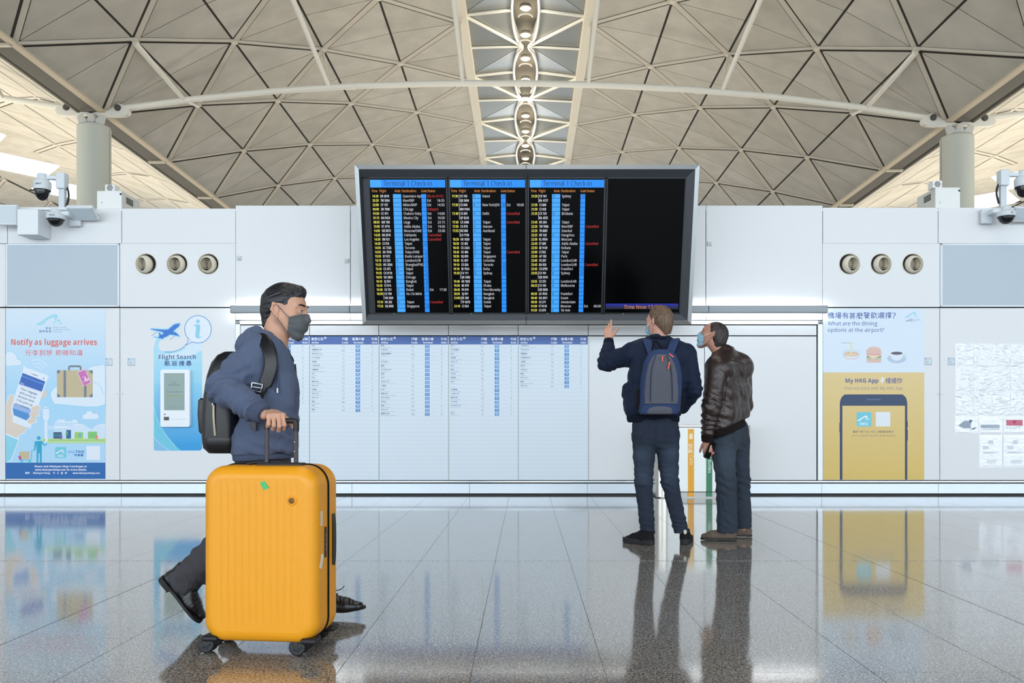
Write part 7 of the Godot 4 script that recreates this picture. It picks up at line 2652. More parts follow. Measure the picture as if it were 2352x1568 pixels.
	for s in [1.0, -1.0]:
		m = MB.new()
		var cord := PackedVector3Array()
		if s > 0: cord = lay(b, q, [Vector2(641, 836), Vector2(637, 891)], 0.006, 5)
		else:
			for k in 6: cord.append(q.call(678 + k * 1.2, 836 + k * 12, -0.06))
		m.tube(cord, 0.0036, 6)
		part(hoodie, "draw_cord", m.mesh(), grey if s > 0 else cloth(srgb(34, 42, 60), 0.9))
		m = MB.new()
		m.tube(PackedVector3Array([cord[-1], cord[-1] + Vector3(0, -0.022, 0)]), 0.0052, 8)
		part(hoodie, "cord_tip", m.mesh(), mat(srgb(186, 190, 194), 0.35, 0.5))
	m = MB.new()
	m.tube(lay(b, q, [Vector2(620, 992), Vector2(630, 996), Vector2(642, 997), Vector2(654, 993), Vector2(664, 984), Vector2(672, 970)], 0.002, 3), 0.005, 6)
	part(hoodie, "pocket_edge", m.mesh(), grey)
	m = MB.new()
	m.tube(spline3([q.call(652, 806, 0.05), q.call(664, 822, 0.03), q.call(667, 830, 0), q.call(664, 822, -0.03), q.call(652, 806, -0.05)], 4), 0.018, 8)
	part(t, "tee_shirt_neck", m.mesh(), cloth(srgb(18, 18, 22), 0.95))
	# trousers
	var wool := cloth(srgb(72, 72, 77), 0.92, 0.1, 60.0, 0.05)
	b = Blob.new(q.call(370, 1400, -0.25), q.call(790, 1020, 0.25), 0.012)
	b.cap(q.call(604, 1050, 0.07), q.call(604, 1050, -0.07), 0.128, 0.128, 0.04)
	b.cap(q.call(600, 1065, 0.09), j.knr, 0.105, 0.082, 0.03)
	b.cap(j.knr, q.call(412, 1344, 0.1), 0.082, 0.074, 0.02, Vector3.ZERO, 1.0, 2)
	b.cap(q.call(610, 1065, -0.09), j.knl, 0.105, 0.08, 0.03)
	b.cap(j.knl, q.call(742, 1372, -0.1), 0.08, 0.068, 0.02, Vector3.ZERO, 1.0, 2)
	m = MB.new()
	b.net(m, folds([[q.call(440, 1320, 0.15), Vector3(0.8, 0.6, 0).normalized(), 0.12, 0.009, 0.06], [q.call(520, 1240, 0.15), Vector3(0.6, 0.8, 0).normalized(), 0.14, 0.009, 0.07]], 0.014, Vector3(7, 7, 7)))
	part(t, "trousers", m.mesh(), wool)
	# black lace-up boots: the back one rolling over its toe, the front one landing on its heel
	var leather := StandardMaterial3D.new()
	leather.albedo_color = srgb(22, 22, 25)
	leather.roughness = 0.3
	relief(leather, noise_tex(0.08, 3, 19, 256), 16.0, 0.04)
	var sole := mat(srgb(20, 19, 20), 0.6)
	var dir := Vector3(0.66, -0.75, 0.02).normalized()
	var up := Vector3(0.75, 0.66, 0.0).normalized()
	var h1: Vector3 = q.call(367, 1338, 0.1)
	var toe := h1 + dir * 0.285
	h1.y += 0.006 - toe.y + 0.012
	var s1 := shoe(t, h1, dir, up, false, leather, sole, 0.285, 0.12, 0.02, "boot")
	var dir2 := Vector3(0.99, 0.1, -0.02).normalized()
	var h2: Vector3 = q.call(706, 1425, -0.1)
	h2.y = 0.004
	var s2 := shoe(t, h2, dir2, Vector3(-0.1, 0.99, 0).normalized(), true, leather, sole, 0.29, 0.1, 0.02, "boot")
	for e in [[s1, h1, dir, up], [s2, h2, dir2, Vector3(-0.1, 0.99, 0)]]:
		m = MB.new()
		for k in 5:
			var c: Vector3 = e[1] + e[2] * (0.125 + 0.016 * k) + e[3] * (0.122 - 0.0135 * k)
			m.tube(PackedVector3Array([c + Vector3(0, 0, -0.022), c + e[3] * 0.006, c + Vector3(0, 0, 0.022)]), 0.0028, 5)
		part(e[0], "laces", m.mesh(), cloth(srgb(16, 16, 18), 0.8))
	m = MB.new()
	m.tube(spline3([h2 + dir2 * 0.12 + Vector3(0, 0.12, 0.02), h2 + dir2 * 0.17 + Vector3(0, 0.125, 0.03), h2 + dir2 * 0.19 + Vector3(0, 0.14, 0.03)], 4), 0.0022, 5)
	part(s2, "lace_end", m.mesh(), cloth(srgb(16, 16, 18), 0.8))
	backpack_black(base, q)

func backpack_black(base: Vector3, q: Callable) -> void:
	var t := thing("backpack", "black leather backpack with metal zips worn by the walking man", "backpack", base)
	var leather := StandardMaterial3D.new()
	leather.albedo_color = srgb(24, 24, 27)
	leather.roughness = 0.34
	relief(leather, noise_tex(0.1, 4, 23, 256), 16.0, 0.035)
	var zipm := mat(srgb(156, 146, 126), 0.4, 0.7)
	# sections stacked upward; x = away from the back, z = across
	var ax := Vector3(1, 0, 0)
	var az := Vector3(0, 0, 1)
	var rows := []
	for e in [[1037, 528, 34, 0.10], [1028, 521, 42, 0.125], [1005, 519, 42, 0.135], [960, 520, 42, 0.138], [910, 523, 42, 0.138], [865, 528, 40, 0.132], [835, 535, 38, 0.12], [818, 542, 34, 0.1], [810, 548, 26, 0.08]]: rows.append([q.call(e[1], e[0], 0.03), e[2] / 474.0, e[3]])
	var m := MB.new()
	loft(m, rows, ax, az, 3.6, 40)
	part(t, "main_bag", m.mesh(), leather)
	rows = []
	for e in [[1000, 487, 12, 0.08], [990, 483, 15, 0.095], [950, 481, 15, 0.1], [920, 481, 13, 0.1], [915, 482, 9, 0.09]]: rows.append([q.call(e[1], e[0], 0.03), e[2] / 474.0, e[3]])
	m = MB.new()
	loft(m, rows, ax, az, 3.4, 32)
	part(t, "front_pocket", m.mesh(), leather)
	rows = []
	for e in [[1039, 526, 36, 0.11], [1030, 524, 40.5, 0.132], [1012, 524, 41, 0.142], [1004, 524, 39.5, 0.14]]: rows.append([q.call(e[1], e[0], 0.032), e[2] / 474.0, e[3]])
	m = MB.new()
	loft(m, rows, ax, az, 3.6, 40)
	part(t, "bottom_panel", m.mesh(), leather)
	# zips along the near side
	for path in [[[494, 1000, 0.165], [491, 960, 0.172], [491, 918, 0.172], [494, 870, 0.165]], [[503, 855, 0.158], [497, 838, 0.14], [500, 826, 0.115]]]:
		m = MB.new()
		var p := []
		for e in path: p.append(q.call(e[0], e[1], e[2]))
		ribbon(m, spline3(p, 6), Vector3(-0.3, 0, 1), 0.013, 0.004)
		part(t, "zip", m.mesh(), zipm)
	m = MB.new()
	ribbon(m, PackedVector3Array([q.call(468, 916, 0.11), q.call(470, 930, 0.115), q.call(471.5, 948, 0.115)]), Vector3(-0.6, 0, 0.8), 0.012, 0.005)
	part(t, "zip_pull", m.mesh(), mat(srgb(196, 196, 198), 0.25, 0.9))
	m = MB.new()
	m.tube(PackedVector3Array([q.call(489, 920, 0.178), q.call(489, 930, 0.18)]), 0.006, 6)
	part(t, "zip_pull", m.mesh(), mat(srgb(196, 196, 198), 0.25, 0.9))
	# near strap: over the shoulder, down the chest, back under the arm
	var out := []
	var pth := spline3([q.call(560, 800, 0.14), q.call(590, 776, 0.19), q.call(606, 783, 0.235), q.call(619, 808, 0.262), q.call(622, 840, 0.272), q.call(612, 875, 0.272), q.call(597, 905, 0.268), q.call(584, 935, 0.25), q.call(565, 975, 0.2), q.call(545, 1000, 0.15)], 5)
	for i in pth.size():
		var u := float(i) / pth.size()
		out.append(Vector3(0.15, maxf(0.9 - u * 4.0, 0.05), minf(0.3 + u * 3.0, 1.0)))
	var wd := []
	for i in pth.size(): wd.append(0.062 if i < 27 else 0.036)
	m = MB.new()
	ribbon(m, pth, out, wd, 0.014)
	var strap := part(t, "shoulder_strap", m.mesh(), leather)
	m = MB.new()
	m.xf = Transform3D(Basis(Vector3.BACK, 0.0), q.call(590, 890, 0.285))
	var fr := [Vector3(-0.022, 0.022, 0), Vector3(0.026, 0.014, 0), Vector3(0.018, -0.02, 0), Vector3(-0.028, -0.012, 0), Vector3(-0.022, 0.022, 0)]
	m.tube(PackedVector3Array(fr), 0.004, 6)
	m.tube(PackedVector3Array([Vector3(-0.025, 0.005, 0), Vector3(0.022, -0.003, 0)]), 0.004, 6)
	part(strap, "buckle", m.mesh(), mat(srgb(200, 202, 206), 0.2, 0.9))
	m = MB.new()
	ribbon(m, PackedVector3Array([q.call(583, 962, 0.26), q.call(583, 975, 0.262), q.call(583, 988, 0.26)]), Vector3(0, 0, 1), 0.026, 0.006)
	part(strap, "strap_end", m.mesh(), leather)
	m = MB.new()
	ribbon(m, spline3([q.call(565, 800, -0.14), q.call(600, 776, -0.2), q.call(622, 800, -0.255), q.call(630, 850, -0.27), q.call(600, 930, -0.26), q.call(550, 1000, -0.15)], 5), Vector3(0, 0.3, -1), 0.06, 0.014)
	part(t, "shoulder_strap", m.mesh(), leather)
	m = MB.new()
	m.tube(spline3([q.call(566, 812, -0.04), q.call(560, 797, -0.02), q.call(560, 797, 0.05), q.call(566, 812, 0.07)], 5), 0.008, 8)
	part(t, "haul_loop", m.mesh(), leather)

# ---------------------------------------------------------------- suitcase
func build_suitcase() -> void:
	var near := 3.5
	# front lower corners of the shell and its turn
	var a := pt(462, 1475, 3.53)
	var c := pt(740, 1480, 3.47)
	var yaw := atan2(-(c.z - a.z), c.x - a.x)
	var w := 0.495
	var dp := 0.29
	var h := 0.735
	var y0 := 0.055
	var bs := Basis(Vector3.UP, yaw)
	var ctr := Vector3(a.x, 0, a.z) + bs * Vector3(w / 2, 0, -dp / 2)
	var t := thing("suitcase", "large yellow hard-shell suitcase on black wheels pulled by the walking man", "suitcase", ctr)
	t.basis = bs
	var yellow := StandardMaterial3D.new()
	yellow.albedo_color = srgb(238, 160, 22)
	yellow.roughness = 0.42
	relief(yellow, noise_tex(0.25, 3, 41, 256), 9.0, 0.012)
	var black := mat(srgb(22, 22, 25), 0.5)
	var zipc := cloth(srgb(18, 18, 20), 0.8)
	# two half shells and the zip band between them
	var split := 0.0
	for e in [["front_shell", split + 0.006, dp / 2, 1.0], ["back_shell", -dp / 2, split - 0.006, -1.0]]:
		part(t, e[0], shell(w, h, e[1], e[2], e[3], y0), yellow)
	var m := MB.new()
	var ring := PackedVector2Array(round_rect(-w / 2 + 0.004, y0 + 0.004, w / 2 - 0.004, y0 + h - 0.004, 0.085, 8))
	m.xf = Transform3D(Basis(), Vector3(0, 0, split + 0.008))
	m.poly(ring, 0.0, 0.016)
	part(t, "zip_band", m.mesh(), zipc)
	m = MB.new()
	var zr := PackedVector3Array()
	for p in round_rect(-w / 2, y0, w / 2, y0 + h, 0.088, 8): zr.append(Vector3(p.x, p.y, split))
	zr.append(zr[0])
	m.tube(zr, 0.0065, 6, false)
	part(t, "zip", m.mesh(), zipc)
	# side handle and lock on the right side
	m = MB.new()
	m.tube(spline3([Vector3(w / 2, y0 + 0.52, -0.06), Vector3(w / 2 + 0.002, y0 + 0.51, -0.06), Vector3(w / 2 + 0.006, y0 + 0.46, -0.06), Vector3(w / 2 + 0.006, y0 + 0.36, -0.06), Vector3(w / 2 + 0.002, y0 + 0.31, -0.06), Vector3(w / 2, y0 + 0.3, -0.06)], 5), 0.0095, 8)
	part(t, "side_handle", m.mesh(), black)
	m = MB.new()
	m.rbox(Vector3(w / 2 + 0.001, y0 + 0.41, 0.035), Vector3(0.008, 0.13, 0.018), 0.003, 2)
	var lock := part(t, "lock", m.mesh(), black)
	for k in 4:
		m = MB.new()
		m.box(Vector3(w / 2 + 0.004, y0 + 0.375 + k * 0.02, 0.029), Vector3(w / 2 + 0.0062, y0 + 0.387 + k * 0.02, 0.041))
		part(lock, "dial", m.mesh(), mat(srgb(120, 122, 126), 0.3, 0.7))
	# top handle, telescopic poles and grip
	m = MB.new()
	m.tube(spline3([Vector3(-0.1, y0 + h - 0.004, 0.035), Vector3(-0.08, y0 + h + 0.008, 0.035), Vector3(0, y0 + h + 0.013, 0.035), Vector3(0.08, y0 + h + 0.008, 0.035), Vector3(0.1, y0 + h - 0.004, 0.035)], 4), 0.008, 8)
	part(t, "top_handle", m.mesh(), black)
	var gun := mat(srgb(58, 52, 58), 0.38, 0.5)
	var top := pt(650, 966, 3.6).y
	var inv := t.transform.affine_inverse()
	var pl := inv * pt(613, 966, 3.6)
	var pr := inv * pt(683, 966, 3.6)
	for p in [pl, pr]:
		m = MB.new()
		m.rbox(Vector3(p.x, (y0 + h + top) / 2 - 0.02, pl.z), Vector3(0.019, top - y0 - h + 0.02, 0.013), 0.004, 2)
		part(t, "pole", m.mesh(), gun)
	for k in 2:
		m = MB.new()
		m.ball(Vector3(pr.x - 0.004, top - 0.09 - k * 0.04, pl.z + 0.0065), Vector3(0.003, 0.003, 0.002), 8, 6)
		part(t, "button", m.mesh(), mat(srgb(200, 200, 204), 0.25, 0.8))
	m = MB.new()
	m.tube(spline3([Vector3(pl.x, top - 0.035, pl.z), Vector3(pl.x, top - 0.008, pl.z), Vector3(pl.x + 0.012, top, pl.z), Vector3((pl.x + pr.x) / 2, top, pl.z), Vector3(pr.x - 0.012, top, pl.z), Vector3(pr.x, top - 0.008, pl.z), Vector3(pr.x, top - 0.045, pl.z)], 5), 0.0125, 10)
	part(t, "grip", m.mesh(), black)
	m = MB.new()
	m.rbox(Vector3((pl.x + pr.x) / 2, y0 + h + 0.004, pl.z), Vector3(0.2, 0.014, 0.05), 0.005, 2)
	part(t, "pole_collar", m.mesh(), black)
	# wheels in corner guards
	for sx in [-1.0, 1.0]:
		for sz in [-1.0, 1.0]:
			var wx: float = sx * (w / 2 - 0.048)
			var wz: float = sz * (dp / 2 - 0.055)
			m = MB.new()
			m.rbox(Vector3(sx * (w / 2 - 0.033), y0 + 0.014, sz * (dp / 2 - 0.033)), Vector3(0.07, 0.026, 0.07), 0.012, 3)
			var g := part(t, "corner_guard", m.mesh(), black)
			m = MB.new()
			m.tube(spline3([Vector3(wx, y0 + 0.004, wz), Vector3(wx - 0.006, y0 - 0.012, wz), Vector3(wx - 0.045, 0.037, wz)], 4), PackedFloat32Array([0.022, 0.021, 0.02, 0.019, 0.018, 0.016, 0.014, 0.012, 0.01]), 10)
			part(g, "wheel_fork", m.mesh(), black)
			for k in [-1.0, 1.0]:
				m = MB.new()
				m.xf = Transform3D(Basis(Vector3.RIGHT, PI / 2), Vector3(wx - 0.045, 0.036, wz + k * 0.015))
				m.lathe([Vector2(0.008, -0.011), Vector2(0.025, -0.011), Vector2(0.03, -0.0105), Vector2(0.035, -0.008), Vector2(0.036, 0.0), Vector2(0.035, 0.008), Vector2(0.03, 0.0105), Vector2(0.025, 0.008), Vector2(0.008, 0.011)], Transform3D(), 24)
				for s in 5:
					var an: float = TAU * s / 5
					m.tube(PackedVector3Array([Vector3(cos(an) * 0.006, 0.0095 * k, sin(an) * 0.006), Vector3(cos(an) * 0.022, 0.0105 * k, sin(an) * 0.022)]), 0.0022, 5)
				part(g, "wheel", m.mesh(), mat(srgb(26, 26, 29), 0.45))
	# badge, stickers and scraps of tape
	m = MB.new()
	m.xf = Transform3D(Basis(Vector3.RIGHT, PI / 2), inv * pt(668, 1150, 3.475))
	m.xf.origin.z = dp / 2 + 0.0005
	m.lathe([Vector2(0.021, -0.001), Vector2(0.019, 0.004), Vector2(0.015, 0.0045), Vector2(0.0145, 0.0025), Vector2(0.0, 0.0025)], Transform3D(), 24)
	var badge := part(t, "badge", m.mesh(), yellow)
	m = MB.new()
	m.xf = Transform3D(Basis(Vector3.RIGHT, PI / 2), Vector3(0, 0, 0))
	m.xf.origin = (inv * pt(668, 1150, 3.475)) * Vector3(1, 1, 0) + Vector3(0, 0, dp / 2 + 0.001)
	m.lathe([Vector2(0.0125, 0.0), Vector2(0.0125, 0.004), Vector2(0.0, 0.0042)], Transform3D(), 20)
	part(badge, "badge_centre", m.mesh(), mat(srgb(150, 96, 24), 0.5))
	m = MB.new()
	for k in 3: m.box((inv * pt(663, 1146.5 + k * 3.2, 3.475)) * Vector3(1, 1, 0) + Vector3(0, 0, dp / 2 + 0.005), (inv * pt(673, 1148 + k * 3.2, 3.475)) * Vector3(1, 1, 0) + Vector3(0, 0, dp / 2 + 0.0056))
	part(badge, "badge_lettering", m.mesh(), mat(srgb(70, 44, 12), 0.5))
	var g2: Vector3 = inv * pt(603, 1116, 3.48)
	m = MB.new()
	m.xf = Transform3D(Basis(Vector3.BACK, 0.55), Vector3(g2.x, g2.y, dp / 2 + 0.0016))
	m.poly(PackedVector2Array([Vector2(-0.012, -0.015), Vector2(0.012, -0.017), Vector2(0.013, 0.016), Vector2(-0.01, 0.02)]), 0.0, 0.001)
	part(t, "green_sticker", m.mesh(), mat(srgb(66, 188, 110), 0.5))
	var side := w / 2 + 0.0012
	m = MB.new()
	m.box(Vector3(side - 0.002, y0 + 0.485, 0.066), Vector3(side, y0 + 0.545, 0.088))
	part(t, "white_label", m.mesh(), mat(srgb(214, 208, 198), 0.6))
	m = MB.new()
	m.xf = Transform3D(Basis(Vector3.RIGHT, -0.45), Vector3(side, y0 + 0.335, 0.076))
	m.box(Vector3(-0.002, -0.03, -0.012), Vector3(0.0, 0.03, 0.012))
	part(t, "white_label", m.mesh(), mat(srgb(226, 222, 214), 0.6))

# half a case: rounded box from z0 to z1 with flutes down its face
func shell(w: float, h: float, z0: float, z1: float, face: float, y0: float) -> ArrayMesh:
	var m := MB.new()
	var r := 0.088
	var rf := 0.05
	var outline := PackedVector2Array()
	var k := 14
	var hw := w / 2
	# outline with many points so that the flutes can follow it
	for q in [[hw - r, y0 + h - r, 0.0], [-hw + r, y0 + h - r, 90.0], [-hw + r, y0 + r, 180.0], [hw - r, y0 + r, 270.0]]:
		for i in k + 1:
			var a := deg_to_rad(q[2] + 90.0 * i / k)
			outline.append(Vector2(q[0] + cos(a) * r, q[1] + sin(a) * r))
		# straight run to the next corner
		var last := outline[outline.size() - 1]
		var d: float = q[2]
		var to := Vector2(-hw + r, y0 + h) if d == 0.0 else Vector2(-hw, y0 + r) if d == 90.0 else Vector2(hw - r, y0) if d == 180.0 else Vector2(hw, y0 + h - r)
		for i in range(1, 30): outline.append(last.lerp(to, i / 30.0))
	var n := outline.size()
	var ctr := Vector2(0, y0 + h / 2)
	var zf := z1 if face > 0 else z0
	var zb := z0 if face > 0 else z1
	var pts := PackedVector3Array()
	for p in outline: pts.append(Vector3(p.x, p.y, zb))
	# wall, then the rounded edge turning into the face
	for i in 9:
		var a := PI / 2 * i / 8.0
		var inset_ := rf * (1.0 - cos(a))
		var z := zf - face * rf * (1.0 - sin(a))
		for p in outline:
			var c := Vector2(clampf(p.x, -hw + r, hw - r), clampf(p.y, y0 + r, y0 + h - r))
			var e := (p - c)
			var q := c + e * (1.0 - inset_ / r) if e.length() > 1e-6 else p
			pts.append(Vector3(q.x, q.y, z))
	m.grid(pts, n, 10, true, face < 0)
	# the face: a fluted sheet over the inset outline
	var nu := 150
	var nv := 60
	var sheet := PackedVector3Array()
	var ri := r - rf
	var ww := hw - rf
	var ylo := y0 + rf
	var yhi := y0 + h - rf
	for jv in nv:
		var y := lerpf(ylo, yhi, 0.5 - 0.5 * cos(PI * jv / float(nv - 1)))
		var half_w := ww
		var dy := maxf(maxf(ylo + ri - y, y - (yhi - ri)), 0.0)
		if dy > 0: half_w = ww - ri + sqrt(maxf(ri * ri - dy * dy, 0.0))
		for iu in nu:
			var x := lerpf(-half_w, half_w, iu / float(nu - 1))
			var fade := smoothstep(ylo, ylo + 0.1, y) * (1.0 - smoothstep(yhi - 0.05, yhi + 0.005, y)) * (1.0 - smoothstep(ww - 0.035, ww - 0.006, absf(x)))
			var fl := cos(x / (2 * ww) * 13.0 * TAU)
			sheet.append(Vector3(x, y, zf + face * 0.0013 * fl * fade))
	m.grid(sheet, nu, nv, false, face < 0)
	# back of the half, closed
	var back := PackedVector3Array()
	for p in outline: back.append(Vector3(p.x, p.y, zb))
	m.fan(back, face > 0)
	return m.mesh()

# ---------------------------------------------------------------- recycling bin
func build_bin() -> void:
	var D := 10.67
	var a := pt(1507, 1143.5, D)
	var b := pt(1727, 976, D)
	var ctr := Vector3((a.x + b.x) / 2, 0, a.z)
	var w := b.x - a.x
	var h := b.y
	var dp := 0.36
	var t := thing("recycling_bin", "stainless steel recycling bin with yellow and green stripes, behind the two men", "bin", ctr - Vector3(0, 0, 0.0))
	var steel := StandardMaterial3D.new()
	steel.albedo_color = srgb(198, 194, 186)
	steel.metallic = 0.85
	steel.roughness = 0.3
	relief(steel, noise_tex(0.02, 3, 13, 256), 1.0, 0.015)
	steel.uv1_scale = Vector3(40, 0.6, 40)
	var m := MB.new()
	for s in [-1.0, 1.0]:
		m = MB.new()
		m.xf = Transform3D(Basis(), Vector3(s * (w / 2 - 0.09), 0, -0.09))
		m.lathe([Vector2(0.09, 0.012), Vector2(0.09, h - 0.01), Vector2(0.082, h), Vector2(0.0, h)], Transform3D(), 28)
		part(t, "round_post", m.mesh(), steel)
		m = MB.new()
		m.box(Vector3(s * (w / 2 - 0.005), 0.012, -dp), Vector3(s * (w / 2 - 0.03), h - 0.004, -0.09))
		part(t, "side_panel", m.mesh(), steel)
	m = MB.new()
	m.box(Vector3(-w / 2 + 0.09, 0.08, -dp), Vector3(w / 2 - 0.09, h - 0.03, -0.02))
	part(t, "front_panel", m.mesh(), mat(srgb(212, 216, 214), 0.3, 0.25))
	m = MB.new()
	m.rbox(Vector3(0, h - 0.012, -dp / 2 - 0.04), Vector3(w - 0.1, 0.024, dp - 0.06), 0.005, 2)
	part(t, "lid", m.mesh(), steel)
	m = MB.new()
	m.box(Vector3(-w / 2 + 0.06, 0.0, -dp), Vector3(w / 2 - 0.06, 0.07, -0.03))
	part(t, "kick_plate", m.mesh(), mat(srgb(150, 150, 148), 0.35, 0.7))
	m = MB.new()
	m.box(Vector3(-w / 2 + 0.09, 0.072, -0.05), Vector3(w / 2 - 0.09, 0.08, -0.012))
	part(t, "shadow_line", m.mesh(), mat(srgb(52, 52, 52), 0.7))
	var bx := func(x: float) -> float: return pt(x, 1000, D + 0.02).x - ctr.x
	var by := func(y: float) -> float: return pt(1500, y, D + 0.02).y
	m = MB.new()
	m.box(Vector3(bx.call(1580), by.call(1140), -0.03), Vector3(bx.call(1594), by.call(985), -0.017))
	var ys := part(t, "cans_stripe", m.mesh(), mat(srgb(240, 172, 40), 0.4))
	ys.set_meta("label", "yellow stripe lettered Cans")
	m = MB.new()
	m.box(Vector3(bx.call(1622), by.call(1140), -0.03), Vector3(bx.call(1636), by.call(985), -0.017))
	var gs := part(t, "bottles_stripe", m.mesh(), mat(srgb(48, 128, 92), 0.4))
	gs.set_meta("label", "green stripe lettered Plastic Bottles")
	m = MB.new()
	m.col = lin(srgb(250, 236, 200))
	m.xf = Transform3D(Basis(Vector3.BACK, -PI / 2), Vector3(bx.call(1584.2), by.call(1045), -0.0165))
	letters(m, "Cans", 0, 0, 0.043, 0, 0, false, 1.0, 0.125)
	m.xf = Transform3D()
	# the two characters stand one above the other, turned with the stripe
	for k in 2:
		m.xf = Transform3D(Basis(Vector3.BACK, -PI / 2), Vector3(bx.call(1590.8), by.call(1018.5 + k * 11.5), -0.0165)) * Transform3D(Basis(), -Vector3((1000 - CX) / WS, EYE + (CY - 1000) / WS, 0))
		glyphs(m, ["鋁", "罐"][k], 1000, 1000, 9.5, 0.9, 0.0)
	m.xf = Transform3D()
	var cp := Vector2(bx.call(1587), by.call(1002))
	m.poly(round_rect(cp.x - 0.022, cp.y - 0.034, cp.x + 0.022, cp.y + 0.034, 0.012), -0.0165)
	m.rect(cp.x - 0.012, cp.y + 0.038, cp.x + 0.012, cp.y + 0.044, -0.0165)
	part(ys, "lettering", m.mesh(), ink())
	m = MB.new()
	m.col = lin(srgb(226, 240, 232))
	m.xf = Transform3D(Basis(Vector3.BACK, -PI / 2), Vector3(bx.call(1626), by.call(1024), -0.0165))
	letters(m, "Plastic Bottles", 0, 0, 0.043, 0, 0, false, 1.0, 0.34)
	part(gs, "lettering", m.mesh(), ink())

# ---------------------------------------------------------------- fittings on the wall
func build_fixtures() -> void:
	air_outlets()
	blank_panels()
	cameras()
	var lab := [["small printed notice on the panel seam right of the luggage poster", 241.0, 822.5, 258.0, 840.0], ["small printed notice left of the flight search sticker", 293.0, 822.5, 310.0, 840.0], ["small printed notice on the edge of the dining poster's panel", 2123.5, 821.0, 2140.5, 838.5], ["small printed notice tucked against the plastic sleeves", 2177.0, 821.0, 2193.5, 838.5]]
	for e in lab:
		var t := thing("wall_notice", e[0], "notice", Vector3.ZERO, "small notices stuck beside the panel seams")
		var m := MB.new()
		m.box(wp(e[1], e[4], -0.004), wp(e[3], e[2], -0.0028))
		part(t, "card", m.mesh(), mat(srgb(206, 218, 226), 0.4))
		m = MB.new()
		m.col = lin(srgb(132, 150, 166))
		m.stroke(px([e[1] + 0.4, e[2] + 0.4, e[3] - 0.4, e[2] + 0.4, e[3] - 0.4, e[4] - 0.4, e[1] + 0.4, e[4] - 0.4, e[1] + 0.4, e[2] + 0.4]), 0.6 / WS, -0.0024)
		for y in [3.4, 14.2, 15.8]: m.stroke(px([e[1], e[2] + y, e[3], e[2] + y]), 0.5 / WS, -0.0024)
		for y in [6.0, 8.5, 10.0, 11.5]: m.stroke(px([e[1] + 1.5, e[2] + y, e[1] + (6 if y == 6.0 else 10), e[2] + y]), 0.4 / WS, -0.0024)
		m.col = lin(srgb(60, 150, 220))
		m.rect(wp(e[1] + 1.5, 0).x, wp(0, e[2] + 2.8).y, wp(e[1] + 3.8, 0).x, wp(0, e[2] + 0.8).y, -0.0022)
		part(t, "print", m.mesh(), ink())
	for e in [["small square sensor high on the wall by the left air outlets", 550.0, 593.0], ["small square sensor left of the departure board", 797.0, 599.0], ["small square sensor right of the departure board", 1629.5, 560.0]]:
		var t := thing("sensor", e[0], "sensor", wp(e[1], e[2], 0.006), "small square sensors on the tall panels")
		var m := MB.new()
		m.rbox(Vector3(0, 0, 0.012), Vector3(0.056, 0.056, 0.024), 0.005, 2)
		part(t, "case", m.mesh(), mat(srgb(204, 212, 214), 0.5))
		m = MB.new()
		m.ball(Vector3(0.003, -0.006, 0.024), Vector3(0.007, 0.007, 0.004), 8, 6)
		part(t, "lens", m.mesh(), mat(srgb(110, 122, 130), 0.3))

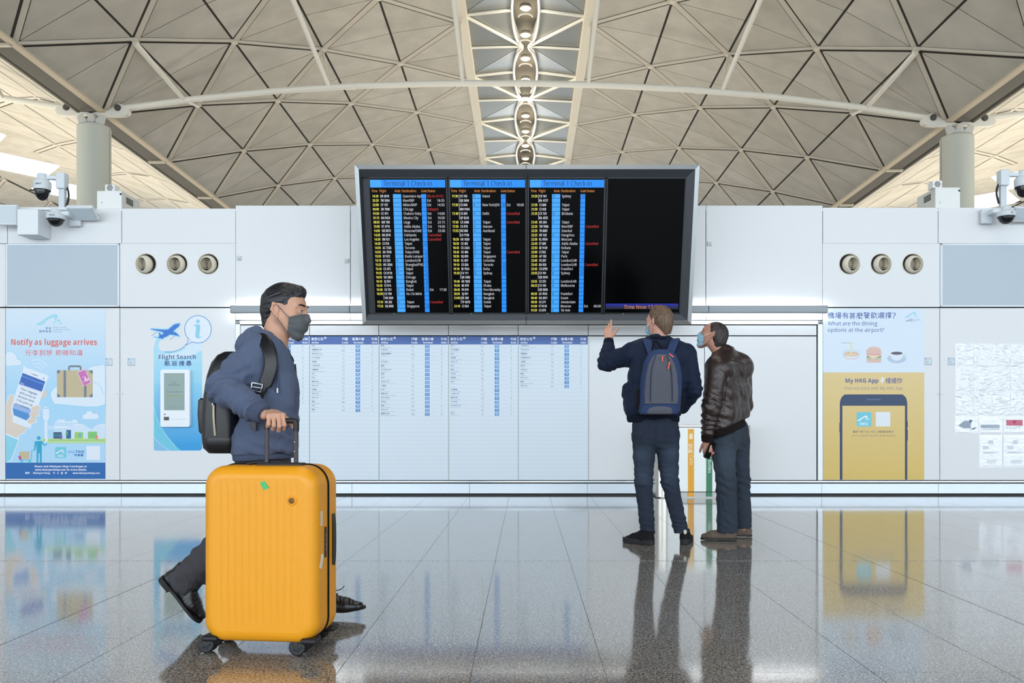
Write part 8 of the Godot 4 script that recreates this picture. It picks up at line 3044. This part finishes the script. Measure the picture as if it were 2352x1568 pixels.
func air_outlets() -> void:
	var beige := mat(srgb(222, 214, 196), 0.5)
	var inner := mat(srgb(196, 186, 164), 0.6)
	var names := [["left row of three air nozzles, leftmost, turned hard left", 335.0, -0.5], ["left row of three air nozzles, middle one", 406.8, -0.22], ["left row of three air nozzles, rightmost, nearest the walking man", 478.3, -0.18], ["right row of three air nozzles, leftmost, nearest the light bar", 1951.5, 0.4], ["right row of three air nozzles, middle one", 2024.0, 0.28], ["right row of three air nozzles, rightmost, beside the blank panel", 2096.8, 0.26]]
	for e in names:
		var t := thing("air_nozzle", "round beige " + ("air nozzle in the " + (e[0] as String).replace(" of three air nozzles", "")), "air vent", wp(e[1], 605.8, -0.004), "round air nozzles in two rows")
		var front := Basis(Vector3.RIGHT, PI / 2)
		var m := MB.new()
		m.xf = Transform3D(front, Vector3.ZERO)
		m.lathe([Vector2(0.132, -0.13), Vector2(0.136, -0.02), Vector2(0.138, 0.004), Vector2(0.131, 0.006), Vector2(0.128, -0.01), Vector2(0.122, -0.12)], Transform3D(), 40, false)
		part(t, "collar", m.mesh(), beige)
		m = MB.new()
		m.xf = Transform3D(front, Vector3(0, 0, -0.13))
		m.lathe([Vector2(0.135, -0.01), Vector2(0.135, 0.0)], Transform3D(), 24)
		part(t, "back_plate", m.mesh(), mat(srgb(46, 40, 32), 0.9))
		# the ball: a bowl that turns in the collar, with concentric rings
		var turn := Basis(Vector3.UP, e[2]) * Basis(Vector3.RIGHT, 0.1)
		var off := turn * Vector3(0, 0, 0.035) + Vector3(0, 0, -0.05)
		var bowl := Transform3D(turn * front, off)
		m = MB.new()
		m.xf = bowl
		m.lathe([Vector2(0.07, -0.07), Vector2(0.1, -0.04), Vector2(0.118, 0.0), Vector2(0.112, 0.035), Vector2(0.092, 0.062), Vector2(0.084, 0.06), Vector2(0.084, -0.03)], Transform3D(), 36, false)
		var ball := part(t, "ball", m.mesh(), beige)
		for r in [0.062, 0.04, 0.02]:
			m = MB.new()
			m.xf = bowl
			m.lathe([Vector2(r, -0.03), Vector2(r, 0.05), Vector2(r - 0.005, 0.052), Vector2(r - 0.007, -0.03)], Transform3D(), 28, false)
			part(ball, "ring", m.mesh(), beige if r > 0.03 else inner)
		m = MB.new()
		m.xf = bowl
		for k in 3:
			var an := 0.4 + TAU * k / 3.0
			m.tube(PackedVector3Array([Vector3(cos(an) * 0.016, 0.0, sin(an) * 0.016), Vector3(cos(an) * 0.086, 0.0, sin(an) * 0.086)]), 0.0035, 5)
		part(ball, "spokes", m.mesh(), inner)
		m = MB.new()
		m.xf = bowl
		m.lathe([Vector2(0.09, -0.05), Vector2(0.0, -0.05)], Transform3D(), 20, false)
		part(ball, "bowl_back", m.mesh(), mat(srgb(96, 84, 62), 0.9))

func blank_panels() -> void:
	for e in [["large blank blue-grey panel in a white frame above the luggage poster", 13.0, 274.0], ["large blank blue-grey panel in a white frame above the plastic sleeves", 2161.0, 2424.0]]:
		var t := thing("blank_panel", e[0], "panel", Vector3.ZERO, "blank blue-grey panels")
		var m := MB.new()
		m.box(wp(e[1] + 3, 702, -0.004), wp(e[2] - 3, 561.5, 0.0005))
		var felt := cloth(srgb(192, 204, 215), 0.9, 0.0, 25.0, 0.03)
		part(t, "field", m.mesh(), felt)
		for f in [[e[1], 559.5, e[2], 562.5], [e[1], 701, e[2], 704], [e[1], 559.5, e[1] + 3.5, 704], [e[2] - 3.5, 559.5, e[2], 704]]: part(t, "frame", bar(f[0], f[1], f[2], f[3], -0.004, 0.004), mat(srgb(230, 236, 240), 0.4))

func dome_camera(label: String, at: Vector3, s: float, pole: bool, number: String) -> void:
	# at: middle of the dome's rim; s: side of the arm (-1 arm to the left)
	var t := thing("dome_camera", label, "camera", at, "security dome cameras on the wall top")
	var white := mat(srgb(214, 222, 228), 0.4)
	var m := MB.new()
	if pole: m.lathe([Vector2(0.098, 0.0), Vector2(0.108, 0.02), Vector2(0.11, 0.1), Vector2(0.085, 0.135), Vector2(0.064, 0.14), Vector2(0.062, 0.2), Vector2(0.055, 0.215), Vector2(0.0, 0.22)], Transform3D(), 28)
	else: m.lathe([Vector2(0.1, 0.0), Vector2(0.112, 0.012), Vector2(0.112, 0.05), Vector2(0.095, 0.07), Vector2(0.062, 0.085), Vector2(0.06, 0.125), Vector2(0.05, 0.135), Vector2(0.0, 0.138)], Transform3D(), 28)
	part(t, "housing", m.mesh(), white)
	m = MB.new()
	var dome := []
	for k in 9:
		var a := PI / 2 * (1.0 - k / 8.0)
		dome.append(Vector2(maxf(cos(a) * 0.094, 0.0001), -sin(a) * (0.135 if pole else 0.092)))
	m.lathe(dome, Transform3D(), 28)
	part(t, "dome", m.mesh(), mat(srgb(16, 16, 20), 0.06))
	m = MB.new()
	m.lathe([Vector2(0.1, -0.008), Vector2(0.108, -0.002), Vector2(0.1, 0.004)], Transform3D(), 28)
	part(t, "rim", m.mesh(), mat(srgb(40, 42, 46), 0.4))
	m = MB.new()
	if pole:
		m.rbox(Vector3(-s * 0.11, 0.17, -0.02), Vector3(0.2, 0.055, 0.07), 0.015, 2)
		m.rbox(Vector3(-s * 0.235, 0.13, -0.05), Vector3(0.12, 0.21, 0.12), 0.012, 2)
		part(t, "arm", m.mesh(), white)
		m = MB.new()
		m.rbox(Vector3(-s * 0.235, -0.15, -0.06), Vector3(0.082, 0.4, 0.07), 0.012, 2)
		part(t, "pole", m.mesh(), mat(srgb(204, 214, 220), 0.4))
		m = MB.new()
		m.tube(spline3([Vector3(-s * 0.285, 0.06, -0.06), Vector3(-s * 0.31, 0.0, -0.06), Vector3(-s * 0.312, -0.09, -0.06), Vector3(-s * 0.285, -0.2, -0.06)], 6), 0.014, 8)
		part(t, "cable", m.mesh(), mat(srgb(24, 24, 28), 0.6))
	else:
		m.rbox(Vector3(-s * 0.1, 0.085, -0.1), Vector3(0.12, 0.07, 0.18), 0.02, 2)
		part(t, "arm", m.mesh(), white)
		m = MB.new()
		m.rbox(Vector3(-s * 0.15, 0.05, -0.19), Vector3(0.15, 0.19, 0.05), 0.012, 2)
		part(t, "wall_plate", m.mesh(), white)
	if number != "":
		m = MB.new()
		m.xf = Transform3D(Basis(), Vector3(0.01, 0.022 if not pole else 0.05, 0.113))
		letters(m, number, 0, 0, 0.02, 0, 0.5, true)
		part(t, "number", m.mesh(), mat(srgb(70, 78, 88), 0.6))

func cameras() -> void:
	var white := mat(srgb(224, 230, 235), 0.45)
	# left group: cameras, flood lamps, junction box; right group likewise
	dome_camera("pole-mounted dome camera standing above the left end of the wall", pt(97, 437, ZC + 0.03), -1.0, true, "16877")
	dome_camera("wall-mounted dome camera beside the white box on the left", pt(128, 504, ZC - 0.24), -1.0, false, "16876")
	dome_camera("pole-mounted dome camera cut by the right picture edge", pt(2350, 430, ZC + 0.03), 1.0, true, "")
	dome_camera("wall-mounted dome camera near the right picture edge", pt(2311, 498, ZC - 0.24), 1.0, false, "16")
	var t := thing("junction_box", "white metal box fixed on the wall below the left pole camera", "box", pt(78, 515, ZC - 0.14))
	var m := MB.new()
	m.rbox(Vector3(0.0, 0.0, 0.0), Vector3(0.27, 0.33, 0.27), 0.006, 1)
	part(t, "case", m.mesh(), white)
	m = MB.new()
	m.box(Vector3(-0.131, -0.16, 0.1355), Vector3(0.131, 0.16, 0.139))
	part(t, "cover", m.mesh(), mat(srgb(228, 234, 238), 0.45))
	for e in [["white flood lamp cut by the left picture edge, before the wall top", Vector3(0, 0, 0), 10.0, 493.0, 0.2, 0.0, 0.26], ["white flood lamp tilted down beside the left wall camera", Vector3(0, 0, 0), 189.0, 491.0, 0.17, -0.95, 0.22], ["white flood lamp at the right picture edge behind the wall camera", Vector3(0, 0, 0), 2358.0, 492.0, 0.15, -0.5, 0.2]]:
		var l := thing("flood_lamp", e[0], "lamp", pt(e[2], e[3], ZC - e[4]), "flood lamps along the wall top")
		l.basis = Basis(Vector3.RIGHT, -e[5])
		m = MB.new()
		m.rbox(Vector3(0, 0, -0.02), Vector3(0.34, e[6], 0.05), 0.012, 2)
		part(l, "case", m.mesh(), white)
		m = MB.new()
		m.box(Vector3(-0.145, -e[6] / 2 + 0.02, 0.004), Vector3(0.145, e[6] / 2 - 0.02, 0.007))
		part(l, "lamp_glass", m.mesh(), mat(srgb(196, 208, 214), 0.25))
		m = MB.new()
		for s in [-1.0, 1.0]: m.rbox(Vector3(s * 0.155, 0, 0.005), Vector3(0.02, e[6] * 0.9, 0.012), 0.004, 1)
		part(l, "clips", m.mesh(), mat(srgb(200, 208, 212), 0.4))
		m = MB.new()
		m.tube(PackedVector3Array([Vector3(0.1, 0.0, -0.04), l.basis.inverse() * Vector3(0.1, 0.02, -e[4] + 0.01)]), 0.014, 8)
		part(l, "stem", m.mesh(), white)
	# rail carrying the lamps
	m = MB.new()
	m.box(pt(30, 481.5, ZC - 0.06), pt(215, 477.5, ZC - 0.02))
	single("lamp_rail", "thin white rail along the wall top behind the left cameras", "rail", m.mesh(), white)
	# cabinets with a small fan box on top, standing on the wall
	for e in [[222.0, 279.0, 293.5, 438.0, 239.0, 262.0, 422.5, 1.0, "left of the departure board"], [2149.0, 2206.0, 2134.5, 430.0, 2144.0, 2166.0, 413.5, -1.0, "right of the departure board"]]:
		var d := ZC + 0.12
		var a := pt(e[0], 480, d)
		var b := pt(e[1], e[3], d)
		var ctr := Vector3((a.x + b.x) / 2, 3.75, a.z)
		var hh := b.y - 3.75
		var c := thing("control_cabinet", "white control cabinet standing on the wall top " + e[8], "cabinet", ctr, "control cabinets on the wall top")
		m = MB.new()
		m.rbox(Vector3(0, hh / 2, -0.28), Vector3(b.x - a.x, hh, 0.5), 0.004, 1)
		part(c, "case", m.mesh(), mat(srgb(214, 214, 206), 0.5))
		m = MB.new()
		m.rbox(Vector3(0, hh / 2, -0.02), Vector3(b.x - a.x, hh, 0.03), 0.004, 1)
		part(c, "door", m.mesh(), mat(srgb(230, 232, 230), 0.45))
		m = MB.new()
		m.ball(Vector3(-0.1, 0.11, -0.004), Vector3(0.01, 0.01, 0.005), 10, 6)
		part(c, "lock", m.mesh(), mat(srgb(176, 182, 188), 0.3, 0.6))
		m = MB.new()
		m.box(Vector3((b.x - a.x) / 2 - 0.025, hh - 0.055, -0.006), Vector3((b.x - a.x) / 2 - 0.001, hh - 0.03, -0.003))
		part(c, "tag", m.mesh(), mat(srgb(24, 24, 28), 0.6))
		m = MB.new()
		for k in 4: m.box(Vector3(e[7] * (b.x - a.x) / 2 - 0.001, hh - 0.13 + k * 0.022, -0.33), Vector3(e[7] * ((b.x - a.x) / 2 + 0.002), hh - 0.115 + k * 0.022, -0.13))
		part(c, "side_label", m.mesh(), mat(srgb(44, 44, 46), 0.6))
		var p := pt(e[4], e[3] + 0.5, d)
		var r := pt(e[5], e[6], d)
		var f := thing("fan_box", "small white box with a dark hexagon grille on the cabinet " + e[8], "fan", Vector3((p.x + r.x) / 2, b.y, p.z - 0.05), "fan boxes on the control cabinets")
		m = MB.new()
		m.rbox(Vector3(0, (r.y - b.y) / 2, -0.04), Vector3(r.x - p.x, r.y - b.y, 0.14), 0.006, 2)
		part(f, "case", m.mesh(), mat(srgb(232, 234, 234), 0.45))
		m = MB.new()
		for row in range(-2, 3):
			for k in 5 - absi(row): m.poly(ring2(Vector2((k - (4 - absi(row)) / 2.0) * 0.0178, (r.y - b.y) / 2 + row * 0.0156), 0.0078, 0.0078, 30, 390, 6), 0.0305)
		var grille := part(f, "grille", m.mesh(), mat(srgb(20, 20, 22), 0.8))

# ---------------------------------------------------------------- papers in plastic sleeves on the right
func build_notices() -> void:
	var film := StandardMaterial3D.new()
	film.albedo_color = srgb(238, 242, 247)
	film.roughness = 0.22
	film.clearcoat_enabled = true
	film.clearcoat = 1.0
	film.clearcoat_roughness = 0.08
	var t := NoiseTexture2D.new()
	t = noise_tex(0.02, 4, 51, 512)
	relief(film, t, 3.2, 0.32)
	film.uv1_scale = Vector3(1.6, 3.4, 2.0)
	var xs := [2194.0, 2237.0, 2279.0, 2322.0, 2365.0]
	var ys := [788.0, 842.0, 898.0, 953.0]
	var words_y := ["top row", "second row", "third row"]
	var words_x := ["first", "second", "third", "fourth"]
	for r in 3:
		for k in 4: sleeve("clear plastic sleeve with crinkled film, %s of the wall chart, %s from the left" % [words_y[r], words_x[k]], xs[k], ys[r], xs[k + 1], ys[r + 1], film, r * 4 + k, 0)
	var x2 := [2193.0, 2248.0, 2304.0, 2360.0]
	sleeve("plastic sleeve holding a paper with a dark torn photograph, bottom row of the wall chart", x2[0], 953, x2[1], 995.5, film, 20, 1)
	sleeve("plastic sleeve holding a paper with a grey grid, bottom row of the wall chart", x2[1], 953, x2[2], 995.5, film, 21, 2)
	sleeve("plastic sleeve holding a paper with a red block, bottom row of the wall chart", x2[2], 953, x2[3], 995.5, film, 22, 3)
	sleeve("left one of the two papers in film hanging below the wall chart", 2248, 998, 2302.5, 1075, film, 30, 4)
	sleeve("right one of the two papers in film hanging below the wall chart", 2304, 998, 2362, 1074, film, 31, 5)

func sleeve(label: String, x0: float, y0: float, x1: float, y1: float, film: Material, seed_: int, kind: int) -> void:
	var t := thing("plastic_sleeve", label, "sleeve", Vector3.ZERO, "plastic sleeves on the right wall panel")
	var n := FastNoiseLite.new()
	n.seed = seed_ + 3
	n.frequency = 1.0
	n.fractal_octaves = 3
	var pts := PackedVector3Array()
	var nu := 34
	var nv := 44
	for j in nv:
		for i in nu:
			var u := float(i) / (nu - 1)
			var v := float(j) / (nv - 1)
			var p := wp(lerpf(x0 + 0.5, x1 - 0.5, u), lerpf(y1 - 0.5, y0 + 0.5, v), 0.0)
			var edge := minf(minf(u, 1 - u), minf(v, 1 - v))
			var k := smoothstep(0.0, 0.08, edge)
			p.z = -0.002 + k * (0.004 + n.get_noise_3d(p.x * 9.0, p.y * 22.0 + p.x * 6.0 * sin(seed_), seed_ * 0.3) * (0.011 if kind == 0 else 0.0035))
			pts.append(p)
	var m := MB.new()
	m.grid(pts, nu, nv)
	if kind == 0:
		part(t, "film", m.mesh(), film)
		m = MB.new()
		m.box(wp(x0 + 3, y1 - 2, -0.0035), wp(x1 - 3, y0 + 3, -0.0025))
		part(t, "paper", m.mesh(), mat(srgb(226, 232, 238), 0.6))
		return
	# printed paper that shows: paper carries the creases
	m = MB.new()
	m.grid(pts, nu, nv)
	part(t, "paper", m.mesh(), film)
	m = MB.new()
	var z := 0.0075
	var w := x1 - x0
	match kind:
		1:
			m.col = lin(srgb(150, 164, 180))
			m.poly(px([x0 + 8, y0 + 24, x0 + 22, y0 + 13, x0 + 36, y0 + 14, x0 + 36, y0 + 30, x0 + 20, y0 + 30]), z)
			m.col = lin(srgb(96, 110, 128))
			m.poly(px([x0 + 32, y0 + 11, x0 + 40, y0 + 11, x0 + 37, y0 + 18, x0 + 34, y0 + 18]), z + 0.0003)
			m.poly(px([x0 + 34, y0 + 32, x0 + 50, y0 + 27, x0 + 44, y0 + 33]), z)
		2:
			m.col = lin(srgb(168, 182, 196))
			for k in 12: m.rect(wp(x0 + 5 + k * 3.6, 0).x, wp(0, y0 + 30).y, wp(x0 + 7.6 + k * 3.6, 0).x, wp(0, y0 + 22).y, z)
			m.stroke(px([x0 + 5, y0 + 33, x0 + 47, y0 + 33]), 1.2 / WS, z)
		3:
			m.col = lin(srgb(206, 104, 128))
			m.rect(wp(x0 + 7, 0).x, wp(0, y0 + 24).y, wp(x0 + 44, 0).x, wp(0, y0 + 11).y, z)
			m.col = lin(srgb(178, 62, 90))
			m.poly(px([x0 + 22, y0 + 12, x0 + 30, y0 + 13, x0 + 27, y0 + 20, x0 + 21, y0 + 17]), z + 0.0003)
			m.col = lin(srgb(160, 170, 184))
			for k in 5: m.stroke(px([x0 + 8 + k * 7, y0 + 32, x0 + 8 + k * 7, y0 + 27, x0 + 12 + k * 7, y0 + 27]), 0.7 / WS, z)
		_:
			m.col = lin(srgb(146, 158, 174))
			for k in 4: m.stroke(px([x0 + 22 - (k % 2), y0 + 14 + k * 2.2, x0 + 33, y0 + 14 + k * 2.2]), 0.8 / WS, z)
			for k in 3: m.stroke(px([x0 + 9, y0 + 27 + k * 2.6, x0 + 22 + k, y0 + 27 + k * 2.6]), 0.8 / WS, z)
			m.stroke(px([x0 + 9, y0 + 40, x0 + w - 8, y0 + 40]), 0.7 / WS, z)
			m.stroke(px([x0 + 9, y0 + 42, x0 + w - 20, y0 + 42]), 0.7 / WS, z)
			for k in 4: m.stroke(px([x0 + 18, y0 + 58 + k * 2.4, x0 + w - 12 - k * 2, y0 + 58 + k * 2.4]), 0.6 / WS, z)
	part(t, "print", m.mesh(), ink())
